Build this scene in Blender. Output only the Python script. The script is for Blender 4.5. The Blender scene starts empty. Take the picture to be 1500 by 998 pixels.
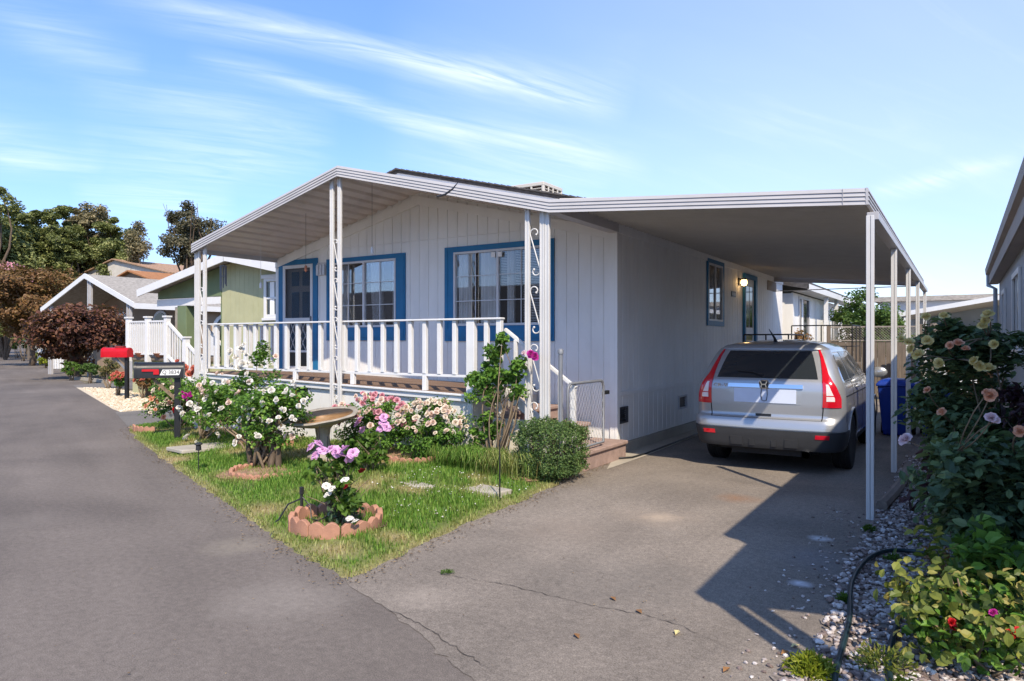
import bpy, bmesh, math, random
import numpy as np
from mathutils import Vector, Matrix, Quaternion, geometry
R = random.Random(7)
rng = np.random.default_rng(11)
C = bpy.context.scene.collection
PI = math.pi

# ------------------------------------------------------------------ helpers
def lin(h):
    if isinstance(h, (tuple, list)): return tuple(h[:3])
    h = h.lstrip('#'); o = []
    for i in (0, 2, 4):
        c = int(h[i:i+2], 16) / 255
        o.append(c/12.92 if c <= .04045 else ((c+.055)/1.055)**2.4)
    return tuple(o)

ORG = {}
def tag(o, label=None, cat=None, group=None, kind=None):
    if label: o['label'] = label
    if cat: o['category'] = cat
    if group: o['group'] = group
    if kind: o['kind'] = kind
    return o
def thing(name, label, cat, loc, group=None):
    o = bpy.data.objects.new(name, None); C.objects.link(o)
    o.location = loc; o.empty_display_size = .1
    ORG[o] = Vector(loc)
    return tag(o, label, cat, group)
def link(name, me, parent=None, loc=None):
    o = bpy.data.objects.new(name, me); C.objects.link(o)
    if loc is not None: o.location = loc
    if parent is not None:
        o.parent = parent; ORG[o] = ORG[parent]
    else:
        ORG[o] = Vector(loc) if loc is not None else Vector((0, 0, 0))
    return o
def np_mesh(name, V, F, mats, smooth=False, attr=None, mi=None):
    """V (n,3); F: (m,k) int array or list of arrays / list of lists"""
    V = np.asarray(V, dtype=np.float32)
    me = bpy.data.meshes.new(name)
    if isinstance(F, np.ndarray): Fs = [F]
    else: Fs = F
    if len(Fs) and not isinstance(Fs[0], np.ndarray):
        tot = np.array([len(f) for f in Fs], dtype=np.int32)
        idx = np.array([i for f in Fs for i in f], dtype=np.int32)
    else:
        tot = np.concatenate([np.full(len(f), f.shape[1], dtype=np.int32) for f in Fs])
        idx = np.concatenate([f.reshape(-1) for f in Fs]).astype(np.int32)
    me.vertices.add(len(V)); me.vertices.foreach_set('co', V.reshape(-1))
    me.loops.add(len(idx)); me.loops.foreach_set('vertex_index', idx)
    me.polygons.add(len(tot))
    st = np.zeros(len(tot), dtype=np.int32); st[1:] = np.cumsum(tot)[:-1]
    me.polygons.foreach_set('loop_start', st)
    try: me.polygons.foreach_set('loop_total', tot)
    except Exception: pass
    for m in (mats if isinstance(mats, (list, tuple)) else [mats]): me.materials.append(m)
    if mi is not None: me.polygons.foreach_set('material_index', np.asarray(mi, dtype=np.int32))
    me.polygons.foreach_set('use_smooth', np.full(len(tot), bool(smooth)))
    me.update(calc_edges=True)
    if attr:
        for k, v in attr.items():
            a = me.attributes.new(k, 'FLOAT', 'POINT'); a.data.foreach_set('value', np.asarray(v, dtype=np.float32))
    me.validate()
    return me

class MB:
    def __init__(s): s.v = []; s.f = []; s.m = []; s.cur = 0
    def add(s, vs, fs):
        b = len(s.v); s.v += [tuple(v) for v in vs]
        for f in fs: s.f.append([i+b for i in f]); s.m.append(s.cur)
        return s
    def box(s, x0, x1, y0, y1, z0, z1):
        if x0 > x1: x0, x1 = x1, x0
        if y0 > y1: y0, y1 = y1, y0
        vs = [(x0,y0,z0),(x1,y0,z0),(x1,y1,z0),(x0,y1,z0),(x0,y0,z1),(x1,y0,z1),(x1,y1,z1),(x0,y1,z1)]
        return s.add(vs, [(0,3,2,1),(4,5,6,7),(0,1,5,4),(1,2,6,5),(2,3,7,6),(3,0,4,7)])
    def obox(s, c, size, M=None):
        hx, hy, hz = [k/2 for k in size]
        vs = [Vector((x,y,z)) for z in (-hz,hz) for x,y in ((-hx,-hy),(hx,-hy),(hx,hy),(-hx,hy))]
        if M is not None: vs = [M @ v for v in vs]
        vs = [v + Vector(c) for v in vs]
        return s.add(vs, [(0,3,2,1),(4,5,6,7),(0,1,5,4),(1,2,6,5),(2,3,7,6),(3,0,4,7)])
    def bar(s, p, q, w, h, up=(0,0,1)):
        p, q = Vector(p), Vector(q); d = (q-p).normalized(); u = Vector(up)
        sd = d.cross(u).normalized(); u = sd.cross(d).normalized()
        vs = [a + sd*x*w/2 + u*z*h/2 for a in (p, q) for x, z in ((-1,-1),(1,-1),(1,1),(-1,1))]
        return s.add(vs, [(0,1,2,3),(7,6,5,4),(0,4,5,1),(1,5,6,2),(2,6,7,3),(3,7,4,0)])
    def tube(s, pts, r, n=6, cap=True):
        pts = [Vector(p) for p in pts]; m = len(pts)
        rs = r if isinstance(r, (list, tuple)) else [r]*m
        vs = []; prev = None
        for i, p in enumerate(pts):
            d = (pts[min(i+1, m-1)] - pts[max(i-1, 0)])
            d = d.normalized() if d.length > 1e-9 else Vector((0,0,1))
            if prev is None:
                a = d.cross(Vector((0,0,1)))
                if a.length < .05: a = d.cross(Vector((1,0,0)))
                a.normalize()
            else:
                a = (prev - d*prev.dot(d)); a = a.normalized() if a.length > 1e-6 else d.orthogonal().normalized()
            prev = a; b = d.cross(a)
            for k in range(n):
                t = 2*PI*k/n; vs.append(p + (a*math.cos(t) + b*math.sin(t))*rs[i])
        fs = [(i*n+k, i*n+(k+1)%n, (i+1)*n+(k+1)%n, (i+1)*n+k) for i in range(m-1) for k in range(n)]
        if cap: fs += [tuple(range(n-1,-1,-1)), tuple((m-1)*n+k for k in range(n))]
        return s.add(vs, fs)
    def lathe(s, prof, c=(0,0,0), n=24, M=None, wob=None):
        vs = []
        for i, (r, z) in enumerate(prof):
            for k in range(n):
                t = 2*PI*k/n; q = r*(1 + (wob(t, i) if wob else 0))
                v = Vector((q*math.cos(t), q*math.sin(t), z))
                if M is not None: v = M @ v
                vs.append(v + Vector(c))
        m = len(prof)
        fs = [(i*n+k, i*n+(k+1)%n, (i+1)*n+(k+1)%n, (i+1)*n+k) for i in range(m-1) for k in range(n)]
        if prof[0][0] > 1e-6: fs.append(tuple(range(n-1,-1,-1)))
        if prof[-1][0] > 1e-6: fs.append(tuple((m-1)*n+k for k in range(n)))
        return s.add(vs, fs)
    def prism(s, poly, a, b, axis='y'):
        """poly of 2D pts; axis 'y': (x,z), 'x': (y,z), 'z': (x,y)"""
        def P(p, t):
            return {'y': (p[0], t, p[1]), 'x': (t, p[0], p[1]), 'z': (p[0], p[1], t)}[axis]
        n = len(poly); vs = [P(p, a) for p in poly] + [P(p, b) for p in poly]
        fs = [tuple(range(n)), tuple(range(2*n-1, n-1, -1))] + [(i, i+n, (i+1)%n+n, (i+1)%n) for i in range(n)]
        return s.add(vs, fs)
    def extr(s, p0, p1, prof, side, up=(0,0,1)):
        """profile (side, up) polygon swept from p0 to p1"""
        p0, p1, sd, u = Vector(p0), Vector(p1), Vector(side), Vector(up); n = len(prof)
        vs = [a + sd*x + u*z for a in (p0, p1) for x, z in prof]
        fs = [tuple(range(n)), tuple(range(2*n-1, n-1, -1))] + [(i, i+n, (i+1)%n+n, (i+1)%n) for i in range(n)]
        return s.add(vs, fs)
    def build(s, name, mat, parent=None, loc=None, smooth=False, bevel=0, auto=None, seg=2):
        if parent is not None: o = ORG[parent]
        else: o = Vector(loc) if loc is not None else Vector((0,0,0))
        V = np.array(s.v, dtype=np.float64) - np.array(o)
        me = np_mesh(name, V, s.f, mat, smooth, mi=s.m)
        bm = bmesh.new(); bm.from_mesh(me); bmesh.ops.recalc_face_normals(bm, faces=bm.faces[:])
        bm.to_mesh(me); bm.free()
        ob = link(name, me, parent, loc if parent is None else None)
        if bevel:
            b = ob.modifiers.new('bevel', 'BEVEL'); b.width = bevel; b.segments = seg; b.limit_method = 'ANGLE'; b.angle_limit = .6
        if auto:
            me.polygons.foreach_set('use_smooth', np.ones(len(me.polygons), dtype=bool))
            try: me.set_sharp_from_angle(angle=math.radians(auto))
            except Exception: pass
        return ob

# ------------------------------------------------------------------ camera model (used to survey the lot)
F_PX, VP, V0, H_CAM = 1030.0, 1407.0, 499.0, 1.65
TH = math.atan((VP-750)/F_PX); S_, C_ = math.sin(TH), math.cos(TH)
def ray(u, v):
    a = (u-750)/F_PX; return Vector((a*C_-S_, a*S_+C_, (V0-v)/F_PX))
def G(u, v, z=0.0):
    r = ray(u, v); k = (z-H_CAM)/r.z; return Vector((r.x*k, r.y*k, z))
def PY(u, v, Y):
    r = ray(u, v); k = Y/r.y; return Vector((r.x*k, Y, H_CAM+r.z*k))
def PD(u, v, d):
    r = ray(u, v); return Vector((r.x*d, r.y*d, H_CAM+r.z*d))

# ------------------------------------------------------------------ materials
def new_mat(name):
    m = bpy.data.materials.new(name); m.use_nodes = True
    nt = m.node_tree; b = nt.nodes['Principled BSDF']
    return m, nt, b
def nd(nt, t, **kw):
    n = nt.nodes.new(t)
    for k, v in kw.items():
        if k in n.inputs.keys() if isinstance(k, str) else False: n.inputs[k].default_value = v
        else: setattr(n, k, v)
    return n
def mixc(nt, fac, a, b, mode='MIX'):
    n = nt.nodes.new('ShaderNodeMix'); n.data_type = 'RGBA'; n.blend_type = mode
    for sock, val in ((n.inputs[0], fac), (n.inputs[6], a), (n.inputs[7], b)):
        if hasattr(val, 'links') or hasattr(val, 'is_linked'): nt.links.new(val, sock)
        elif isinstance(val, (int, float)): sock.default_value = val
        else: sock.default_value = (*lin(val), 1)
    return n.outputs[2]
def noise(nt, co, scale, detail=4, rough=.55, dist=0):
    n = nt.nodes.new('ShaderNodeTexNoise'); n.inputs['Scale'].default_value = scale
    n.inputs['Detail'].default_value = detail; n.inputs['Roughness'].default_value = rough
    n.inputs['Distortion'].default_value = dist
    if co is not None: nt.links.new(co, n.inputs['Vector'])
    return n.outputs['Fac']
def ramp(nt, fac, stops):
    n = nt.nodes.new('ShaderNodeValToRGB'); e = n.color_ramp.elements
    while len(e) > 1: e.remove(e[-1])
    for i, (p, c) in enumerate(stops):
        el = e[0] if i == 0 else e.new(p)
        el.position = p
        c = lin(c) if not isinstance(c, (int, float)) else (c, c, c)
        el.color = (*c, 1)
    nt.links.new(fac, n.inputs[0]); return n.outputs[0]
def math_(nt, op, a, b=None, clamp=False):
    n = nt.nodes.new('ShaderNodeMath'); n.operation = op; n.use_clamp = clamp
    for i, v in enumerate((a, b)):
        if v is None: continue
        if isinstance(v, (int, float)): n.inputs[i].default_value = v
        else: nt.links.new(v, n.inputs[i])
    return n.outputs[0]
def objco(nt, pos=False):
    if pos: return nt.nodes.new('ShaderNodeNewGeometry').outputs['Position']
    return nt.nodes.new('ShaderNodeTexCoord').outputs['Object']
def bump(nt, b, h, strength=.3, dist=.01):
    n = nt.nodes.new('ShaderNodeBump'); n.inputs['Strength'].default_value = strength
    n.inputs['Distance'].default_value = dist; nt.links.new(h, n.inputs['Height'])
    nt.links.new(n.outputs[0], b.inputs['Normal'])
def pm(name, col, rough=.6, var=.12, vs=2.5, bmp=.15, bs=60, metal=0, spec=.4, dirt=None, dirt_amt=.35, dirt_scale=1.2, stretch=None, coat=0):
    """painted / plain surface: colour with slight mottling, fine bump, optional dirt patches of their own shape"""
    m, nt, b = new_mat(name); co = objco(nt)
    if stretch:
        mp = nt.nodes.new('ShaderNodeMapping'); mp.inputs['Scale'].default_value = stretch
        nt.links.new(co, mp.inputs['Vector']); co = mp.outputs[0]
    c = lin(col); f = noise(nt, co, vs, 5, .6)
    d = tuple(max(0, x*(1-var*1.6)) for x in c); u = tuple(min(1, x*(1+var)) for x in c)
    col_o = ramp(nt, f, [(.3, d), (.7, u)])
    if dirt is not None:
        g = noise(nt, co, dirt_scale, 6, .65, .6)
        fac = math_(nt, 'MULTIPLY', ramp(nt, g, [(.5, 0.0), (.75, 1.0)]), dirt_amt)
        col_o = mixc(nt, fac, col_o, dirt)
    nt.links.new(col_o, b.inputs['Base Color'])
    rr = math_(nt, 'ADD', math_(nt, 'MULTIPLY', f, .2), rough-.1, True); nt.links.new(rr, b.inputs['Roughness'])
    b.inputs['Metallic'].default_value = metal; b.inputs['Specular IOR Level'].default_value = spec
    b.inputs['Coat Weight'].default_value = coat; b.inputs['Coat Roughness'].default_value = .03
    if bmp: bump(nt, b, noise(nt, co, bs, 4), bmp, .004)
    return m
def leafm(name, cols, trans=.35, rough=.5, patch=.8):
    """leaves: every leaf its own shade"""
    m, nt, b = new_mat(name)
    g = nt.nodes.new('ShaderNodeNewGeometry')
    n = len(cols)
    st = [(i/(n-1) if n > 1 else 0, c) for i, c in enumerate(cols)]
    f = g.outputs['Random Per Island']
    nz = noise(nt, g.outputs['Position'], patch, 2)
    fac = math_(nt, 'ADD', math_(nt, 'MULTIPLY', f, .75), math_(nt, 'MULTIPLY', math_(nt, 'SUBTRACT', nz, .38), .9), True)
    c = ramp(nt, fac, st)
    nt.links.new(c, b.inputs['Base Color']); b.inputs['Roughness'].default_value = rough
    b.inputs['Specular IOR Level'].default_value = .35
    t = nt.nodes.new('ShaderNodeBsdfTranslucent'); nt.links.new(mixc(nt, .5, c, (.12,.16,.01), 'ADD'), t.inputs['Color'])
    mx = nt.nodes.new('ShaderNodeMixShader'); mx.inputs[0].default_value = trans
    nt.links.new(b.outputs[0], mx.inputs[1]); nt.links.new(t.outputs[0], mx.inputs[2])
    out = nt.nodes['Material Output']; nt.links.new(mx.outputs[0], out.inputs['Surface'])
    return m
def petalm(name, c1, c2, trans=.3):
    m, nt, b = new_mat(name)
    g = nt.nodes.new('ShaderNodeNewGeometry')
    c = ramp(nt, g.outputs['Random Per Island'], [(0, c1), (1, c2)])
    nt.links.new(c, b.inputs['Base Color']); b.inputs['Roughness'].default_value = .6; b.inputs['Specular IOR Level'].default_value = .2
    t = nt.nodes.new('ShaderNodeBsdfTranslucent'); nt.links.new(c, t.inputs['Color'])
    mx = nt.nodes.new('ShaderNodeMixShader'); mx.inputs[0].default_value = trans
    nt.links.new(b.outputs[0], mx.inputs[1]); nt.links.new(t.outputs[0], mx.inputs[2])
    nt.links.new(mx.outputs[0], nt.nodes['Material Output'].inputs['Surface'])
    return m
def glassm(name, tint=(.55,.6,.62), refl=1.0, ior=1.5):
    """window pane: partly see-through, reflecting more at a glance"""
    m, nt, b = new_mat(name); nt.nodes.remove(b)
    tr = nt.nodes.new('ShaderNodeBsdfTransparent'); tr.inputs[0].default_value = (*tint, 1)
    gl = nt.nodes.new('ShaderNodeBsdfGlossy'); gl.inputs['Roughness'].default_value = .015; gl.inputs['Color'].default_value = (.95,.97,1,1)
    nz = noise(nt, objco(nt), 1.6, 2); bp = nt.nodes.new('ShaderNodeBump'); bp.inputs['Strength'].default_value = .012; bp.inputs['Distance'].default_value = .02
    nt.links.new(nz, bp.inputs['Height']); nt.links.new(bp.outputs[0], gl.inputs['Normal'])
    fr = nt.nodes.new('ShaderNodeFresnel'); fr.inputs[0].default_value = ior
    fac = math_(nt, 'MULTIPLY', math_(nt, 'ADD', fr.outputs[0], .07), refl, True)
    mx = nt.nodes.new('ShaderNodeMixShader'); nt.links.new(fac, mx.inputs[0])
    nt.links.new(tr.outputs[0], mx.inputs[1]); nt.links.new(gl.outputs[0], mx.inputs[2])
    nt.links.new(mx.outputs[0], nt.nodes['Material Output'].inputs['Surface'])
    return m

def asphalt(name, base, dark, light, patch=.5, stains=(), streak=None):
    m, nt, b = new_mat(name); co = objco(nt, True)
    fine = noise(nt, co, 150, 4, .75); mid = noise(nt, co, 22, 5, .65); big = noise(nt, co, patch, 5, .6, .5)
    c = ramp(nt, big, [(.3, dark), (.52, base), (.75, light)])
    c = mixc(nt, .5, c, ramp(nt, mid, [(.3, .32), (.7, .68)]), 'OVERLAY')
    c = mixc(nt, .8, c, ramp(nt, fine, [(.28, .08), (.5, .5), (.74, .92)]), 'OVERLAY')
    mpn = nt.nodes.new('ShaderNodeMapping'); mpn.vector_type = 'TEXTURE'; mpn.inputs['Rotation'].default_value = (0, 0, -.39 if name == 'road' else PI/2); mpn.inputs['Scale'].default_value = (5, .7, 1); nt.links.new(co, mpn.inputs['Vector'])
    c = mixc(nt, .45, c, ramp(nt, noise(nt, mpn.outputs[0], 1.1, 5, .55, .3), [(.3, .38), (.7, .64)]), 'OVERLAY')
    # pale stone chips in the surface
    vo = nt.nodes.new('ShaderNodeTexVoronoi'); vo.inputs['Scale'].default_value = 55; nt.links.new(co, vo.inputs['Vector'])
    chip = ramp(nt, vo.outputs['Distance'], [(.06, 1.0), (.13, 0.0)])
    chip = math_(nt, 'MULTIPLY', chip, ramp(nt, noise(nt, co, 9, 2), [(.5, 0.0), (.66, .75)]))
    c = mixc(nt, chip, c, (.42,.38,.33))
    # faint hairline cracks
    wv = nt.nodes.new('ShaderNodeTexVoronoi'); wv.feature = 'DISTANCE_TO_EDGE'; wv.inputs['Scale'].default_value = .75
    dv = nt.nodes.new('ShaderNodeVectorMath'); dv.operation = 'ADD'
    nn = nt.nodes.new('ShaderNodeTexNoise'); nn.inputs['Scale'].default_value = 2.2; nn.inputs['Detail'].default_value = 6; nt.links.new(co, nn.inputs['Vector'])
    nt.links.new(co, dv.inputs[0]); nt.links.new(nn.outputs['Color'], dv.inputs[1]); nt.links.new(dv.outputs[0], wv.inputs['Vector'])
    ck = ramp(nt, wv.outputs['Distance'], [(.0, 1.0), (.006, 0.0)])
    ck = math_(nt, 'MULTIPLY', ck, ramp(nt, noise(nt, co, .8, 3), [(.5, 0.0), (.62, .5)]))
    c = mixc(nt, ck, c, tuple(x*.35 for x in lin(dark)))
    for (x, y, r, col, amt) in stains:
        vm = nt.nodes.new('ShaderNodeVectorMath'); vm.operation = 'DISTANCE'
        dd = nt.nodes.new('ShaderNodeVectorMath'); dd.operation = 'MULTIPLY_ADD'
        nt.links.new(nn.outputs['Color'], dd.inputs[0]); dd.inputs[1].default_value = (r*1.4, r*1.4, 0); nt.links.new(co, dd.inputs[2])
        nt.links.new(dd.outputs[0], vm.inputs[0]); vm.inputs[1].default_value = (x+r*.7, y+r*.7, 0)
        f = math_(nt, 'MULTIPLY', ramp(nt, math_(nt, 'DIVIDE', vm.outputs['Value'], r), [(.15, 1.0), (1.0, 0.0)]), amt)
        f = math_(nt, 'MULTIPLY', f, ramp(nt, noise(nt, co, 18, 5, .7), [(.3, .35), (.65, 1.0)]))
        c = mixc(nt, f, c, col)
    nt.links.new(c, b.inputs['Base Color']); b.inputs['Roughness'].default_value = .88; b.inputs['Specular IOR Level'].default_value = .25
    h = math_(nt, 'ADD', math_(nt, 'MULTIPLY', fine, .7), mid)
    bump(nt, b, h, .5, .006)
    return m

# ------------------------------------------------------------------ vegetation helpers
def leaf_mesh(name, pts, size, mat, origin, up=.3, aspect=.5, jit=.35, fold=.18, out=None, droop=0.0, dirs=None, shape=4):
    P = np.asarray(pts, dtype=np.float64); n = len(P)
    nm = rng.normal(size=(n, 3)); nm /= np.linalg.norm(nm, axis=1)[:, None]
    nm = nm*(1-up) + np.array([0, 0, 1])*up
    if out is not None:
        o = P - np.asarray(out); o /= (np.linalg.norm(o, axis=1)[:, None]+1e-6); nm = nm + .6*o
    nm /= np.linalg.norm(nm, axis=1)[:, None]
    t = dirs if dirs is not None else rng.normal(size=(n, 3))
    t = t - nm*np.sum(t*nm, axis=1)[:, None]; t /= (np.linalg.norm(t, axis=1)[:, None]+1e-9)
    t[:, 2] -= droop; t /= np.linalg.norm(t, axis=1)[:, None]
    b = np.cross(nm, t)
    L = (size*(1 + jit*rng.uniform(-1, 1, n)))[:, None]; W = L*aspect*.5
    if shape == 6:
        dr = nm*L*(-.10)
        vs = [P-t*L*.5, P-t*L*.22+b*W*.92+nm*L*fold*.8, P+t*L*.16+b*W*.82+nm*L*fold*.7, P+t*L*.5+dr, P+t*L*.16-b*W*.82+nm*L*fold*.7, P-t*L*.22-b*W*.92+nm*L*fold*.8, P-t*L*.02]
        V = np.stack(vs, axis=1).reshape(-1, 3) - np.array(origin); i = np.arange(n)*7
        F = np.stack([np.stack([i,i+1,i+6],1), np.stack([i+1,i+2,i+6],1), np.stack([i+2,i+3,i+6],1), np.stack([i+3,i+4,i+6],1), np.stack([i+4,i+5,i+6],1), np.stack([i+5,i,i+6],1)], 1).reshape(-1, 3)
        return np_mesh(name, V, F, mat)
    v0 = P - t*L*.5; v2 = P + t*L*.5
    v1 = P + b*W + nm*L*fold - t*L*.05; v3 = P - b*W + nm*L*fold - t*L*.05
    V = np.stack([v0, v1, v2, v3], axis=1).reshape(-1, 3) - np.array(origin)
    i = np.arange(n)*4
    F = np.stack([np.stack([i, i+1, i+2], 1), np.stack([i, i+2, i+3], 1)], 1).reshape(-1, 3)
    return np_mesh(name, V, F, mat)
def leaves(name, pts, size, mat, parent, **kw):
    if size < .12 and len(pts) < 12000: kw.setdefault('shape', 6)
    return link(name, leaf_mesh(name, pts, size, mat, ORG[parent], **kw), parent)
def ball(c, r, n, shell=.35, flat_bottom=0):
    """n points in an ellipsoid, thicker towards its surface"""
    d = rng.normal(size=(n, 3)); d /= np.linalg.norm(d, axis=1)[:, None]
    k = rng.uniform(0, 1, n)**shell
    return np.asarray(c) + d*k[:, None]*np.asarray(r)
def clumps(c, r, m, cr, per, squash=.75, shell=.4, lo=-.6):
    """clump centres in an ellipsoid, then leaves around each clump"""
    cs = []
    while len(cs) < m:
        p = ball((0,0,0), (1,1,1), 1, shell)[0]
        if p[2] < lo: continue
        cs.append(np.asarray(c) + p*np.asarray(r))
    pts = []
    for q in cs:
        k = cr*R.uniform(.6, 1.35)
        pts.append(ball(q, (k, k, k*squash), int(per*R.uniform(.6, 1.3)), .55))
    return np.concatenate(pts), cs
def limb(mb, a, b, r0, r1, bend=.12, n=6, seg=5):
    a, b = Vector(a), Vector(b); d = (b-a).length
    off = Vector((R.uniform(-1,1), R.uniform(-1,1), R.uniform(0,.6)))*bend*d
    pts = [a.lerp(b, i/seg) + off*math.sin(PI*i/seg) for i in range(seg+1)]
    mb.tube(pts, [r0+(r1-r0)*i/seg for i in range(seg+1)], n)
def rose_mesh(name, mat, rings=((.30,4,1.35),(.52,5,1.1),(.78,7,.8),(1.0,8,.42)), seed=1):
    """unit rose: rings of curved petals opening outwards"""
    r = random.Random(seed); V = []; Fc = []
    for (rad, n, tilt) in rings:
        ph = r.uniform(0, 6)
        for k in range(n):
            t = ph + 2*PI*k/n + r.uniform(-.15, .15); ct, st = math.cos(t), math.sin(t); tj = r.uniform(-.35,.35); rk = r.uniform(.82,1.15)
            w = rad*1.25*PI/n*1.3; base = len(V)
            for i, h in enumerate((0, .5, 1)):
                rr = rk*rad*(.25+.75*h*math.cos((tilt+tj)*.8)); z = .15 + .62*h*math.sin(tilt+tj) - (.12*h*h if tilt < .6 else 0) + r.uniform(-.07,.07)
                ww = w*(.45, 1, .72)[i]
                for j in (-1, 0, 1):
                    cup = .06*abs(j)
                    V.append((rr*ct - j*ww*st*.8 - cup*ct, rr*st + j*ww*ct*.8 - cup*st, z + cup*.8))
            for i in (0, 1):
                for j in (0, 1):
                    a = base+i*3+j; Fc.append((a, a+1, a+4, a+3))
    return np_mesh(name, V, Fc, mat, smooth=True)
def bloom(me, parent, p, s, face=None, tilt=.5, name='bloom'):
    o = link(name, me, parent); o.location = Vector(p) - ORG[parent]
    d = Vector(face) if face is not None else Vector((R.uniform(-1,1), R.uniform(-1,.4), R.uniform(.3,1.3)))
    q = d.normalized().to_track_quat('Z', 'Y')
    o.rotation_mode = 'QUATERNION'; o.rotation_quaternion = q @ Quaternion((0,0,1), R.uniform(0,6))
    o.scale = (s, s, s*R.uniform(.8, 1.1)); return o
# ------------------------------------------------------------------ light, sky, camera
SUN = Vector((.70, -.70, 1.0)).normalized()
sc = bpy.context.scene
w = bpy.data.worlds.new('World'); sc.world = w; w.use_nodes = True
nt = w.node_tree; bg = nt.nodes['Background']
sky = nt.nodes.new('ShaderNodeTexSky'); sky.sky_type = 'NISHITA'; sky.sun_disc = False
sky.sun_elevation = math.asin(SUN.z); sky.sun_rotation = math.atan2(SUN.x, SUN.y)
sky.air_density = 1.0; sky.dust_density = .4; sky.ozone_density = 2.2
tc = nt.nodes.new('ShaderNodeTexCoord'); DIR = tc.outputs['Generated']
nrm = nt.nodes.new('ShaderNodeVectorMath'); nrm.operation = 'NORMALIZE'; nt.links.new(DIR, nrm.inputs[0]); DIR = nrm.outputs[0]
def vdot(v):
    n = nt.nodes.new('ShaderNodeVectorMath'); n.operation = 'DOT_PRODUCT'; nt.links.new(DIR, n.inputs[0]); n.inputs[1].default_value = tuple(v); return n.outputs['Value']
sep = nt.nodes.new('ShaderNodeSeparateXYZ'); nt.links.new(DIR, sep.inputs[0])
den = math_(nt, 'ADD', math_(nt, 'MAXIMUM', sep.outputs['Z'], 0.0), .22)
px_ = math_(nt, 'DIVIDE', sep.outputs['X'], den); py_ = math_(nt, 'DIVIDE', sep.outputs['Y'], den)
cmb = nt.nodes.new('ShaderNodeCombineXYZ'); nt.links.new(px_, cmb.inputs[0]); nt.links.new(py_, cmb.inputs[1])
def skynoise(rot, sx, sy, scale, detail, rough, dist):
    mp = nt.nodes.new('ShaderNodeMapping'); mp.vector_type = 'TEXTURE'; mp.inputs['Rotation'].default_value = (0, 0, rot); mp.inputs['Scale'].default_value = (1/sx, 1/sy, 1)
    nt.links.new(cmb.outputs[0], mp.inputs['Vector']); return noise(nt, mp.outputs[0], scale, detail, rough, dist)
wisp = skynoise(1.02, .45, 2.2, 3.0, 9, .6, .9)
soft = skynoise(1.02, .6, 1.6, 1.6, 5, .5, .4)
fib = skynoise(1.02, .5, 3.4, 4.5, 10, .62, 1.0)
total = math_(nt, 'MULTIPLY', ramp(nt, wisp, [(.5, 0.0), (.9, .16)]), ramp(nt, soft, [(.42, 0.0), (.65, 1.0)]))
# cirrus streaks: arcs over the sky, frayed by noise  (start, end, half width, strength)
for (a, b, hw, amt) in [((130,-10),(930,150),.020,.95), ((560,80),(930,150),.05,.35), ((270,75),(720,205),.018,.7), ((560,165),(960,250),.028,.45), ((-40,10),(220,105),.045,.40), ((100,170),(500,215),.07,.42), ((-120,190),(160,208),.045,.6), ((100,282),(350,294),.05,.5), ((1270,278),(1500,238),.012,.5), ((560,215),(900,268),.04,.3)]:
    A, B = ray(*a).normalized(), ray(*b).normalized(); N = A.cross(B).normalized(); M_ = (A+B).normalized()
    half = math.acos(max(-1, min(1, A.dot(M_))))
    off = math_(nt, 'ABSOLUTE', math_(nt, 'ADD', vdot(N), math_(nt, 'MULTIPLY', math_(nt, 'SUBTRACT', soft, .5), hw*3.6)))
    across = ramp(nt, math_(nt, 'DIVIDE', off, hw*1.25), [(0.0, .9), (.3, .55), (.65, .2), (1.0, 0.0)])
    al = math_(nt, 'ARCCOSINE', math_(nt, 'MINIMUM', vdot(M_), 1.0))
    along = ramp(nt, math_(nt, 'DIVIDE', al, half), [(.25, 1.0), (.8, .5), (1.2, 0.0)])
    fr = ramp(nt, fib, [(.32, .12), (.66, 1.0)])
    f = math_(nt, 'MULTIPLY', math_(nt, 'MULTIPLY', across, along), math_(nt, 'MULTIPLY', fr, amt*.72))
    total = math_(nt, 'ADD', total, f)
# brighter veil low over the lots to the right
E_ = ray(1390, 330).normalized()
veil = math_(nt, 'MULTIPLY', ramp(nt, vdot(E_), [(.72, 0.0), (.99, 1.0)]), math_(nt, 'ADD', .55, math_(nt, 'MULTIPLY', soft, .5)))
hz = ramp(nt, sep.outputs['Z'], [(.0, .75), (.32, .0)])
total = math_(nt, 'ADD', total, math_(nt, 'ADD', math_(nt, 'MULTIPLY', veil, .32), math_(nt, 'MULTIPLY', hz, .12)))
total = math_(nt, 'MULTIPLY', math_(nt, 'MINIMUM', total, 1.0), .92)
tint = mixc(nt, 1.0, sky.outputs[0], (.79, .895, 1.04), 'MULTIPLY')
low = ramp(nt, sep.outputs['Z'], [(0.0, (.66,.66,.78)), (.12, (.64,.67,.82)), (.45, (.90,.92,.96)), (.8, (1,1,1))])
tint = mixc(nt, 1.0, tint, low, 'MULTIPLY')
skyc = mixc(nt, total, tint, (4.9, 5.15, 5.55))
nt.links.new(skyc, bg.inputs['Color']); bg.inputs['Strength'].default_value = .15
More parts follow.
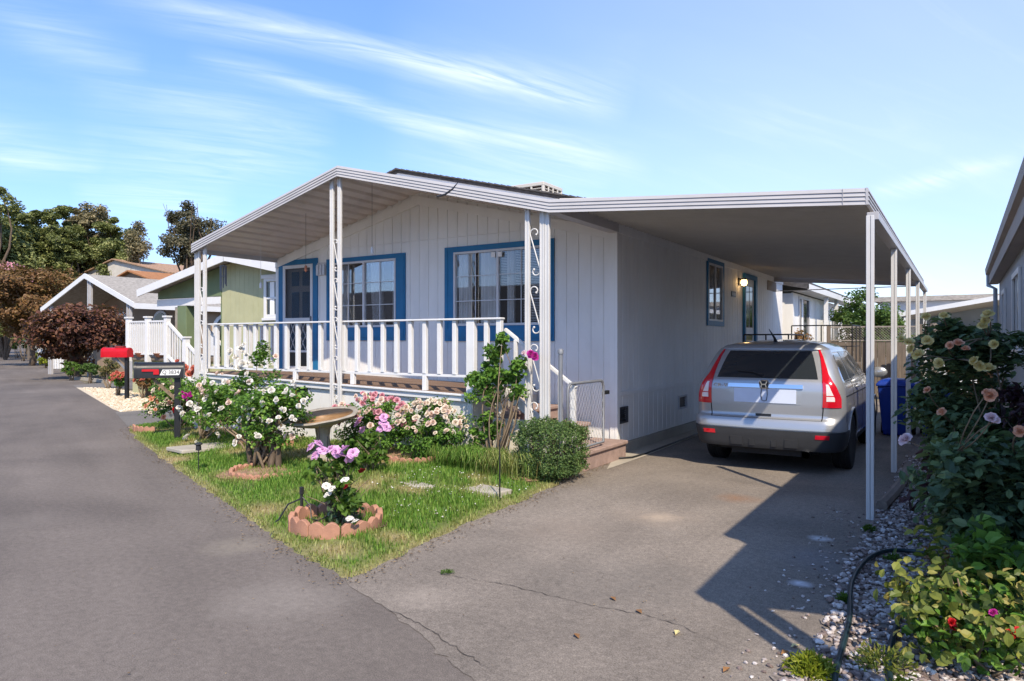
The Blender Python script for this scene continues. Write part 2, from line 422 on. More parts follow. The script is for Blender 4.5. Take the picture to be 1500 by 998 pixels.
# HDR-ish photograph: bright sky light, moderate sun
sl = bpy.data.lights.new('sun', 'SUN'); sl.energy = 3.25; sl.angle = math.radians(.53); sl.color = (1.0, .88, .70)
so = bpy.data.objects.new('sun', sl); C.objects.link(so); so.rotation_mode = 'QUATERNION'
so.rotation_quaternion = SUN.to_track_quat('Z', 'Y'); so.location = (20, -20, 30)
cam = bpy.data.cameras.new('camera'); cam.sensor_width = 36; cam.lens = F_PX/1500*36; cam.clip_end = 3000; cam.clip_start = .05
co_ = bpy.data.objects.new('camera', cam); C.objects.link(co_); co_.location = (0, 0, H_CAM); co_.rotation_euler = (PI/2, 0, TH)
sc.camera = co_
sc.view_settings.view_transform = 'Standard'; sc.view_settings.look = 'None'; sc.view_settings.exposure = .92; sc.view_settings.gamma = 1

# ------------------------------------------------------------------ palette
M = {}
M['siding'] = pm('siding', (.78,.765,.745), .65, .05, 1.5, .25, 120, dirt=(.45,.43,.42), dirt_amt=.22, dirt_scale=.9, stretch=(1.5,1.5,.5))
M['skirt'] = pm('skirt', (.70,.69,.665), .6, .05, 1.5, .2, 90, dirt=(.42,.37,.30), dirt_amt=.35, dirt_scale=1.8, stretch=(1.4,1.4,.7))
M['cream'] = pm('cream', (.70,.64,.54), .6, .08, 2, .2, 90, dirt=(.35,.28,.2), dirt_amt=.4, dirt_scale=2.5)
M['white'] = pm('white', (.68,.675,.67), .45, .04, 3, .12, 80, dirt=(.5,.46,.4), dirt_amt=.25, dirt_scale=3)
M['alu'] = pm('alu', (.43,.415,.415), .4, .04, 3, .06, 60, dirt=(.42,.4,.38), dirt_amt=.25, dirt_scale=2.5)
M['post'] = pm('post', (.58,.57,.56), .45, .04, 3, .06, 60, dirt=(.5,.47,.44), dirt_amt=.25, dirt_scale=2.5)
M['soffit'] = pm('soffit', (.64,.575,.525), .5, .05, 2, .1, 40, dirt=(.28,.23,.19), dirt_amt=.4)
M['blue'] = pm('blue', (.014,.15,.32), .45, .1, 4, .15, 70)
M['shingle'] = pm('shingle', (.07,.065,.065), .9, .3, 14, .6, 60)
M['deck'] = pm('deck', (.19,.12,.08), .7, .15, 3, .3, 40, dirt=(.3,.22,.16), dirt_amt=.4, stretch=(.5,5,1))
M['carpet'] = pm('carpet', (.34,.24,.205), .95, .15, 8, .6, 200)
M['steel'] = pm('steel', (.19,.20,.22), .5, .08, 6, .1, 80, metal=.1)
M['darkmetal'] = pm('darkmetal', (.02,.02,.022), .5, .1, 5, .1, 60)
M['vent'] = pm('vent', (.045,.047,.055), .5, .1, 6, .1, 60)
M['ventframe'] = pm('ventframe', (.42,.43,.47), .5, .08, 6, .1, 60)
M['frame'] = pm('frame', (.60,.60,.62), .35, .05, 4, .05, 60)
M['glass'] = glassm('glass', (.90,.90,.90), .72)
M['darkglass'] = pm('darkglass', (.02,.025,.03), .08, .02, 2, .0, spec=.8)
M['curtain'] = pm('curtain', (.86,.84,.82), .85, .06, 3, .1, 60)
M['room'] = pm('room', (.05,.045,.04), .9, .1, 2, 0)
M['concrete'] = pm('concrete', (.40,.36,.30), .85, .1, 3, .4, 120, dirt=(.25,.2,.15), dirt_amt=.4, dirt_scale=2)
M['stone'] = pm('stone', (.33,.29,.24), .9, .14, 9, .8, 70, dirt=(.14,.13,.09), dirt_amt=.6, dirt_scale=6)
M['terra'] = pm('terra', (.40,.20,.13), .85, .14, 6, .5, 90, dirt=(.24,.13,.09), dirt_amt=.5, dirt_scale=4)
M['wood'] = pm('wood', (.17,.135,.105), .85, .2, 4, .5, 50, stretch=(6,6,.6))
M['oldwood'] = pm('oldwood', (.22,.18,.15), .9, .2, 3, .6, 60, stretch=(3,.6,3))
M['bark'] = pm('bark', (.11,.08,.055), .95, .3, 14, .9, 60, stretch=(1,1,.35))
M['rosewood'] = pm('rosewood', (.21,.155,.10), .9, .3, 20, .9, 80, stretch=(1,1,.4))
M['rubber'] = pm('rubber', (.012,.012,.013), .75, .1, 12, .25, 90)
M['hose'] = pm('hose', (.012,.03,.036), .4, .15, 8, .1, 60)
M['black'] = pm('black', (.014,.014,.016), .42, .1, 5, .1, 60)
M['red'] = pm('red', (.48,.006,.012), .35, .08, 5, .05, 60)
M['binblue'] = pm('binblue', (.008,.04,.30), .42, .06, 4, .15, 80)
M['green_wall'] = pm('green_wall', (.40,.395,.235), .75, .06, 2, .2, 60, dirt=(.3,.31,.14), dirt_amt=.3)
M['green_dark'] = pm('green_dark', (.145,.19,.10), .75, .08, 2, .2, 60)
M['tan'] = pm('tan', (.28,.20,.135), .8, .08, 2, .2, 60)
M['beige'] = pm('beige', (.56,.52,.46), .8, .06, 2, .2, 60)
M['brown'] = pm('brown', (.06,.035,.025), .7, .1, 3, .1, 60)
M['greyroof'] = pm('greyroof', (.33,.30,.265), .9, .25, 7, .6, 40, dirt=(.24,.22,.19), dirt_amt=.7, dirt_scale=3, stretch=(1,1,4))
M['orangeroof'] = pm('orangeroof', (.36,.16,.065), .9, .22, 5, .6, 50, stretch=(1,1,4))
M['tileroof'] = pm('tileroof', (.40,.25,.16), .9, .4, 9, .8, 20)
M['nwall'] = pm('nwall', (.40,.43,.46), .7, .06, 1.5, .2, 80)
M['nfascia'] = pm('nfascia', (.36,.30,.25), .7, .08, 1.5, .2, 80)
M['pot'] = pm('pot', (.35,.13,.07), .8, .1, 5, .2, 60)
M['soil'] = pm('soil', (.13,.085,.055), .95, .3, 8, .8, 60)
M['clothred'] = pm('clothred', (.25,.02,.02), .7, .2, 8, .1)
M['lattice'] = pm('lattice', (.30,.26,.22), .85, .15, 5, .3, 60)
M['dryleaf'] = pm('dryleaf', (.26,.13,.05), .8, .2, 30, 0)
M['dirtpatch'] = M['soil'] and pm('dirtpatch', (.31,.19,.12), .95, .2, 9, .8, 90, dirt=(.3,.2,.12), dirt_amt=.5)

# leaves and petals
M['l_rose'] = leafm('l_rose', ['#29401c', '#486c2a', '#6a9238', '#96b254'])
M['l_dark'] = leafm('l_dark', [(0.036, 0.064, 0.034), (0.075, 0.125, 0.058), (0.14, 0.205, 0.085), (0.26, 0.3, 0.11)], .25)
M['l_box'] = leafm('l_box', [(0.027, 0.053, 0.018), (0.068, 0.128, 0.036), (0.135, 0.21, 0.06), (0.24, 0.3, 0.105)], .25)
M['l_oak'] = leafm('l_oak', [(0.05, 0.066, 0.022), (0.12, 0.142, 0.044), (0.205, 0.225, 0.072), (0.31, 0.31, 0.115)], .25, patch=.25)
M['l_euc'] = leafm('l_euc', [(0.09, 0.084, 0.051), (0.195, 0.173, 0.098), (0.315, 0.262, 0.143), (0.435, 0.345, 0.195)], .25, patch=.3)
M['l_pine'] = leafm('l_pine', [(0.04, 0.043, 0.025), (0.099, 0.094, 0.054), (0.18, 0.153, 0.09)], .15, patch=.4)
M['l_maple'] = leafm('l_maple', [(0.032, 0.013, 0.012), (0.095, 0.036, 0.028), (0.17, 0.07, 0.04), (0.23, 0.12, 0.05)], .25, patch=.5)
M['l_bronze'] = leafm('l_bronze', [(0.06, 0.03, 0.012), (0.15, 0.076, 0.028), (0.22, 0.112, 0.042), (0.22, 0.17, 0.06)], .25, patch=.3)
M['l_purple'] = leafm('l_purple', [(.012,.006,.009), (.035,.012,.02), (.06,.022,.03)], .2)
M['l_yel'] = leafm('l_yel', [(.03,.055,.012), (.10,.14,.025), (.24,.26,.05), (.40,.30,.10)], .35, patch=3)
M['l_bright'] = leafm('l_bright', [(.035,.075,.010), (.075,.15,.020), (.13,.22,.035)], .35)
M['l_lime'] = leafm('l_lime', [(.10,.14,.01), (.22,.26,.02), (.38,.38,.05)], .35)
M['l_palm'] = leafm('l_palm', [(.05,.08,.02), (.10,.14,.03), (.16,.19,.05)], .2)
M['l_rust'] = leafm('l_rust', [(.10,.06,.02), (.22,.11,.04), (.30,.18,.07)], .25)
M['l_tree'] = leafm('l_tree', [(.020,.045,.008), (.05,.105,.018), (.10,.17,.035), (.16,.23,.06)], .3)
M['l_spray'] = leafm('l_spray', [(.04,.05,.012), (.09,.10,.03), (.2,.17,.07), (.32,.22,.10)], .3)
M['p_white'] = petalm('p_white', (.78,.74,.66), (.88,.86,.82))
M['p_blush'] = petalm('p_blush', (.75,.58,.48), (.85,.72,.62))
M['p_pink'] = petalm('p_pink', (.62,.26,.32), (.78,.45,.48))
M['p_cream'] = petalm('p_cream', (.78,.66,.52), (.84,.76,.66))
M['p_orchid'] = petalm('p_orchid', (.62,.30,.55), (.80,.52,.72))
M['p_magenta'] = petalm('p_magenta', (.48,.03,.28), (.60,.06,.36))
M['p_red'] = petalm('p_red', (.45,.008,.012), (.6,.02,.03))
M['p_dkred'] = petalm('p_dkred', (.18,.006,.012), (.30,.015,.025))
M['p_yellow'] = petalm('p_yellow', (.72,.58,.20), (.84,.74,.42))
M['p_peach'] = petalm('p_peach', (.75,.36,.20), (.82,.52,.36))
M['p_palepink'] = petalm('p_palepink', (.74,.56,.58), (.84,.70,.72))
M['p_coral'] = petalm('p_coral', (.62,.18,.12), (.75,.28,.20))

# ------------------------------------------------------------------ ground, road, drive
M['ground'] = pm('ground', (.20,.17,.11), .95, .3, 1.2, .5, 40, dirt=(.10,.12,.04), dirt_amt=.6, dirt_scale=.4)
M['road'] = asphalt('road', (.150,.127,.110), (.116,.098,.086), (.184,.156,.135), .35, stains=[(-3.6,3.0,.5,(.34,.30,.26),.35), (-4.9,3.6,.3,(.30,.26,.2),.5), (-5.8,1.6,.7,(.07,.06,.055),.35), (-9.5,3.4,.8,(.075,.065,.06),.35), (-3.2,.9,.5,(.08,.07,.06),.3), (-7.2,2.9,.6,(.22,.19,.165),.45), (-2.0,2.2,.35,(.07,.06,.055),.35)])
M['drive'] = asphalt('drive', (.214,.182,.153), (.156,.133,.113), (.272,.232,.195), .55,
    stains=[(-2.35,6.29,.22,(.50,.40,.30),.9), (-2.0,7.45,.28,(.26,.12,.05),.6), (-2.45,6.25,.5,(.33,.26,.2),.5), (-.99,6.30,.12,(.7,.7,.72),.95), (-.91,5.08,.09,(.7,.7,.75),.95),
            (-.95,5.7,.4,(.22,.23,.27),.35), (-2.1,4.4,.8,(.12,.11,.10),.4), (-3.0,8.2,.7,(.28,.24,.2),.45), (-2.9,5.4,.6,(.27,.22,.18),.5), (-1.7,4.6,.5,(.12,.11,.10),.3), (-2.9,3.5,.25,(.42,.36,.3),.35), (-1.5,6.8,.5,(.10,.095,.09),.4)])
M['sidepath'] = asphalt('sidepath', (.17,.155,.14), (.13,.12,.11), (.2,.18,.165), .5)
def rough_line0(pts, amp=.012):
    out = []
    for i in range(len(pts)-1):
        a, b = Vector(pts[i]), Vector(pts[i+1]); n = max(1, int((b-a).length/.05))
        for k in range(n): out.append(tuple(a.lerp(b, k/n) + Vector((R.gauss(0,1), R.gauss(0,1)))*amp))
    return out
def sheet(name, pts, z, mat, kind='structure', label=None):
    me = bpy.data.meshes.new(name)
    r = geometry.delaunay_2d_cdt([Vector(p[:2]) for p in pts], [], [list(range(len(pts)))], 1, 1e-5)
    V = [(v.x, v.y, z) for v in r[0]]; me = np_mesh(name, V, [list(f) for f in r[2]], mat)
    bm = bmesh.new(); bm.from_mesh(me)
    for f in bm.faces:
        f.normal_update()
        if f.normal.z < 0: f.normal_flip()
    bm.to_mesh(me); bm.free()
    o = link(name, me); tag(o, label, None, None, kind); return o
sheet('ground', [(-900,-700),(700,-700),(700,1000),(-900,1000)], -.012, M['ground'])
EDGE = [(3.0,1.02),(-.6,2.22),(-2.17,2.85),(-2.51,3.0),(-3.0,3.22),(-3.49,3.41),(-4.2,3.66),(-4.81,3.86),(-6.03,4.35),(-8.35,5.23),(-11.5,6.47),(-13.49,7.39),(-16.39,8.74),(-20.5,10.2),(-25.37,12.21),(-35,16.2),(-52.05,22.79),(-106,44.4),(-240,100)]
sheet('road', [(x+.15, y+.45) for x, y in EDGE] + [(-245,92),(-110,37),(-56,15.4),(-27,4.2),(-14,-.7),(-7,-3.4),(3.2,-7.2),(25,-15),(25,-7)], .0, M['road'])
sheet('driveway', rough_line0([(-.62,2.24),(-2.17,2.86),(-2.51,3.02),(-2.75,3.13),(-3.1,3.27),(-3.49,3.41)]) + [(-3.49,3.41),(-3.9,3.7),(-4.0,4.2),(-4.1,5.2),(-4.2,6.0),(-4.3,8.0),(-4.1,9.1),(-4.1,21.5),(-.62,21.5),(-.62,4)], .004, M['drive'])
sheet('concrete_strip', [(-4.16,9.25),(-3.80,8.2),(-3.78,9.4),(-3.83,11.8),(-3.86,20.6),(-4.16,20.6)], .010, M['concrete'])
sheet('pavement', [(-16.45,8.75),(-13.4,7.38),(-13.0,7.6),(-13.0,14),(-15.6,14),(-16.2,10.0)], .005, M['sidepath'])
M['palegravel'] = pm('palegravel', (.62,.52,.38), .95, .2, 30, .9, 160)
sheet('pale_gravel_bed', [(-26.1,12.55),(-17.1,9.05),(-16.3,8.8),(-16.2,10.0),(-18.5,11.4),(-20.0,11.9),(-24.5,13.0)], .006, M['palegravel'])
sheet('pavement', [(-27.5,13.1),(-26.1,12.55),(-24.5,13.0),(-22,13.5),(-22,26),(-26,26),(-29.5,16)], .005, M['sidepath'])
# long crack across the drive and the frayed joint with the road
def crack(name, pts, w):
    P = []
    for i in range(len(pts)-1):
        a, b = Vector(pts[i]), Vector(pts[i+1]); n = max(2, int((b-a).length/.03))
        for k in range(n): P.append(a.lerp(b, k/n) + Vector((R.uniform(-1,1), R.uniform(-1,1)))*.012)
    P.append(Vector(pts[-1])); mb = MB(); vs = []
    for i, p in enumerate(P):
        ww = w*R.uniform(.25, 1.2)*min(1, 4*min(i, len(P)-1-i)/len(P)+.15)
        vs += [(p.x-.2*ww, p.y-ww, .0085), (p.x+.2*ww, p.y+ww, .0085)]
    mb.add(vs, [(2*i, 2*i+2, 2*i+3, 2*i+1) for i in range(len(P)-1)])
    tag(mb.build(name, M['crackm']), kind='structure')
M['crackm'] = pm('crackm', (.085,.07,.06), .95, .3, 20, 0)
crack('driveway_crack', [(-3.35,3.98),(-3.06,3.91),(-2.53,3.97),(-1.97,3.94),(-1.57,3.98),(-1.34,3.93),(-.95,3.75)], .003)
crack('driveway_crack', [(-3.06,3.25),(-2.75,3.18),(-2.5,3.10),(-2.2,2.98),(-1.9,2.88)], .0035)
crack('driveway_crack', [(-2.2,5.3),(-1.95,5.6),(-1.95,6.1)], .002)

# ------------------------------------------------------------------ lawn
def vnoise(x, y, s, seed=0):
    x, y = np.asarray(x)*s, np.asarray(y)*s; xi, yi = np.floor(x), np.floor(y); fx, fy = x-xi, y-yi
    def h(a, b):
        t = np.sin(a*127.1 + b*311.7 + seed*74.7)*43758.5453; return t-np.floor(t)
    fx = fx*fx*(3-2*fx); fy = fy*fy*(3-2*fy)
    return (h(xi,yi)*(1-fx)+h(xi+1,yi)*fx)*(1-fy) + (h(xi,yi+1)*(1-fx)+h(xi+1,yi+1)*fx)*fy
LB = [(-3.49,3.41),(-4.2,3.66),(-4.81,3.86),(-6.03,4.35),(-7.2,4.78),(-8.35,5.23),(-9.9,5.84),(-11.5,6.47),(-12.9,7.12),(-13.3,7.35)]
RB = [(-4.05,8.6),(-4.0,8.05),(-3.86,7.0),(-3.76,6.0),(-3.73,5.3),(-3.64,4.4),(-3.61,4.18),(-3.49,3.41)]
def rough_line(pts, amp):
    out = []
    for i in range(len(pts)-1):
        a, b = Vector(pts[i]), Vector(pts[i+1]); n = max(1, int((b-a).length/.07))
        for k in range(n): out.append(a.lerp(b, k/n) + Vector((R.gauss(0,1), R.gauss(0,1)))*amp)
    return out
poly = rough_line(LB + [(-13.2,7.9)], .02) + rough_line([(-13.2,7.9),(-12.9,8.6),(-5.3,8.6)], .01) + rough_line([(-5.3,8.6)]+RB, .018)
EL = np.array(LB), np.array(RB)
def edist(x, y):
    d = np.full(np.shape(x), 9.0)
    for L in EL:
        for a, b in zip(L[:-1], L[1:]):
            ab = b-a; t = np.clip(((x-a[0])*ab[0]+(y-a[1])*ab[1])/(ab@ab), 0, 1)
            d = np.minimum(d, np.hypot(x-a[0]-t*ab[0], y-a[1]-t*ab[1]))
    return d
def lawn_z(x, y):
    d = np.clip(edist(np.asarray(x, float), np.asarray(y, float))/1.6, 0, 1)
    return .022 + .085*d*d*(3-2*d) + .012*vnoise(x, y, 2.5, 3)*d
def dryness(x, y):
    e = edist(x, y); n = vnoise(x, y, 1.1, 1)*.6 + vnoise(x, y, 3.2, 2)*.4
    d = np.clip((n-.56)*3.6, 0, 1)*.85; d = np.maximum(d, np.clip(1.15-e/.16, 0, 1)*.75*(.4+.6*vnoise(x, y, 2, 5)))
    for (cx, cy, r) in [(-4.1,3.85,.38),(-4.86,5.6,.3),(-5.6,4.4,.45),(-7.2,5.3,.55),(-8.6,6.3,.4),(-4.3,6.3,.25),(-3.9,4.35,.3),(-5.9,5.6,.3),(-6.1,6.7,.5)]:
        d = np.maximum(d, np.clip(1.1-np.hypot(x-cx, (y-cy)*1.4)/r, 0, 1)*.8)
    return np.clip(d, 0, 1)
gx, gy = np.meshgrid(np.arange(-13.2,-3.4,.09), np.arange(3.4,8.6,.09)); gp = [(a, b) for a, b in zip(gx.ravel(), gy.ravel())]
np_ = [Vector(p) for p in poly]
def inside(x, y, P=poly):
    x, y = np.asarray(x), np.asarray(y); c = np.zeros(x.shape, bool); n = len(P)
    for i in range(n):
        x1, y1, x2, y2 = P[i][0], P[i][1], P[i-1][0], P[i-1][1]
        with np.errstate(divide='ignore', invalid='ignore'):
            c ^= ((y1 > y) != (y2 > y)) & (x < (x2-x1)*(y-y1)/(y2-y1+1e-12)+x1)
    return c
ins = inside(gx.ravel(), gy.ravel()); ed_ = edist(gx.ravel(), gy.ravel())
inner = [Vector(p) for p, k, e in zip(gp, ins, ed_) if k and e > .06]
r_ = geometry.delaunay_2d_cdt(np_ + inner, [], [list(range(len(np_)))], 1, 1e-5)
LV = np.array([(v.x, v.y) for v in r_[0]]); LZ = lawn_z(LV[:,0], LV[:,1]); LZ[:len(np_)] = np.where(edist(LV[:len(np_),0], LV[:len(np_),1]) < .12, -.004, LZ[:len(np_)])
m_, n_, b_ = new_mat('lawn_soil'); M['lawn'] = m_
at = n_.nodes.new('ShaderNodeAttribute'); at.attribute_name = 'dry'
cpos = objco(n_, True); gcol = ramp(n_, noise(n_, cpos, 22, 5, .7), [(.3, (.055,.09,.014)), (.7, (.15,.21,.035))]); dcol = ramp(n_, noise(n_, cpos, 30, 5, .7), [(.3, (.22,.14,.07)), (.7, (.46,.36,.19))])
n_.links.new(mixc(n_, at.outputs['Fac'], gcol, dcol), b_.inputs['Base Color']); b_.inputs['Roughness'].default_value = .95
bump(n_, b_, noise(n_, cpos, 60, 4), .8, .02)
me = np_mesh('lawn', np.column_stack([LV, LZ]), [list(f) for f in r_[2]], M['lawn'], True, attr={'dry': dryness(LV[:,0], LV[:,1])})
bm = bmesh.new(); bm.from_mesh(me)
for f in bm.faces:
    f.normal_update()
    if f.normal.z < 0: f.normal_flip()
bm.to_mesh(me); bm.free()
tag(link('lawn', me), kind='structure')
m_, n_, b_ = new_mat('grass_blade'); M['grass'] = m_
at = n_.nodes.new('ShaderNodeAttribute'); at.attribute_name = 'dry'; gi = n_.nodes.new('ShaderNodeNewGeometry').outputs['Random Per Island']
gc = ramp(n_, gi, [(0, (.05,.125,.014)), (.5, (.118,.255,.03)), (1, (.225,.35,.055))]); dc = ramp(n_, gi, [(0, (.26,.19,.07)), (.6, (.48,.38,.17)), (1, (.55,.5,.26))])
gcol = mixc(n_, at.outputs['Fac'], gc, dc); n_.links.new(gcol, b_.inputs['Base Color']); b_.inputs['Roughness'].default_value = .55; b_.inputs['Specular IOR Level'].default_value = .25
t_ = n_.nodes.new('ShaderNodeBsdfTranslucent'); n_.links.new(gcol, t_.inputs[0]); x_ = n_.nodes.new('ShaderNodeMixShader'); x_.inputs[0].default_value = .35
n_.links.new(b_.outputs[0], x_.inputs[1]); n_.links.new(t_.outputs[0], x_.inputs[2]); n_.links.new(x_.outputs[0], n_.nodes['Material Output'].inputs[0])
def grass(name, X, Y, Z, hgt, dry, wid=.0045, lean=.6):
    n = len(X); a = rng.uniform(0, 2*PI, n); l = lean*rng.uniform(.2, 1.1, n); h = hgt*rng.uniform(.5, 1.25, n)
    b0 = np.stack([X, Y, Z], 1); d = np.stack([np.cos(a)*l, np.sin(a)*l, np.ones(n)], 1)*h[:, None]
    s = np.stack([-np.sin(a), np.cos(a), np.zeros(n)], 1)*wid*rng.uniform(.6, 1.4, n)[:, None]
    mid = b0 + d*np.array([.4,.4,.6]); tip = b0 + d
    V = np.stack([b0-s, b0+s, mid+s*.8, tip, mid-s*.8], 1).reshape(-1, 3); i = np.arange(n)*5
    F = [np.stack([i, i+1, i+2, i+4], 1), np.stack([i+4, i+2, i+3], 1)]
    return tag(link(name, np_mesh(name, V, F, M['grass'], attr={'dry': np.repeat(dry, 5)})), kind='stuff')
N = 190000
X = rng.uniform(-13.3,-3.4,N); Y = rng.uniform(3.35,8.0,N); k = inside(X, Y)
keep = k & (rng.uniform(0,1,N) < .25 + .75*vnoise(X, Y, 5, 9))
X, Y = X[keep], Y[keep]; D = dryness(X, Y)
kk = rng.uniform(0,1,len(X)) > D*.62; X, Y, D = X[kk], Y[kk], D[kk]
near_edge = np.clip(edist(X, Y)/.25, 0, 1)
tag(grass('lawn_grass', X, Y, lawn_z(X, Y)-.006, (.028 + .055*vnoise(X, Y, 1.7, 4)*(1-D) + .012)*(.65+.35*near_edge), np.clip(D*1.1 + rng.normal(0,.12,len(X)), 0, 1)), 'short patchy grass with dry straw coloured spots on the front lawn')
# tiny white clover blossoms
n = 210; X = rng.uniform(-5.3,-3.9,n); Y = rng.uniform(4.6,6.6,n); k = inside(X, Y) & (vnoise(X, Y, 2.3, 8) > .5); X, Y = X[k], Y[k]
pts = np.stack([X, Y, lawn_z(X, Y)+rng.uniform(.03,.06,len(X))], 1)
tag(link('clover_flowers', leaf_mesh('clover_flowers', np.repeat(pts, 2, 0), .016, M['p_white'], (0,0,0), up=.6, aspect=.9)), 'tiny white clover flowers scattered in the lawn', None, None, 'stuff')
# grass tufts in the drive edge and far verge
def ver(n, x0, x1, y0, y1, f):
    X = rng.uniform(x0,x1,n); Y = rng.uniform(y0,y1,n); k = f(X, Y); return X[k], Y[k]

# ------------------------------------------------------------------ gravel bed between the lots
M['gravelbase'] = pm('gravelbase', (.22,.185,.16), .95, .35, 45, 1.0, 120)
gpoly = rough_line([(-.62,20.5),(-.64,9.0),(-.66,7.2),(-.70,6.3),(-.72,5.5),(-.69,4.7),(-.66,4.1),(-.74,3.7),(-.70,3.2),(-.4,2.75)], .025) + [Vector(p) for p in ((.9,2.3),(.9,20.5))]
sheet('gravel_bed', gpoly, .012, M['gravelbase'])
m_, n_, b_ = new_mat('pebble'); M['pebble'] = m_
gi = n_.nodes.new('ShaderNodeNewGeometry').outputs['Random Per Island']
n_.links.new(ramp(n_, gi, [(0,(.09,.065,.058)),(.25,(.20,.145,.125)),(.5,(.31,.26,.24)),(.8,(.44,.39,.37)),(1,(.64,.61,.59))]), b_.inputs['Base Color']); b_.inputs['Roughness'].default_value = .8
ico = bmesh.new(); bmesh.ops.create_icosphere(ico, subdivisions=1, radius=1); IV = np.array([v.co[:] for v in ico.verts]); ico.verts.index_update(); IF = np.array([[v.index for v in f.verts] for f in ico.faces]); ico.free()
def pebbles(name, X, Y, Z, size, mat):
    n = len(X); s = (size*rng.uniform(.55,1.5,n))[:, None, None]; sc_ = rng.uniform(.6,1.25,(n,1,3))*np.array([1,1,.62])
    V = IV[None]*sc_*(1+.16*rng.normal(size=(n,12,1)))*s; a = rng.uniform(0,2*PI,n); c, q = np.cos(a)[:,None], np.sin(a)[:,None]
    V = np.stack([V[:,:,0]*c-V[:,:,1]*q, V[:,:,0]*q+V[:,:,1]*c, V[:,:,2]], 2) + np.stack([X,Y,Z],1)[:,None,:]
    F = (IF[None] + (np.arange(n)*12)[:,None,None]).reshape(-1,3)
    return tag(link(name, np_mesh(name, V.reshape(-1,3), F, mat)), kind='stuff')
n = 15000; Y = 2.4 + rng.uniform(0,1,n)**1.5*9.0; X = rng.uniform(-.74,.75,n); k = inside(X, Y, gpoly); X, Y = X[k], Y[k]
tag(pebbles('white_gravel', X, Y, .016+rng.uniform(0,.012,len(X)), .017, M['pebble']), 'pale mixed pebbles filling the bed beside the driveway')
n = 170; X = -.75 - np.abs(rng.normal(0,.16,n)); Y = rng.uniform(3.2,7.6,n)
tag(pebbles('stray_pebbles', X, Y, np.full(n,.010), .010, M['pebble']), 'a few stray pale pebbles kicked onto the driveway edge')
n = 2600; X = rng.uniform(-26,-16.3,n); Y = 8.8 + (-(X+16.3))*.40 + rng.uniform(0,1.6,n); k = inside(X, Y, [(-26.1,12.55),(-17.1,9.05),(-16.3,8.8),(-16.2,10.0),(-18.5,11.4),(-20.0,11.9),(-24.5,13.0)])
m_, n_, b_ = new_mat('pale_pebble'); M['pale_pebble'] = m_
gi = n_.nodes.new('ShaderNodeNewGeometry').outputs['Random Per Island']; n_.links.new(ramp(n_, gi, [(0,(.42,.32,.2)),(1,(.72,.64,.5))]), b_.inputs['Base Color'])
tag(pebbles('pale_gravel', X[k], Y[k], np.full(k.sum(),.012), .03, M['pale_pebble']), 'cream coloured gravel strip beside the road at the red mailbox')

M['scuff'] = pm('scuff', (.40,.37,.34), .9, .3, 40, 0)
crack('tyre_scuff', [(-1.06,7.85),(-1.02,7.4),(-1.04,6.9),(-1.0,6.45)], .004)
bpy.context.scene.collection.objects['tyre_scuff'].data.materials[0] = M['scuff']
# crumbs of soil and dry leaf along the lawn border
n = 1500; P = []
for L in (LB, RB):
    for _ in range(n):
        i = R.randrange(len(L)-1); a, b = Vector(L[i]), Vector(L[i+1])
        if R.random() > (b-a).length/2.0: continue
        q = a.lerp(b, R.random()); nv = Vector(((b-a).y, -(b-a).x)).normalized(); s = -1 if L is RB else 1
        q = q + nv*abs(R.gauss(0,.09))*(1 if nv.dot(Vector((-.6,-.8)) if L is LB else Vector((1,0))) > 0 else -1); P.append((q.x, q.y, .014))
P = np.array(P)
M['litter'] = leafm('litter', [(.06,.04,.025), (.17,.11,.06), (.33,.24,.13)], .1)
tag(link('leaf_litter', leaf_mesh('leaf_litter', P, .018, M['litter'], (0,0,0), up=.85, aspect=.6, jit=.6)), 'crumbs of soil and dry leaf scattered along the lawn border', None, None, 'stuff')
n = 700; X = rng.uniform(-8,-.7,n); Y = rng.uniform(-.5,9,n); k = (X*-.405+2.0-Y > -9); P = np.stack([X, Y, np.full(n,.013)],1)
tag(link('grit', leaf_mesh('grit', P, .011, M['litter'], (0,0,0), up=.85, aspect=.7, jit=.7)), 'fine grit and leaf crumbs on the paving', None, None, 'stuff')
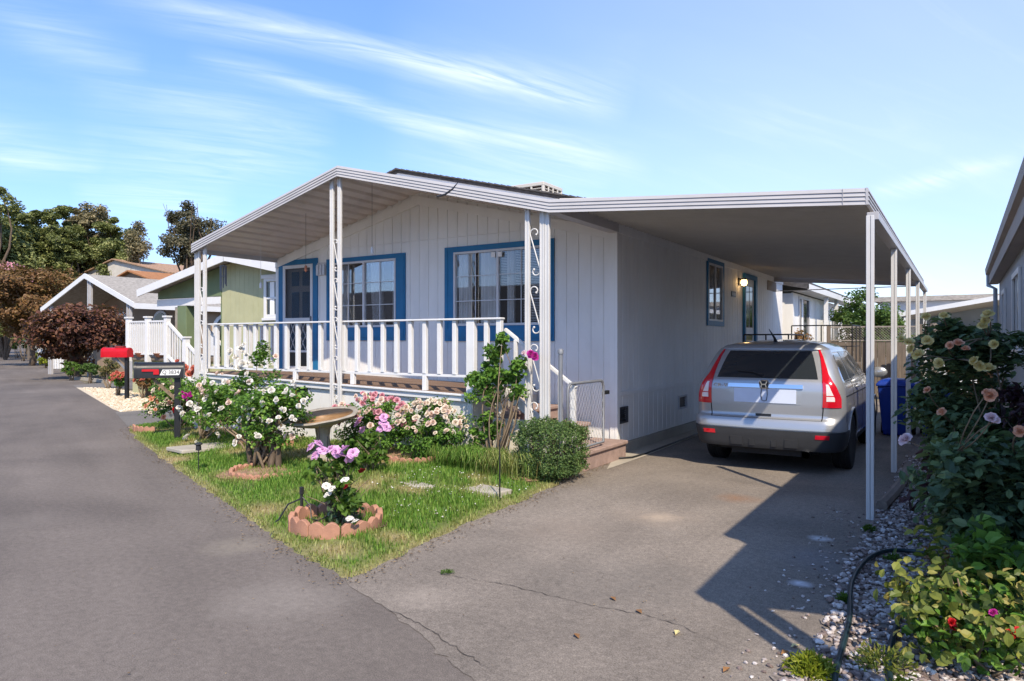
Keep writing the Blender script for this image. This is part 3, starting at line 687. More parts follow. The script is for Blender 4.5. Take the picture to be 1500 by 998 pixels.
# ------------------------------------------------------------------ generic siding wall
def siding(mb, axis, plane, a0, a1, z0, ztop, pitch, openings, out, gap=.009, zsplit=None, th=.05, dp=.009):
    """grooved board siding on a vertical plane. axis 'x': wall runs along x at y=plane; out = +-1 side facing out"""
    br = sorted(set([round(a0 + i*pitch, 4) for i in range(int((a1-a0)/pitch)+1)] + [a1]))
    cuts = sorted(set(br + [round(o[k], 4) for o in openings for k in (0, 1)]))
    cuts = [c for c in cuts if a0-1e-6 <= c <= a1+1e-6]
    def blk(u0, u1, zb, zt0, zt1, d0, d1):
        lo, hi = sorted((plane+out*d0, plane+out*d1))
        mb.prism([(u0, zb), (u1, zb), (u1, zt1), (u0, zt0)], lo, hi, 'y' if axis == 'x' else 'x')
    for u0, u1 in zip(cuts[:-1], cuts[1:]):
        if u1-u0 < .004: continue
        um = (u0+u1)/2
        ops = sorted([(o[2], o[3]) for o in openings if o[0] < um < o[1]])
        segs = []; z = z0
        for (ob, ot) in ops:
            if ob > z: segs.append((z, ob, False))
            z = ot
        segs.append((z, None, True))
        for (zb, zt, top) in segs:
            t0, t1 = (ztop(u0), ztop(u1)) if top else (zt, zt)
            if min(t0, t1) <= zb: continue
            blk(u0, u1, zb, t0, t1, -th, -dp)                              # backing, groove floor
            g0 = gap/2 if u0 in br else 0; g1 = gap/2 if u1 in br else 0
            if zsplit and zb < zsplit < min(t0, t1):
                blk(u0+g0, u1-g1, zb, zsplit, zsplit, -dp-.0005, 0); blk(u0+g0, u1-g1, zsplit+.009, ztop(u0+g0) if top else zt, ztop(u1-g1) if top else zt, -dp-.0005, .004)
            else: blk(u0+g0, u1-g1, zb, ztop(u0+g0) if top else zt, ztop(u1-g1) if top else zt, -dp-.0005, 0)
def frame(mb, x0, x1, z0, z1, w, y0, y1, axis='y'):
    """rectangular ring: outer x0..x1, z0..z1, bar width w (butted)"""
    f = (lambda a,b,c,d: mb.box(a, b, y0, y1, c, d)) if axis == 'y' else (lambda a,b,c,d: mb.box(y0, y1, a, b, c, d))
    f(x0, x0+w, z0, z1); f(x1-w, x1, z0, z1); f(x0+w, x1-w, z1-w, z1); f(x0+w, x1-w, z0, z0+w)

# ------------------------------------------------------------------ the white mobile home
YW, XR, XL, XM = 9.34, -4.17, -11.53, -7.85
roofz = lambda x: 4.47 - .25*abs(x-XM)
under = lambda x: roofz(x) - .13
H = thing('mobile_home', 'white mobile home with blue window trim and grooved siding beside the carport', 'house', (XM, YW, 0))
W1 = (-9.92, -8.36, 1.89, 3.10); W2 = (-7.09, -5.34, 1.89, 3.11); DR = (-11.33, -10.47, 1.08, 3.13)
mb = MB()
siding(mb, 'x', YW, XL, XM, .10, under, .2045, [W1, DR, (W2[0],W2[1],W2[2],W2[3])], -1, zsplit=3.36)
siding(mb, 'x', YW, XM, XR, .10, under, .2045, [W1, W2], -1, zsplit=3.36)
mb.build('front_wall', M['siding'], H)
SW = (13.66, 14.62, 2.04, 3.18); SD = (16.35, 17.25, 1.05, 3.08)
mb = MB(); siding(mb, 'y', XR, YW+.002, 20.5, .86, lambda u: 3.40, .203, [SW, SD], 1, gap=.014)
mb.box(XR-.06, XR+.018, YW+.002, 20.5, .845, .90) if False else None
mb.build('side_wall', M['siding'], H)
mb = MB(); siding(mb, 'y', XR, YW+.002, 20.5, .16, lambda u: .85, .203, [(9.36+.03, 9.70, .46, .66), (11.98, 12.38, .46, .65), (15.3,15.7,.46,.65)], 1, gap=.014)
mb.build('side_skirting', M['siding'], H)
mb = MB(); mb.box(XR+.001, XR+.02, YW+.0, 20.5, .845, .905); mb.build('belt_trim', M['siding'], H)
mb = MB(); mb.box(XR+.001, XR+.024, YW-.02, 20.5, 3.20, 3.345); mb.build('eave_trim', M['siding'], H, bevel=.004)
mb = MB(); mb.box(XR-.02, XR+.022, YW-.03, YW+.06, .14, 3.198); mb.box(XR-.10, XR-.021, YW-.024, YW-.001, .14, 3.30); mb.build('corner_trim', M['siding'], H, bevel=.004)
mb = MB(); mb.box(XR-.02, XR+.035, YW-.03, 20.5, .0, .155); mb.build('base_board', M['concrete'], H)
# left and back walls (plain, unseen from the street)
mb = MB(); mb.box(XL-.05, XL, YW, 20.5, .1, 3.40); mb.prism([(XL,.1),(XR-.06,.1),(XR-.06,under(XR)),(XM,under(XM)),(XL,under(XL))], 20.45, 20.5); mb.build('rear_wall', M['siding'], H)
# gable trim under the awning sheet, following the slope
mb = MB()
for s in (-1, 1):
    x1 = XR+.02 if s > 0 else XL-.02
    mb.prism([(XM, 4.13), (x1, 4.13-.24*abs(x1-XM)), (x1, 4.13-.24*abs(x1-XM)-.15), (XM, 3.98)], YW-.035, YW-.0045)
mb.build('gable_trim', M['siding'], H)
# roof
rf = MB()
for s in (-1, 1):
    xe = XM + s*3.92
    p = [(XM, roofz(XM)), (xe, roofz(xe)), (xe, roofz(xe)-.045), (XM, roofz(XM)-.045)]
    rf.prism(p, 8.78, 20.7)
roof = rf.build('roof', M['shingle'], H)
e = MB()
for s in (-1, 1):
    for k in range(34):                                                # ragged shingle ends on the front rake
        t0, t1 = k/34, (k+1)/34; xa, xb = XM+s*3.92*t0, XM+s*3.92*t1
        e.prism([(xa, roofz(xa)+.004), (xb, roofz(xb)+.004), (xb, roofz(xb)+.020), (xa, roofz(xa)+.030)], 8.74, 9.3)
e.build('shingle_edge', M['shingle'], roof)
mb = MB()
for s in (-1, 1):
    xe = XM + s*3.90
    mb.prism([(XM, roofz(XM)-.047), (xe, roofz(xe)-.047), (xe, roofz(xe)-.16), (XM, roofz(XM)-.16)], 8.80, 8.84)
    mb.box(min(xe, xe-s*.02), max(xe, xe-s*.02), 8.85, 20.65, roofz(xe)-.16, roofz(xe)-.05)
mb.build('rake_board', M['white'], roof)
mb = MB()
for s in (-1, 1):
    xa, xb = XM, XM+s*3.88
    mb.prism([(xa, roofz(xa)-.127), (xb, roofz(xb)-.127), (xb, roofz(xb)-.129), (xa, roofz(xa)-.129)], 8.845, 20.6)
mb.build('soffit', M['white'], roof)

def slide_window(name, o, parent, trim, ydepth=.35, bottom_extra=.0, blinds=False, grid=(4, 3)):
    x0, x1, z0, z1 = o
    t = MB(); frame(t, trim[0], trim[1], trim[2], trim[3], 0, YW, YW) if False else None
    w0, w1, wb, wt = x0-trim[0], trim[1]-x1, z0-trim[2], trim[3]-z1
    t.box(trim[0], x0, YW-.03, YW-.001, trim[2], trim[3]); t.box(x1, trim[1], YW-.03, YW-.001, trim[2], trim[3])
    t.box(x0, x1, YW-.03, YW-.001, z1, trim[3]); t.box(x0, x1, YW-.03, YW-.001, trim[2], z0)
    t.box(trim[0]+.03, trim[1]-.03, YW-.042, YW-.0305, trim[2]+.05, z0-.05); t.box(trim[0]+.02, trim[0]+.07, YW-.038, YW-.0305, trim[2]+.12, trim[3]-.03); t.box(trim[1]-.07, trim[1]-.02, YW-.038, YW-.0305, trim[2]+.12, trim[3]-.03)
    win = t.build(name, M['blue'], parent, bevel=.003)
    f = MB(); frame(f, x0+.002, x1-.002, z0+.002, z1-.002, .035, YW-.038, YW+.03); xm = (x0+x1)/2
    f.box(xm-.02, xm+.02, YW-.034, YW+.02, z0+.037, z1-.037)
    for k in (1, 3):
        xx = x0 + (x1-x0)*k/4; f.box(xx-.006, xx+.006, YW-.020, YW-.011, z0+.037, z1-.037)
    for k in (1, 2):
        zz = z0 + (z1-z0)*k/3; f.box(x0+.037, xm-.02, YW-.019, YW-.010, zz-.006, zz+.006); f.box(xm+.02, x1-.037, YW-.019, YW-.010, zz-.006, zz+.006)
    f.build('sash', M['frame'], win)
    g = MB(); g.box(x0+.036, x1-.036, YW-.006, YW-.002, z0+.036, z1-.036); g.build('pane', M['glass'], win)
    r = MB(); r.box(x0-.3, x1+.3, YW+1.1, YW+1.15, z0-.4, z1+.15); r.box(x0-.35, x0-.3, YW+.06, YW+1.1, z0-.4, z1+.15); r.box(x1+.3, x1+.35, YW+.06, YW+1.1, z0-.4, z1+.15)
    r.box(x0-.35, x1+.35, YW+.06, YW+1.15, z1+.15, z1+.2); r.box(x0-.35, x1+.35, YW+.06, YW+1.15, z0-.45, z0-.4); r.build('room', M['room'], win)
    return win
def drape(parent, x0, x1, z0, z1, y, amp=.03, n=40, mat='curtain', skew=0):
    mb = MB(); vs = []
    for j, z in enumerate((z1, (z0+z1)/2, z0)):
        for i in range(n+1):
            t = i/n; x = x0+(x1-x0)*t + skew*(j/2)**2*(1 if x1 > x0 else -1)
            vs.append((x, y + amp*math.sin(t*n*.9) + .4*amp*math.sin(t*n*.37+1), z))
    mb.add(vs, [(j*(n+1)+i, j*(n+1)+i+1, (j+1)*(n+1)+i+1, (j+1)*(n+1)+i) for j in (0,1) for i in range(n)])
    return mb.build('curtain', M[mat], parent, smooth=True)
win1 = slide_window('window', W1, H, (-10.10, -8.15, 1.65, 3.18))
drape(win1, -9.88, -9.55, 1.9, 3.08, YW+.05); drape(win1, -9.05, -8.75, 1.9, 3.08, YW+.05, skew=.06); drape(win1, -8.5, -8.38, 1.9, 3.08, YW+.05)
win2 = slide_window('window', W2, H, (-7.28, -5.19, 1.64, 3.20))
drape(win2, -7.05, -6.75, 1.9, 3.09, YW+.05); drape(win2, -6.6, -6.25, 1.9, 3.09, YW+.05); drape(win2, -6.1, -5.95, 1.9, 3.09, YW+.08)
mb = MB()
for k in range(46):
    z = 1.93 + k*.0255; mb.box(-5.78, -5.36, YW+.06, YW+.075, z, z+.012)
for k in range(22):
    z = 2.52 + k*.0255; mb.box(-6.20, -5.785, YW+.06, YW+.075, z, z+.012)
mb.build('blind', M['white'], win2)
mb = MB(); mb.box(-6.33,-6.25,YW-.045,YW-.039,2.98,3.06); mb.box(-6.20,-6.12,YW-.045,YW-.0395,2.98,3.06); mb.build('sticker', M['curtain'], win2)
# front door: blue panelled door behind a white screen door
d = MB(); x0, x1, z0, z1 = DR
d.box(x0-.13, x0, YW-.03, YW-.001, .95, z1+.10); d.box(x1, x1+.12, YW-.03, YW-.001, .95, z1+.10); d.box(x0, x1, YW-.03, YW-.001, z1, z1+.10)
door = d.build('door', M['blue'], H, bevel=.003)
d = MB(); d.box(x0+.01, x1-.01, YW+.06, YW+.10, z0, z1); leaf = d.build('door_leaf', M['frame'], door)
d = MB()
for (a, b) in ((x0+.17, x0+.38), (x0+.48, x1-.15)):
    for (p, q) in ((2.72, 3.0), (1.95, 2.60), (1.25, 1.80)): d.box(a, b, YW+.045, YW+.059, p, q)
d.build('door_panel', M['blue'], leaf, bevel=.006) if False else d.build('door_panel', M['blue'], door, bevel=.006)
s = MB(); frame(s, x0+.005, x1-.005, z0+.005, z1-.005, .065, YW-.035, YW-.005)
s.box(x0+.07, x1-.07, YW-.033, YW-.008, 2.02, 2.09); s.box(x0+.07, x1-.07, YW-.032, YW-.009, 1.42, 1.46)
scr = s.build('screen_door', M['frame'], door, bevel=.002)
m_, n_, b_ = new_mat('screenmesh'); M['screen'] = m_
tr = n_.nodes.new('ShaderNodeBsdfTransparent'); mx = n_.nodes.new('ShaderNodeMixShader'); mx.inputs[0].default_value = .42
b_.inputs['Base Color'].default_value = (.03,.03,.035,1); n_.links.new(tr.outputs[0], mx.inputs[1]); n_.links.new(b_.outputs[0], mx.inputs[2]); n_.links.new(mx.outputs[0], n_.nodes['Material Output'].inputs[0])
s = MB(); s.box(x0+.066, x1-.066, YW-.014, YW-.012, 2.092, z1-.072); s.box(x0+.066, x1-.066, YW-.014, YW-.012, 1.465, 2.018); s.build('screen_mesh', M['screen'], door)
s = MB(); s.box(x0+.066, x1-.066, YW-.016, YW-.012, z0+.07, 1.418); s.build('kick_plate', M['black'], door)
s = MB()
zc0, zc1 = 1.47, 2.015; ww = (x1-x0-.14)/5
for k in range(5):
    xa = x0+.07+ww*k
    for (p, q) in (((0,0),(1,.5)),((1,.5),(0,1)),((1,0),(0,.5)),((0,.5),(1,1))):
        s.bar((xa+ww*p[0], YW-.022, zc0+(zc1-zc0)*p[1]), (xa+ww*q[0], YW-.022, zc0+(zc1-zc0)*q[1]), .008, .006, up=(0,1,0))
s.build('grille', M['frame'], door)
s = MB(); s.box(x1-.055, x1-.03, YW-.06, YW-.036, 2.02, 2.12); s.build('handle', M['steel'], door)
# three bar porch sconce
s = MB(); s.box(-10.35, -10.10, YW-.02, YW-.001, 3.10, 3.13)
for k in range(3): s.lathe([(.001,2.88),(.028,2.89),(.03,3.06),(.02,3.09),(.001,3.095)], (-10.31+.085*k, YW-.055, 0), 10)
s.build('wall_lamp', M['frame'], H, auto=40)
# side window, door, lit lamp, house number, vent
t = MB(); y0, y1, z0, z1 = SW
for (a,b,c,dd) in ((y0-.09,y0,z0-.10,z1+.08),(y1,y1+.09,z0-.10,z1+.08),(y0,y1,z1,z1+.08),(y0,y1,z0-.10,z0)): t.box(XR+.001, XR+.03, a, b, c, dd)
swn = t.build('window', M['blue'], H, bevel=.003); swn['label'] = 'narrow tall side window'
f = MB(); frame(f, y0+.002, y1-.002, z0+.002, z1-.002, .035, XR-.03, XR+.026, 'x'); f.box(XR-.02, XR+.02, (y0+y1)/2-.02, (y0+y1)/2+.02, z0+.037, z1-.037); f.build('sash', M['frame'], swn)
g = MB(); g.box(XR-.004, XR, y0+.036, y1-.036, z0+.036, z1-.036); g.build('pane', M['glass'], swn)
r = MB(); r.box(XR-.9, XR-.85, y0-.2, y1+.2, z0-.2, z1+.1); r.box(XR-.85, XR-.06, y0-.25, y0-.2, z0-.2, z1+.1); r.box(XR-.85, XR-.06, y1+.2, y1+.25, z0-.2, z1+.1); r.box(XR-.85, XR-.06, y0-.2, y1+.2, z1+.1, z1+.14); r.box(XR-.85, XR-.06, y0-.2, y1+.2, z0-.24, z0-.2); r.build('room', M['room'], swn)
g = MB(); g.box(XR-.10, XR-.09, (y0+y1)/2+.05, y1-.04, z0+.04, z0+.9); g.build('curtain', M['curtain'], swn)
t = MB(); y0, y1, z0, z1 = SD
t.box(XR+.001, XR+.06, y0-.1, y0, .9, z1+.1); t.box(XR+.001, XR+.06, y1, y1+.16, .9, z1+.1); t.box(XR+.001, XR+.06, y0, y1, z1, z1+.1)
sdr = t.build('door', M['blue'], H, bevel=.003)
f = MB(); f.box(XR-.02, XR+.012, y0+.004, y1-.004, z0, z1-.004); f.build('door_leaf', M['white'], sdr)
g = MB(); g.box(XR+.013, XR+.018, y0+.14, y0+.42, 1.95, 2.9); g.box(XR+.013, XR+.018, y0+.48, y1-.14, 1.95, 2.9); g.box(XR+.013, XR+.018, y0+.14, y1-.14, 1.3, 1.8); g.build('door_light', M['darkglass'], sdr)
lm = MB(); lm.box(XR+.001, XR+.03, 15.86, 15.98, 2.88, 3.04); lm.tube([(XR+.03,15.92,3.0),(XR+.11,15.92,3.03)], .012); lm.lathe([(.02,3.04),(.07,3.02),(.075,3.0)], (XR+.12,15.92,0), 12)
wl = lm.build('wall_lamp', M['darkmetal'], H)
m_, n_, b_ = new_mat('bulb'); b_.inputs['Base Color'].default_value = (.9,.7,.4,1); b_.inputs['Emission Color'].default_value = (1,.62,.25,1); b_.inputs['Emission Strength'].default_value = 5; M['bulb'] = m_
lm = MB(); lm.lathe([(.001,2.86),(.05,2.875),(.072,2.93),(.06,2.99),(.001,3.0)], (XR+.12,15.92,0), 14); lm.build('globe', M['bulb'], wl, smooth=True)
s = MB(); s.box(XR+.001, XR+.014, 15.32, 15.66, 2.60, 2.72); num = s.build('number_plate', M['black'], H)
s = MB()
for k in range(4):
    yy = 15.37+.075*k; s.box(XR+.0145, XR+.017, yy, yy+.03, 2.63, 2.69)
s.build('number', M['frame'], num)
s = MB(); s.box(XR+.001, XR+.02, 18.65, 19.65, 2.95, 3.19)
for k in range(7): s.obox((XR+.026, 19.15, 2.975+.032*k), (.018,.96,.006), Matrix.Rotation(.6,3,'Y'))
s.build('wall_vent', M['nfascia'], H)
for (a, b) in ((9.39, 9.70), (11.98, 12.38), (15.3, 15.7)):
    s = MB(); frame(s, a-.02, b+.02, .44, .68, .03, XR-.02, XR+.016, 'x'); v = s.build('crawl_vent', M['ventframe'] if a > 10 else M['vent'], H)
    s = MB(); s.box(XR-.045, XR-.03, a, b, .46, .66)
    for k in range(6): s.box(XR-.029, XR-.012, a, b, .475+.03*k, .483+.03*k)
    s.build('louver', M['vent'], v)

# rooftop evaporative cooler (stands on the roof)
cx, cy = -7.86, 13.3; cb = roofz(cx)-.05
Kc = thing('evaporative_cooler', 'beige rooftop evaporative cooler box with louvred sides on the dark roof', 'cooler', (cx, cy, cb))
s = MB(); s.box(cx-.44, cx+.44, cy-.42, cy+.42, cb+.01, cb+.12); s.box(cx-.44, cx+.44, cy-.42, cy+.42, cb+.52, cb+.60)
for a in (-1,1):
    for b in (-1,1): s.box(cx+a*.44-(.06 if a>0 else 0), cx+a*.44+(.06 if a<0 else 0), cy+b*.42-(.06 if b>0 else 0), cy+b*.42+(.06 if b<0 else 0), cb+.12, cb+.52)
s.build('cabinet', M['beige'], Kc, bevel=.012)
s = MB(); s.box(cx-.38, cx+.38, cy-.36, cy+.36, cb+.12, cb+.52); s.build('core', M['brown'], Kc)
for side in range(4):
    s = MB()
    for k in range(6):
        z = cb+.16+.060*k
        if side == 0: s.obox((cx, cy-.40, z), (.76,.03,.012), Matrix.Rotation(-.6,3,'X'))
        if side == 1: s.obox((cx, cy+.40, z), (.76,.03,.012), Matrix.Rotation(.6,3,'X'))
        if side == 2: s.obox((cx+.42, cy, z), (.03,.72,.012), Matrix.Rotation(-.6,3,'Y'))
        if side == 3: s.obox((cx-.42, cy, z), (.03,.72,.012), Matrix.Rotation(.6,3,'Y'))
    if side < 2:
        for q in (-.13,.13): s.box(cx+q-.02, cx+q+.02, cy+(-.418 if side==0 else .402), cy+(-.402 if side==0 else .418), cb+.12, cb+.52)
    else:
        for q in (-.2,0,.2): s.box(cx+(.422 if side==2 else -.438), cx+(.438 if side==2 else -.422), cy+q-.02, cy+q+.02, cb+.12, cb+.52)
    s.build('louver_panel', M['beige'], Kc)

# ------------------------------------------------------------------ gabled porch awning and carport
YA = 7.47; VX = -4.21; LX = 2*XM-VX
azb = lambda x: 3.205 + .247*(abs(VX-XM)-abs(x-XM))       # fascia bottom
FP = []                                                    # lapped fascia profile (outwards, up)
for k in range(4): FP += [(.032, .0405*k), (.020, .0405*(k+1)-.002)]
FP = FP + [(0.0, .163), (0.0, 0.0)]
A = thing('porch_awning', 'white gabled aluminium porch awning on scrolled iron posts over the front porch', 'awning', (XM, YA, 0))
for s in (-1, 1):
    xe = VX if s > 0 else LX
    mb = MB(); mb.extr((XM, YA, azb(XM)), (xe, YA, azb(xe)), FP, (0,-1,0)); mb.build('fascia', M['alu'], A)
    # corrugated pan sheet, ribs running from wall to fascia
    xs = []; n = int(abs(xe-XM)/.245)
    for k in range(n+1):
        t = XM + s*.245*k
        for dx, dz in ((0,0),(.15,0),(.175,.045),(.22,.045),(.244,0)):
            x = t+s*dx
            if abs(x-XM) <= abs(xe-XM): xs.append((x, dz))
    xs.append((xe, 0)); vs = []
    for off in (.085, .092):
        for y in (YA+.002, YW-.002):
            for x, dz in xs: vs.append((x, y, azb(x)+off+dz))
    m = len(xs); fs = [(i, i+1, m+i+1, m+i) for i in range(m-1)] + [(2*m+i, 3*m+i, 3*m+i+1, 2*m+i+1) for i in range(m-1)]
    fs += [(i, 2*m+i, 2*m+i+1, i+1) for i in range(m-1)] + [(m+i, m+i+1, 3*m+i+1, 3*m+i) for i in range(m-1)]
    mb = MB(); mb.add(vs, fs); mb.build('roof_panel', M['soffit'], A)
mb = MB(); mb.extr((LX, YW-.01, azb(LX)), (LX, YA+.0, azb(LX)), FP, (-1,0,0)); mb.build('gutter', M['alu'], A)
def scroll(cx, y, z, w, h):
    """one wrought S: hook at top, diagonal, hook at bottom; point symmetric about (cx, z)"""
    pts = []; r1 = w*.49
    cxx, cz = 0.0, h/2 - r1
    for i in range(19):
        t = i/18; a = math.radians(-40 + 245*t); r = r1*(.30+.70*min(1, t*1.25))
        pts.append((cxx + r*math.cos(a)*(.95), cz + r*math.sin(a)))
    half = [(x, zz) for x, zz in pts]
    full = half + [(-x, -zz) for x, zz in reversed(half)]
    return [(cx+x, y, z+zz) for x, zz in full]
def post_pair(x0, x1, y, zb, zt, extra=None, lim=.7):
    mb = MB()
    for i, x in enumerate((x0, x1) + ((extra,) if extra else ())):
        t_ = zt(x) if callable(zt) else zt
        mb.box(x-.031, x+.031, y-.008, y+.028, zb, t_); mb.box(x-.031, x-.014, y-.016, y-.0082, zb, t_); mb.box(x+.014, x+.031, y-.016, y-.0082, zb, t_)
    p = mb.build('post', M['post'], A, bevel=.003, seg=1)
    w = x1-x0-.062; h = max(.50, w*4.0); z = zb+.25; cx = (x0+x1)/2
    while z+h/2 < zt(cx) - lim:
        s = MB(); s.tube(scroll(cx, y+.01, z+h/2, w, h), .0095, 5)
        pp = scroll(cx, y+.01, z+h/2, w, h); s.lathe([(.001,-.016),(.013,-.01),(.016,0),(.013,.01),(.001,.016)], pp[0], 8); s.lathe([(.001,-.016),(.013,-.01),(.016,0),(.013,.01),(.001,.016)], pp[-1], 8)
        s.build('scroll', M['post'], p, smooth=True); z += h*1.18
    return p
post_pair(-8.06, -7.895, 7.54, .08, lambda x: azb(x)+.06)
post_pair(-11.42, -11.24, 7.54, .08, lambda x: azb(x)+.06, -11.49)
post_pair(-4.58, -4.365, 7.54, .03, lambda x: azb(x)+.06, -4.295, .28)

K = thing('carport', 'white aluminium carport roof on slim posts over the driveway', 'carport', (-.70, 7.2, 0))
czb = lambda x: 3.205 - .0765*(x-VX)
CXR, CY1 = -.76, 19.35
mb = MB(); mb.extr((VX, YA, czb(VX)), (CXR, YA, czb(CXR)), FP, (0,-1,0)); mb.extr((-.96, YA-.001, czb(-.96)), (-.955, YA-.001, czb(-.955)), [(.034,.003),(.034,.160),(.0,.16),(.0,.003)], (0,-1,0)); mb.build('fascia', M['alu'], K)
mb = MB(); mb.extr((CXR, YA-.032, czb(CXR)), (CXR, CY1, czb(CXR)), FP, (1,0,0)); mb.build('gutter', M['alu'], K)
mb = MB(); mb.box(VX, CXR, CY1-.03, CY1, czb(CXR)+.0, czb(CXR)+.02); mb.prism([(VX, czb(VX)+.0), (CXR, czb(CXR)+.0), (CXR, czb(CXR)+.16), (VX, czb(VX)+.16)], CY1, CY1+.03); mb.build('rear_fascia', M['alu'], K)
ys = []; n = int((CY1-YA)/.15)
for k in range(n):
    t = YA+.003+.15*k
    for dy, dz in ((0,0),(.085,0),(.100,.05),(.135,.05)): ys.append((t+dy, dz))
ys.append((CY1-.035, 0)); vs = []
for off in (.125, .132):
    for x in (XR+.03, CXR-.002):
        for y, dz in ys: vs.append((x, y, czb(x)+off+dz-(.025 if x > -2 else -.008)))
m = len(ys); fs = [(i, i+1, m+i+1, m+i) for i in range(m-1)] + [(2*m+i, 3*m+i, 3*m+i+1, 2*m+i+1) for i in range(m-1)] + [(i, 2*m+i, 2*m+i+1, i+1) for i in range(m-1)] + [(m+i, m+i+1, 3*m+i+1, 3*m+i) for i in range(m-1)]
mb = MB(); mb.add(vs, fs); mb.build('roof_panel', M['soffit'], K)
mb = MB()
for k in range(n):                                                  # folded seam lips between the pans
    y = YA+.003+.15*k+.118; mb.prism([(XR+.04, czb(XR+.04)+.133+.05), (CXR-.01, czb(CXR-.01)+.10+.05), (CXR-.01, czb(CXR-.01)+.082), (XR+.04, czb(XR+.04)+.115)], y-.004, y+.004)
mb.build('pan_seam', M['post'], K)
# filler box added along the valley to block sun leaking between the sheets
mb = MB(); mb.box(XR-.02, XR+.028, YA+.01, YW-.03, 3.325, 3.40) if False else None
mb = MB(); mb.box(VX-.06, VX+.09, YA+.012, YW-.035, 3.20, 3.37); mb.build('valley_sun_filler', M['alu'], K)
mb = MB(); mb.box(-.755, -.655, YA+.02, CY1-.04, 2.80, 2.875); mb.build('beam', M['alu'], K, bevel=.003, seg=1)
for y in (7.18+.06, 9.98, 12.83, 15.72, 18.95):
    mb = MB(); mb.box(-.734, -.701, y-.028, y+.024, 0, 2.80); mb.box(-.696, -.668, y-.028, y+.024, 0, 2.80); mb.box(-.701, -.696, y-.020, y+.02, 0, 2.80)
    mb.build('post', M['post'], K, bevel=.003, seg=1)
# the bent hook of wire and the dangling bits on the fascia
tag(MB().tube([PY(640,288,7.35), PY(652,285,7.34), PY(663,277,7.33), PY(671,267,7.33)], [.012,.014,.012,.004], 6).build('plastic_hook', M['vent'], loc=PY(652,285,7.34)), 'curved grey strip of loose trim hanging off the awning fascia', 'trim strip')

# ------------------------------------------------------------------ porch deck
fl = lambda x: .93 - .026*(x+5.5)
Pq = thing('porch', 'raised front porch with brown floor, white slat railing and white skirting', 'porch', (-8.4, 8.4, 0))
PX0, PX1, PY0, PY1 = -11.45, -5.50, 7.60, YW-.04
mb = MB(); n = 13
for k in range(n):
    ya = PY0 + (PY1-PY0)*k/n + .003; yb = PY0 + (PY1-PY0)*(k+1)/n - .003
    mb.prism([(PX0, fl(PX0)-.03), (PX1, fl(PX1)-.03), (PX1, fl(PX1)), (PX0, fl(PX0))], ya, yb)
mb.build('floor', M['deck'], Pq)
mb = MB(); mb.prism([(PX0, fl(PX0)-.028), (PX1+.03, fl(PX1)-.028), (PX1+.03, fl(PX1)-.10), (PX0, fl(PX0)-.10)], PY0-.03, PY0-.002); mb.box(PX1+.003, PX1+.03, PY0, PY1, fl(PX1)-.10, fl(PX1)-.028)
mb.prism([(PX0, fl(PX0)-.001), (PX1+.03, fl(PX1)-.001), (PX1+.03, fl(PX1)-.026), (PX0, fl(PX0)-.026)], PY0-.06, PY0-.002); mb.build('edge_trim', M['white'], Pq, bevel=.003, seg=1)
vents = [PY(440,572,PY0), PY(634,597,PY0)]
vo = [(v.x-.19, v.x+.19, v.z-.11, v.z+.06) for v in vents]
mb = MB(); siding(mb, 'x', PY0+.02, PX0, PX1, .03, lambda u: fl(u)-.105, .255, vo, -1, gap=.005); mb.build('skirting', M['skirt'], Pq)
for o in vo:
    s = MB(); frame(s, o[0]-.02, o[1]+.02, o[2]-.02, o[3]+.02, .035, PY0, PY0+.03); v = s.build('crawl_vent', M['ventframe'], Pq)
    s = MB(); s.box(o[0], o[1], PY0+.045, PY0+.05, o[2], o[3])
    for k in range(9): s.box(o[0]+.04*k, o[0]+.04*k+.006, PY0+.030, PY0+.044, o[2], o[3])
    s.build('mesh_screen', M['vent'], v)
mb = MB(); mb.box(PX1, PX1+.02, PY0+.02, PY1, .03, fl(PX1)-.105); mb.box(PX1+.02, PX1+.75, PY0+.16, PY0+.19, .03, .62); mb.box(PX1+.752, PX1+.95, PY0+.16, PY0+.19, .03, .42); mb.build('side_skirting', M['cream'], Pq)
YR = PY0+.05
tr_ = lambda x: fl(x) + 1.0 - .0*(x); br_ = lambda x: fl(x) + .20
tr_ = lambda x: 1.945; br_ = lambda x: 1.175 - .004*(x+5.5)
mb = MB(); mb.box(PX0+.02, -5.02, YR-.06, YR+.05, 1.925, 1.95); mb.build('handrail', M['white'], Pq, bevel=.006)
mb = MB(); mb.box(PX0+.02, -5.05, YR-.02, YR+.02, 1.15, 1.185); mb.build('bottom_rail', M['white'], Pq, bevel=.004)
def rail_part(name, me_x, z0, z1, w, parent=Pq, y=YR, d=.03):
    mb = MB(); mb.box(me_x-w/2, me_x+w/2, y-d, y+d, z0, z1); return mb.build(name, M['white'], parent, bevel=.004, seg=1)
bal = None
x = -11.30
while x < -5.1:
    if bal is None: bal = rail_part('baluster', x, 1.187, 1.924, .062)
    else:
        b = bal.copy(); C.objects.link(b); b.parent = Pq; b.location = (x+11.30, 0, 0); ORG[b] = ORG[Pq]
    x += .262
for px, w in ((-9.0, .07), (-7.72, .07), (-6.32, .07)): rail_part('rail_post', px, fl(px), 1.149, w)
rail_part('rail_post', -5.52, fl(PX1), 1.95, .13, d=.04); rail_part('rail_post', -5.07, .66, 1.93, .075, d=.035)
mb = MB(); mb.box(PX0+.01, PX0+.06, YR, PY1-.1, 1.92, 1.945); mb.box(PX0+.015, PX0+.055, YR+.02, PY1-.1, 1.16, 1.19)
for k in range(6): mb.box(PX0+.015, PX0+.05, YR+.2+.25*k, YR+.26+.25*k, 1.19, 1.92)
mb.build('end_rail', M['white'], Pq)
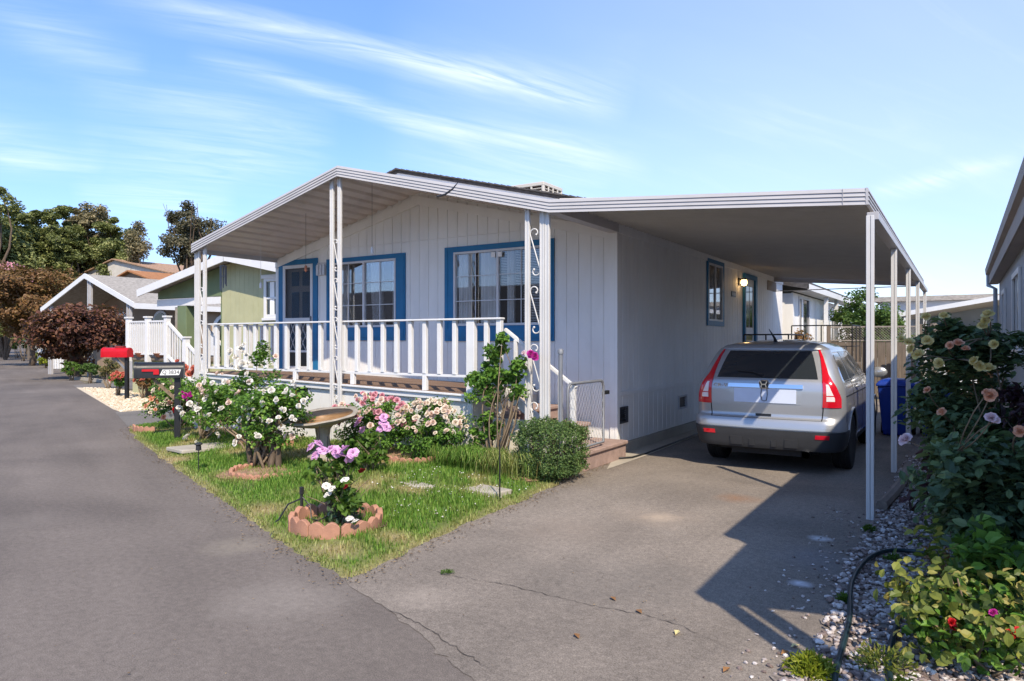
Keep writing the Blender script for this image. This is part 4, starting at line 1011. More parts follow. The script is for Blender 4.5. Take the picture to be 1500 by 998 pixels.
# stair flight towards the drive, reddish carpet on the treads
steps = [(PX1+.02, -5.02, .70), (-5.02, -4.55, .47), (-4.55, -3.97, .25)]
for i, (a, b, h) in enumerate(steps):
    mb = MB(); mb.box(a, b+.03, 7.92, 9.22, h-.05, h); mb.box(a+.0, b, 7.93, 9.21, .0, h-.051); mb.build('step', M['carpet'], Pq, bevel=.012)
mb = MB(); mb.bar((-5.07, 7.78, 1.80), (-4.02, 7.78, 1.06), .05, .04); mb.bar((-5.07,7.78,.98),(-4.06,7.78,.30),.05,.12); mb.build('stair_rail', M['white'], Pq, bevel=.004)
for k in range(4):
    xx = -4.90+.22*k; rail_part('baluster', xx, .92-.69*(k*.22+.17)+.05, 1.78-.70*(k*.22+.17), .045, y=7.78)
rail_part('rail_post', -4.06, .02, 1.10, .06, y=7.78)

# chain link gate at the foot of the steps
GX = -4.02
Gt = thing('chain_link_gate', 'small grey chain link gate standing beside the porch steps', 'gate', (GX, 8.05, 0))
pts = [(GX,7.56,.30),(GX,7.56,1.04),(GX,7.58,1.09),(GX,7.63,1.12),(GX,8.50,1.12),(GX,8.55,1.09),(GX,8.57,1.04),(GX,8.57,.30),(GX,7.56,.30)]
MB().tube(pts, .018, 8).build('gate_frame', M['steel'], Gt, smooth=True)
mb = MB(); y0, y1, z0, z1 = 7.58, 8.55, .32, 1.10; st = .078
k = -14
for sgn in (1, -1):
    for k in range(-16, 34):
        c = y0 + k*st; a = []
        for t in (z0, z1):
            yy = c + sgn*(t-z0)*.62 + (0 if sgn > 0 else .0); a.append((yy, t))
        (ya, za), (yb, zb) = a
        if sgn < 0: pass
        def clip(ya, za, yb, zb):
            d = yb-ya; t0, t1 = 0., 1.
            for lim, s2 in ((y0, 1), (y1, -1)):
                fa, fb = s2*(ya-lim), s2*(yb-lim)
                if fa < 0 and fb < 0: return None
                if fa < 0: t0 = max(t0, fa/(fa-fb))
                if fb < 0: t1 = min(t1, fa/(fa-fb))
            if t1-t0 < .02: return None
            return (ya+d*t0, za+(zb-za)*t0, ya+d*t1, za+(zb-za)*t1)
        q = clip(ya, za, yb, zb)
        if q: mb.tube([(GX+.002*sgn, q[0], q[1]), (GX+.002*sgn, q[2], q[3])], .0017, 3, cap=False)
mb.build('wire_mesh', M['steel'], Gt)
mb = MB(); mb.box(GX-.01, GX+.03, 8.57, 8.70, .93, .98); mb.build('latch', M['darkmetal'], Gt)
tag(MB().tube([(-4.02,7.38,0),(-4.02,7.38,1.50)], .026, 10).lathe([(.034,1.49),(.036,1.53),(.02,1.55),(.001,1.555)], (-4.02,7.38,0), 10).build('gate_post', M['steel'], loc=(-4.02,7.38,0), auto=50), 'tall galvanised pipe post beside the chain link gate', 'post')
# ------------------------------------------------------------------ car
CX, CY = -2.07, 9.05
zk = np.arange(.20, 1.672, .004)
def prof(zs, vs, sm=9):
    v = np.interp(zk, zs, vs); p = np.pad(v, sm, mode='edge'); return np.convolve(p, np.ones(2*sm+1)/(2*sm+1), 'valid')
Wp = prof([.20,.26,.34,.50,.62,.80,.98,1.10,1.16,1.30,1.45,1.54,1.60,1.64,1.67], [.74,.82,.875,.905,.905,.910,.905,.885,.855,.800,.735,.680,.58,.42,.05], 6)
YRp = prof([.20,.27,.34,.48,.58,.66,.70,.85,1.05,1.14,1.18,1.30,1.45,1.52,1.555,1.60,1.64,1.67], [.16,.06,.02,.0,.0,.02,.075,.07,.075,.10,.125,.20,.30,.355,.36,.46,.80,1.5], 4)
YFp = prof([.20,.30,.50,.70,.88,.98,1.04,1.10,1.16,1.30,1.45,1.54,1.60,1.64,1.67], [4.38,4.45,4.52,4.50,4.40,4.15,3.70,3.42,3.28,2.95,2.58,2.33,2.1,1.9,1.7], 6)
RRp = prof([.20,.5,.7,1.0,1.2,1.5,1.6,1.67], [.24,.26,.24,.22,.19,.17,.14,.02]); RFp = prof([.2,1.0,1.2,1.5,1.67], [.5,.5,.3,.2,.02])
def at(A, z): return float(np.interp(z, zk, A))
def cpt(s, z, off=0.0):
    """point on the car skin; s: 0..1 rear, 1..2 rear corner, 2..3 side, 3..4 front corner, 4..5 front (negative = left)"""
    a = abs(s); sg = 1 if s >= 0 else -1; w, r, rf = at(Wp, z), at(RRp, z), at(RFp, z); yr, yf = at(YRp, z), at(YFp, z)
    r = min(r, w*.9); rf = min(rf, w*.9); c = .055; wr = w-r; y1 = yr + c*(wr/w)**2; fy = yf-.10
    if a <= 1: x = a*wr; y = yr + c*(x/w)**2
    elif a <= 2: p = (a-1)*PI/2; x = wr+r*math.sin(p); y = y1+r-r*math.cos(p)
    elif a <= 3: t = a-2; y = y1+r + t*(fy-rf-y1-r); x = w*(1-.035*max(0, t-.45)**2/.3)
    elif a <= 4: p = (a-3)*PI/2; x0 = w*(1-.035*.55**2/.3); x = x0-rf+rf*math.cos(p); y = fy-rf+rf*math.sin(p)
    else: t = a-4; x0 = w*(1-.035*.55**2/.3)-rf; x = x0*(1-t); y = fy + .10*(1-(1-t)**2)
    return Vector((sg*x, y, z))
def cn(s, z, off):
    e = .01; z = min(max(z, .22), 1.65)
    ds = cpt(s+e, z) - cpt(s-e, z); dz = cpt(s, z+.006) - cpt(s, z-.006)
    n = ds.cross(dz); n = n.normalized() if n.length > 1e-9 else Vector((0,-1,0))
    p = cpt(s, z); c = Vector((0, 2.2, .9))
    if n.dot(p-c) < 0: n = -n
    return p + n*off + Vector((CX, CY, 0))
def s_of_y(y, z):
    w, r, rf = at(Wp, z), at(RRp, z), at(RFp, z); yr, yf = at(YRp, z), at(YFp, z); y1 = yr+.055*((w-r)/w)**2
    return 2 + (y-y1-r)/(yf-.10-rf-y1-r)
def patch(name, mat, parent, lo, hi, z0, z1, off=.006, ns=14, nz=10, both=False, th=.012, split=False):
    """panel following the skin between s=lo(z) and s=hi(z); a closed thin shell"""
    if both and split:
        f1 = lo if callable(lo) else (lambda z: lo)
        f2 = hi if callable(hi) else (lambda z: hi)
        patch(name, mat, parent, lambda z: -f1(z), lambda z: -f2(z), z0, z1, off, ns, nz, False, th); both = False
    lo_ = lo if callable(lo) else (lambda z: lo); hi_ = hi if callable(hi) else (lambda z: hi)
    mb = MB()
    for sg in ((1, -1) if both else (1,)):
        vo, vi = [], []
        for j in range(nz+1):
            z = z0+(z1-z0)*j/nz
            for i in range(ns+1):
                s = (lo_(z) + (hi_(z)-lo_(z))*i/ns)*sg
                vo.append(cn(s, z, off)); vi.append(cn(s, z, off-th))
        n = ns+1; N_ = len(vo); fs = []
        for j in range(nz):
            for i in range(ns):
                q = (j*n+i, j*n+i+1, (j+1)*n+i+1, (j+1)*n+i); fs.append(q); fs.append(tuple(N_+k for k in reversed(q)))
        ring = [i for i in range(n)] + [(j)*n+ns for j in range(1, nz+1)] + [nz*n+i for i in range(ns-1, -1, -1)] + [j*n for j in range(nz-1, 0, -1)]
        for k in range(len(ring)):
            a, b = ring[k], ring[(k+1) % len(ring)]; fs.append((a, b, N_+b, N_+a))
        mb.add(vo+vi, fs)
    return mb.build(name, mat, parent, auto=50)
m_, n_, b_ = new_mat('carpaint'); M['carpaint'] = m_
b_.inputs['Base Color'].default_value = (.36,.37,.39,1); b_.inputs['Metallic'].default_value = .55; b_.inputs['Roughness'].default_value = .32
b_.inputs['Coat Weight'].default_value = .8; b_.inputs['Coat Roughness'].default_value = .05
nz_ = noise(n_, objco(n_), 900, 2); n_.links.new(ramp(n_, nz_, [(.3, (.36,.37,.39)), (.7, (.44,.45,.47))]), b_.inputs['Base Color'])
M['cladding'] = pm('cladding', (.028,.029,.032), .65, .08, 6, .2, 160)
M['tint'] = glassm('tint', (.16,.17,.17), 1.5)
M['sidetint'] = glassm('sidetint', (.22,.22,.21), 1.7)
M['chrome'] = pm('chrome', (.75,.76,.78), .12, .02, 3, 0, metal=1.0)
M['alloy'] = pm('alloy', (.55,.56,.58), .3, .05, 6, 0, metal=.8)
m_, n_, b_ = new_mat('lens_red'); b_.inputs['Base Color'].default_value = (.50,.006,.018,1); b_.inputs['Roughness'].default_value = .12; b_.inputs['Coat Weight'].default_value = 1; M['lens_red'] = m_
m_, n_, b_ = new_mat('lens_clear'); b_.inputs['Base Color'].default_value = (.74,.66,.66,1); b_.inputs['Roughness'].default_value = .12; b_.inputs['Coat Weight'].default_value = 1; M['lens_clear'] = m_
bump(n_, b_, noise(n_, objco(n_), 70, 1), .3, .01)
M['plate'] = pm('plate', (.60,.66,.80), .45, .04, 6, .05)
Car = thing('parked_car', 'silver compact suv with red pillar tail lamps parked nose in under the carport', 'car', (CX, CY, 0))
NS = 90; zs_ = np.concatenate([np.arange(.305, 1.60, .0275), np.arange(1.60, 1.668, .011)])
mb = MB(); vs = []
srow = [5*(i/NS) for i in range(NS)]; srow = sorted(set([round(x, 4) for x in np.concatenate([np.linspace(0,1,12), np.linspace(1,2,11), np.linspace(2,3,44), np.linspace(3,4,9), np.linspace(4,5,9)])]))
ss = srow + [-x for x in reversed(srow[1:-1])]
for z in zs_:
    for s in ss: vs.append(cpt(s, float(z)) + Vector((CX, CY, 0)))
n = len(ss); fs = [(j*n+i, j*n+(i+1)%n, (j+1)*n+(i+1)%n, (j+1)*n+i) for j in range(len(zs_)-1) for i in range(n)]
fs += [tuple(range(n-1,-1,-1)), tuple((len(zs_)-1)*n+i for i in range(n))]
mb.add(vs, fs); body = mb.build('body', [M['carpaint'], M['black']], Car, auto=48)
AX = (.93, 3.55); WR = .355
# wheel wells and window openings cut out of the shell
cut = MB()
for y in AX:
    for sg in (-1, 1):
        Mx = Matrix.Rotation(PI/2, 3, 'Y')
        cut.lathe([(.415, -.16), (.415, .20)], (CX+sg*.80, CY+y, .365), 36, Mx)
cut.cur = 0
co = cut.build('cut', M['black'], Car)
def winpts(y0, y1, z0, z1): pass
bm = body.modifiers.new('b', 'BOOLEAN'); bm.object = co; bm.operation = 'DIFFERENCE'; bm.solver = 'EXACT'
try: bm.material_mode = 'TRANSFER'
except Exception: pass
dg = bpy.context.evaluated_depsgraph_get(); nm = bpy.data.meshes.new_from_object(body.evaluated_get(dg))
body.modifiers.clear(); body.data = nm
try: nm.set_sharp_from_angle(angle=math.radians(48))
except Exception: pass
if len(nm.materials) < 2: nm.materials.append(M['black'])
for p in nm.polygons:                                              # inside of the wells is black
    c = p.center + Vector((CX, CY, 0)) if False else p.center
    for y in AX:
        d = math.hypot(c.y-y, c.z-.365)
        if d < .425 and abs(c.x) < .90 and (abs(abs(c.x)-.64) < .03 or abs(d-.415) < .02): p.material_index = 1
bpy.data.objects.remove(co)
bot = MB(); bot.box(CX-.60, CX+.60, CY+.25, CY+4.2, .25, .306); bot.box(CX-.42, CX+.42, CY+.14, CY+.6, .22, .30); bot.build('underbody', M['rubber'], Car)
# glazing
rg = patch('rear_window', M['darkglass'], Car, lambda z: -.93-.05*(z-1.17), lambda z: .93+.05*(z-1.17), 1.175, 1.515, .006, 30, 10)
patch('spoiler', M['carpaint'], Car, -1.35, 1.35, 1.53, 1.575, .022, 30, 4, th=.03)
MB().tube([cn(-.05,1.2,.02), cn(-.25,1.235,.028), cn(-.55,1.25,.022)], [.012,.009,.006], 6).build('rear_wiper', M['black'], rg)
def yline(y): return lambda z: s_of_y(y, z)
ytop = lambda z: 0
# side windows: quarter light, rear door, front door; edges lean with the pillars
def zt(z): return (z-1.15)/.37
for nme, a0, a1, b0, b1 in (('quarter_window', .42, .58, .93, .98), ('rear_door_window', 1.00, 1.05, 1.93, 1.86), ('front_door_window', 2.00, 1.93, 3.08, 2.42)):
    patch(nme, M['darkglass'], Car, (lambda a0, a1: lambda z: s_of_y(a0+(a1-a0)*zt(z)**2 if nme == 'quarter_window' else a0+(a1-a0)*zt(z), z))(a0, a1),
          (lambda b0, b1: lambda z: s_of_y(b0+(b1-b0)*zt(z), z))(b0, b1), 1.155, 1.50 if nme != 'quarter_window' else 1.47, .004, 12, 8, both=True, split=True)
patch('window_trim', M['chrome'], Car, lambda z: s_of_y(.42, z), lambda z: s_of_y(3.1, z), 1.133, 1.15, .008, 40, 1, both=True)
patch('window_trim', M['chrome'], Car, lambda z: s_of_y(.395+.18*max(0,zt(z))**2, z), lambda z: s_of_y(.42+.16*max(0,zt(z))**2, z), 1.15, 1.47, .008, 2, 12, both=True)
patch('window_trim', M['chrome'], Car, lambda z: s_of_y(.58, z), lambda z: s_of_y(2.45, z), 1.503, 1.512, .007, 30, 1, both=True)
patch('windscreen', M['darkglass'], Car, lambda z: -4.98 if False else 4.02, 5.0, 1.16, 1.54, .004, 20, 10, both=True)
# lamps
for sg, nm2 in ((1, 'r'), (-1, 'l')):
    lo = lambda z: (.985 if z < 1.12 else .985+.22*(z-1.12)/.42)*1.0; hi = lambda z: (1.58 if z < .95 else 1.58-.30*min(1,(z-.95)/.28))
    lo2, hi2 = (lo, hi) if sg > 0 else ((lambda z: -lo(z)), (lambda z: -hi(z)))
    tl = patch('tail_lamp', M['lens_red'], Car, lo2, hi2, .84, 1.535, .012, 10, 26)
    a = (lambda z: sg*(lo(z)+.10)), (lambda z: sg*(hi(z)-.24))
    patch('reversing_lens', M['lens_clear'], tl, a[0], a[1], .985, 1.115, .0145, 8, 6, th=.006)
    patch('reversing_lens', M['lens_clear'], tl, a[0], a[1], .915, .972, .0145, 8, 3, th=.006)
    q = (lambda z: sg*.93), (lambda z: sg*1.26)
    patch('reflector', M['lens_red'], Car, q[0], q[1], .465, .512, .022, 8, 3)
patch('rear_bumper', M['cladding'], Car, lambda z: -s_of_y(.5, z), lambda z: s_of_y(.5, z), .315, .545, .016, 50, 8)
patch('bumper_lip', M['carpaint'], Car, -1.9, 1.9, .56, .665, .018, 40, 5, th=.03)
patch('sill', M['cladding'], Car, lambda z: s_of_y(1.40, z), lambda z: s_of_y(3.10, z), .31, .40, .012, 24, 5, both=True)
patch('side_molding', M['black'], Car, lambda z: s_of_y(.30, z), lambda z: s_of_y(3.3, z), .965, .978, .006, 40, 1, both=True)
patch('sill_strip', M['chrome'], Car, lambda z: s_of_y(1.40, z), lambda z: s_of_y(3.05, z), .402, .416, .014, 24, 1, both=True)
# panel gaps
gap = M['rubber']
patch('tailgate_gap', gap, Car, lambda z: 1.0-.012, lambda z: 1.0+.012, .60, 1.15, .0025, 1, 20, both=True, th=.004)
patch('tailgate_gap', gap, Car, -.99, .99, .668, .675, .006, 24, 1, th=.004)
for y in (1.0, 1.96):
    patch('door_gap', gap, Car, lambda z, y=y: s_of_y(y-.004 + (.18*max(0,(.62-z)) if y < 1.5 else 0), z), lambda z, y=y: s_of_y(y+.004 + (.18*max(0,(.62-z)) if y < 1.5 else 0), z), .72 if y < 1.5 else .42, 1.13, .0025, 1, 12, both=True, th=.004)
for y in (1.22, 2.18): 
    for sg in (1, -1):
        p = [cn(sg*s_of_y(y+.16*t, 1.045), 1.045, .012+.022*math.sin(PI*t)) for t in (0,.25,.5,.75,1)]
        MB().tube(p, [.010,.014,.014,.014,.010], 6).build('door_handle', M['carpaint'], Car, smooth=True)
# tailgate furniture
fl_ = lambda s, z, o: cn(s, z, o)
patch('plate_recess', M['carpaint'], Car, lambda z: -.62-.1*(z-.87), lambda z: .62+.1*(z-.87), .86, 1.06, .004, 20, 4, th=.004)
g = patch('garnish', M['chrome'], Car, -.66, .66, 1.055, 1.10, .026, 24, 4, th=.03)
patch('license_plate', M['plate'], Car, -.55, .55, .872, 1.046, .012, 12, 3, th=.006)
patch('tailgate_handle', M['black'], Car, -.16, .12, .70, .735, .006, 6, 2, th=.006)
# badge: framed letter H with bowed stems
hb = MB(); c0 = cn(0, 1.092, .05)
def badge(x, z, o=0): return Vector((c0.x+x, c0.y-o, c0.z+z))
out = [(-.050,.046),(.050,.046),(.056,.03),(.046,-.04),(.036,-.048),(-.036,-.048),(-.046,-.04),(-.056,.03)]
hb.tube([badge(a, b_) for a, b_ in out] + [badge(*out[0])], .006, 6); eb = hb.build('badge_frame', M['chrome'], Car)
hb = MB(); hb.prism([(c0.x+a*.95, c0.z+b*.95) for a, b in out], c0.y+.002, c0.y+.02); hb.build('badge_field', M['cladding'], eb)
hb = MB()
for sg in (-1, 1):
    hb.bar(badge(sg*.040,.036,.008), badge(sg*.024,0,.008), .013, .014, up=(0,-1,0)); hb.bar(badge(sg*.024,0,.008), badge(sg*.030,-.038,.008), .013, .014, up=(0,-1,0))
hb.bar(badge(-.026,-.002,.008), badge(.026,-.002,.008), .013, .015, up=(0,-1,0)); hb.build('badge', M['chrome'], eb)
kh = MB(); p = [cn(s, z, .022) for s, z in ((-.05,1.05),(-.055,.97),(-.04,.905),(.0,.895),(.04,.905),(.055,.97),(.05,1.05))]; kh.tube(p, .004, 6); kh.build('emblem_loop', M['black'], Car, smooth=True)
def text_mesh(txt, size, ext=.002):
    cu = bpy.data.curves.new('t', 'FONT'); cu.body = txt; cu.size = size; cu.extrude = ext; cu.align_x = 'CENTER'; cu.align_y = 'CENTER'; cu.resolution_u = 2
    ob = bpy.data.objects.new('t', cu); C.objects.link(ob); d = bpy.context.evaluated_depsgraph_get(); d.update()
    me = bpy.data.meshes.new_from_object(ob.evaluated_get(d)); bpy.data.objects.remove(ob); return me
def text_obj(name, txt, size, mat, parent, p, rot, ext=.002, sx=1.0):
    me = text_mesh(txt, size, ext); me.materials.clear(); me.materials.append(mat); o = link(name, me, parent)
    o.location = Vector(p)-ORG[parent]; o.rotation_euler = rot; o.scale = (sx, 1, 1); return o
tp = cn(-.82, 1.075, .008)
text_obj('lettering', 'CR-V', .062, M['chrome'], Car, tp, (PI/2-.05, 0, -.09), .003, 1.35)
# bumper relief: two raised loops and two upright ribs moulded into the cladding
for a in (-.52, .52):
    patch('bumper_rib', M['cladding'], Car, a-.12, a+.12, .345, .445, .026, 6, 4, th=.02)
for a in (-.22, .20):
    patch('bumper_rib', M['cladding'], Car, a-.05, a+.05, .345, .42, .024, 4, 4, th=.02)
ex = MB(); ex.lathe([(.042,0),(.042,.28),(.034,.28),(.034,.012),(.042,0)], (CX+.50, CY+.0, .268), 16, Matrix.Rotation(-PI/2, 3, 'X')); ex.build('exhaust_pipe', M['chrome'], Car, smooth=False)
# roof antenna, mirrors, roof rails
MB().tube([(CX-.02, CY+.80, 1.63), (CX-.02, CY+.76, 1.672), (CX-.05, CY+.55, 1.80)], [.03,.018,.004], 6).build('antenna', M['black'], Car)
for sg in (1, -1):
    mbm = MB(); mbm.lathe([(.001,-.05),(.07,-.045),(.10,-.01),(.105,.03),(.09,.05),(.001,.055)], (CX+sg*1.02, CY+3.02, 1.17), 14, Matrix.Rotation(PI/2,3,'X') @ Matrix.Diagonal((1.15,.8,1)).to_3x3()); mbm.tube([(CX+sg*.88,CY+3.04,1.13),(CX+sg*.96,CY+3.03,1.15)], .03, 8)
    mbm.build('wing_mirror', M['carpaint'], Car, smooth=True)
# interior silhouettes are hidden by the dark glass; wheels
def wheel(sg, y):
    c = (CX+sg*.795, CY+y, WR); Mx = Matrix.Rotation(sg*PI/2, 3, 'Y')
    t = MB(); pr = [(.235,-.10),(.285,-.112),(.335,-.105),(.352,-.085)]
    for k in range(5):
        z = -.075+.0375*k; pr += [(.355,z-.012),(.355,z+.012),(.348,z+.0155),(.348,z+.021)]
    pr += [(.352,.085),(.335,.105),(.285,.112),(.235,.10)]
    t.lathe(pr, c, 48, Mx); tyre = t.build('tyre', M['rubber'], w_, auto=30)
    r = MB(); r.lathe([(.001,-.05),(.20,-.05),(.236,-.09),(.240,.085),(.232,.098),(.222,.085),(.215,-.02),(.001,-.02)], c, 40, Mx)
    for k in range(7):
        a = 2*PI*k/7
        for da in (-.10, .10):
            d = Mx @ Vector((math.cos(a+da), math.sin(a+da), 0)); d2 = Mx @ Vector((math.cos(a+da*.3), math.sin(a+da*.3), 0)); ax = Mx @ Vector((0,0,1))
            r.bar(Vector(c)+d2*.03+ax*.075, Vector(c)+d*.222+ax*.082, .026, .02, up=ax)
    r.lathe([(.001,.10),(.035,.098),(.045,.08),(.05,.04)], c, 16, Mx); r.build('rim', M['alloy'], w_, auto=35)
for y in AX:
    for sg in (-1, 1):
        w_ = bpy.data.objects.new('wheel', None); C.objects.link(w_); w_.parent = Car; ORG[w_] = ORG[Car]; wheel(sg, y)
for y in AX:
    for sg in (-1,1):
        pts = [(CX+sg*(at(Wp, .365+.42*math.sin(t))+.004), CY+y-.42*math.cos(t), .365+.42*math.sin(t)) for t in np.linspace(-.05, PI+.05, 22)]
        MB().tube(pts, .013, 5).build('wheel_arch', M['carpaint'], Car, smooth=True)

# ------------------------------------------------------------------ wheeled bins
def bin_(x, y, label):
    b = thing('wheeled_bin', label, 'bin', (x, y, 0), 'blue recycling bins behind the car')
    s = MB(); q = []
    for z, wx, wy in ((.02,.20,.22),(.10,.215,.24),(.80,.275,.31),(.86,.285,.32)):
        q += [(x-wx,y-wy,z),(x+wx,y-wy,z),(x+wx,y+wy,z),(x-wx,y+wy,z)]
    s.add(q, [(3,2,1,0)] + [(4*j+i, 4*j+(i+1)%4, 4*j+4+(i+1)%4, 4*j+4+i) for j in range(3) for i in range(4)] + [(12,13,14,15)]); s.build('body', M['binblue'], b, bevel=.02)
    s = MB(); q = []
    for z, wx, wy in ((.862,.30,.345),(.895,.305,.35),(.955,.26,.31),(.985,.16,.22)): q += [(x-wx,y-wy,z),(x+wx,y-wy,z),(x+wx,y+wy,z),(x-wx,y+wy,z)]
    s.add(q, [(3,2,1,0)] + [(4*j+i, 4*j+(i+1)%4, 4*j+4+(i+1)%4, 4*j+4+i) for j in range(3) for i in range(4)] + [(12,13,14,15)]); s.build('lid', M['binblue'], b, bevel=.015)
    MB().tube([(x-.25,y+.36,.84),(x-.25,y+.40,.86),(x+.25,y+.40,.86),(x+.25,y+.36,.84)], .014, 6).build('handle', M['binblue'], b)
    for sg in (-1,1): MB().lathe([(.001,-.03),(.09,-.03),(.1,-.015),(.1,.015),(.09,.03),(.001,.03)], (x+sg*.24, y+.24, .10), 16, Matrix.Rotation(PI/2,3,'Y')).build('wheel', M['rubber'], b)
    s = MB()
    for j in range(4):
        z = .70-.033*j; xx = x-.075
        while xx < x+.075: 
            l = R.uniform(.01,.03); s.obox((xx+l/2, y-.300+(.80-z)*.093-.004, z), (l,.004,.018 if j < 2 else .012), Matrix.Rotation(-.09,3,'X')); xx += l+.008
    s.build('print', M['frame'], b)
bin_(-.93, 13.95, 'blue wheeled bin closest to the car front, behind the white posts')
bin_(-.33, 14.1, 'blue wheeled bin half hidden behind the yellow rose bush')

# ------------------------------------------------------------------ mailboxes
def mailbox(name, label, base, hb, d, L, Wd, Hh, mb_mat, post_mat, brace_mat, number=None):
    t = thing(name, label, 'mailbox', base); d = Vector((d[0], d[1], 0)).normalized(); sd = Vector((-d.y, d.x, 0)); b = Vector(base)
    s = MB(); s.obox(b+Vector((0,0,(hb+.02)/2)), (.09,.09,hb+.02), Matrix.Rotation(math.atan2(d.y,d.x),3,'Z')); s.build('post', post_mat, t, bevel=.006)
    s = MB(); s.bar(b+Vector((0,0,hb-.38)), b+d*.36+Vector((0,0,hb-.01)), .04, .05); s.build('brace', brace_mat, t)
    prof_ = [(-Wd/2,0),(Wd/2,0)] + [(Wd/2*math.cos(a), Hh*.55 + Hh*.45*math.sin(a)) for a in np.linspace(0, PI, 13)]
    p0, p1 = b - d*.10 + Vector((0,0,hb)), b + d*(L-.10) + Vector((0,0,hb))
    s = MB(); s.extr(p0, p1, prof_, sd); bx = s.build('box', mb_mat, t, auto=40)
    s = MB(); s.extr(p1-d*.02, p1+d*.02, [(x*1.05, z*1.04-.002) for x, z in prof_], sd); s.build('door', mb_mat, t, auto=40)
    return t, b, d, sd, bx
t, b, d, sd, bx = mailbox('mailbox', 'black mailbox on a black post with a red flag and white number label', (-10.71, 6.70, .08), .97, (-.62, -.785), .70, .24, .25, M['black'], M['black'], M['rosewood'])
# flag and label on the side that faces the drive
sd = -sd if sd.y > 0 else sd; z0 = b.z+.97
def onside(u, z, o=.0): return b + d*u + sd*(.12+o) + Vector((0,0,.97+z))
s = MB(); s.bar(onside(.50,.125,.010), onside(.26,.125,.010), .012, .035, up=(0,0,1)); s.bar(onside(.335,.095,.012), onside(.255,.095,.012), .012, .075, up=(0,0,1)); s.build('flag', M['red'], t)
s = MB(); q = [onside(.245,.045,.004), onside(-.035,.045,.004), onside(-.065,.135,.004), onside(.205,.135,.004)]; q2 = [p + sd*.006 for p in q]
s.add(q+q2, [(0,1,2,3),(7,6,5,4),(0,4,5,1),(1,5,6,2),(2,6,7,3),(3,7,4,0)]); lb = s.build('label_plate', M['white'], t)
rz = math.atan2(-d.y, -d.x)
text_obj('number', 'Q 3834', .085, M['black'], lb, onside(.085,.09,.0115), (PI/2, 0, rz), .001, .95)
t, b, d, sd, bx = mailbox('mailbox', 'bright red mailbox on a dark post beside the pale gravel', (-19.75, 10.84, .0), 1.18, (-.9, -.42), .78, .27, .27, M['red'], M['black'], M['steel'])
# a small red cap of flowers basket on the red mailbox
s = MB(); s.obox(b+d*.2+Vector((0,0,1.47)), (.26,.12,.05), Matrix.Rotation(math.atan2(d.y,d.x),3,'Z')); s.build('flag', M['clothred'], t)

# ------------------------------------------------------------------ bird bath and garden bits
BB = Vector((-6.95, 6.35, float(lawn_z(-6.95, 6.35))))
bb = thing('bird_bath', 'weathered stone bird bath with a tilted shallow bowl on a pedestal', 'bird bath', BB)
s = MB(); s.lathe([(.20,.0),(.20,.05),(.15,.09),(.10,.14),(.085,.30),(.10,.40),(.14,.45)], BB, 20); s.build('pedestal', M['stone'], bb, auto=50)
Mt = (Matrix.Rotation(math.radians(-6), 3, Vector((-S_,C_,0))) @ Matrix.Rotation(math.radians(7), 3, Vector((C_,S_,0)))) @ Matrix.Diagonal((1.16,1.16,1.0))
wob = lambda t, i: .035*math.sin(5*t+1)+.02*math.sin(11*t) if i in (3,4,5) else 0
s = MB(); s.lathe([(.10,.0),(.20,.02),(.32,.065),(.395,.10),(.415,.125),(.40,.142),(.365,.135),(.30,.105),(.18,.08),(.001,.075)], BB+Vector((0,0,.44)), 40, Mt, wob); s.build('bowl', M['stone'], bb, auto=60)
M['rustwater'] = pm('rustwater', (.36,.20,.09), .5, .2, 9, .3, 60, dirt=(.5,.4,.28), dirt_amt=.5, dirt_scale=6)
s = MB(); s.lathe([(.345,.128),(.20,.092),(.001,.086)], BB+Vector((0,0,.44)), 40, Mt); s.build('basin', M['rustwater'], bb, smooth=True)

def edging(name, label, cx, cy, r, n, h, sink, a0=0, a1=2*PI, sc=1.0, group=None):
    z = float(lawn_z(cx, cy)); t = thing(name, label, 'edging', (cx, cy, z), group)
    for k in range(n):
        aa, ab = a0+(a1-a0)*k/n+.015, a0+(a1-a0)*(k+1)/n-.015; pr = []
        jit = R.uniform(-.012,.012); rr = r*(1+R.uniform(-.02,.03)); vs = []; fs = []
        m = 9
        for i in range(m):
            q = i/(m-1); a = aa+(ab-aa)*q; hh = h*(.72+.28*abs(math.sin(PI*2*q)) ) + jit
            for rad, top in ((rr,0),(rr,1),(rr-.05,1),(rr-.05,0)):
                vs.append((cx+rad*math.cos(a), cy+rad*math.sin(a)*sc, z + (hh-sink if top else -sink-.01)))
        for i in range(m-1):
            o = i*4
            for j in range(4): fs.append((o+j, o+(j+1)%4, o+4+(j+1)%4, o+4+j))
        fs += [(3,2,1,0), (4*(m-1),4*(m-1)+1,4*(m-1)+2,4*(m-1)+3)]
        mb = MB(); mb.add(vs, fs); mb.build('edging_block', M['terra'], t, bevel=.006, seg=1)
    return t
edging('garden_edging', 'scalloped terracotta edging ring around the hibiscus like pink plant', -4.58, 4.33, .41, 9, .14, .02, sc=.92)
edging('garden_edging', 'half sunken terracotta edging around the white standard rose', -7.05, 5.55, .48, 9, .10, .05, a0=PI*.85, a1=2.15*PI, sc=.8)
edging('garden_edging', 'low terracotta edging pieces behind the white roses near the skirting', -8.8, 6.95, .6, 8, .12, .03, a0=PI, a1=2*PI, sc=.6)
edging('garden_edging', 'worn terracotta edging pieces below the pink flower mound', -6.1, 7.05, .55, 7, .10, .03, a0=PI*1.05, a1=1.95*PI, sc=.6)
edging('garden_edging', 'pair of rounded edging stones beside the mailbox verge', -12.3, 7.22, .45, 3, .14, .03, a0=PI*1.2, a1=1.8*PI, sc=.6)
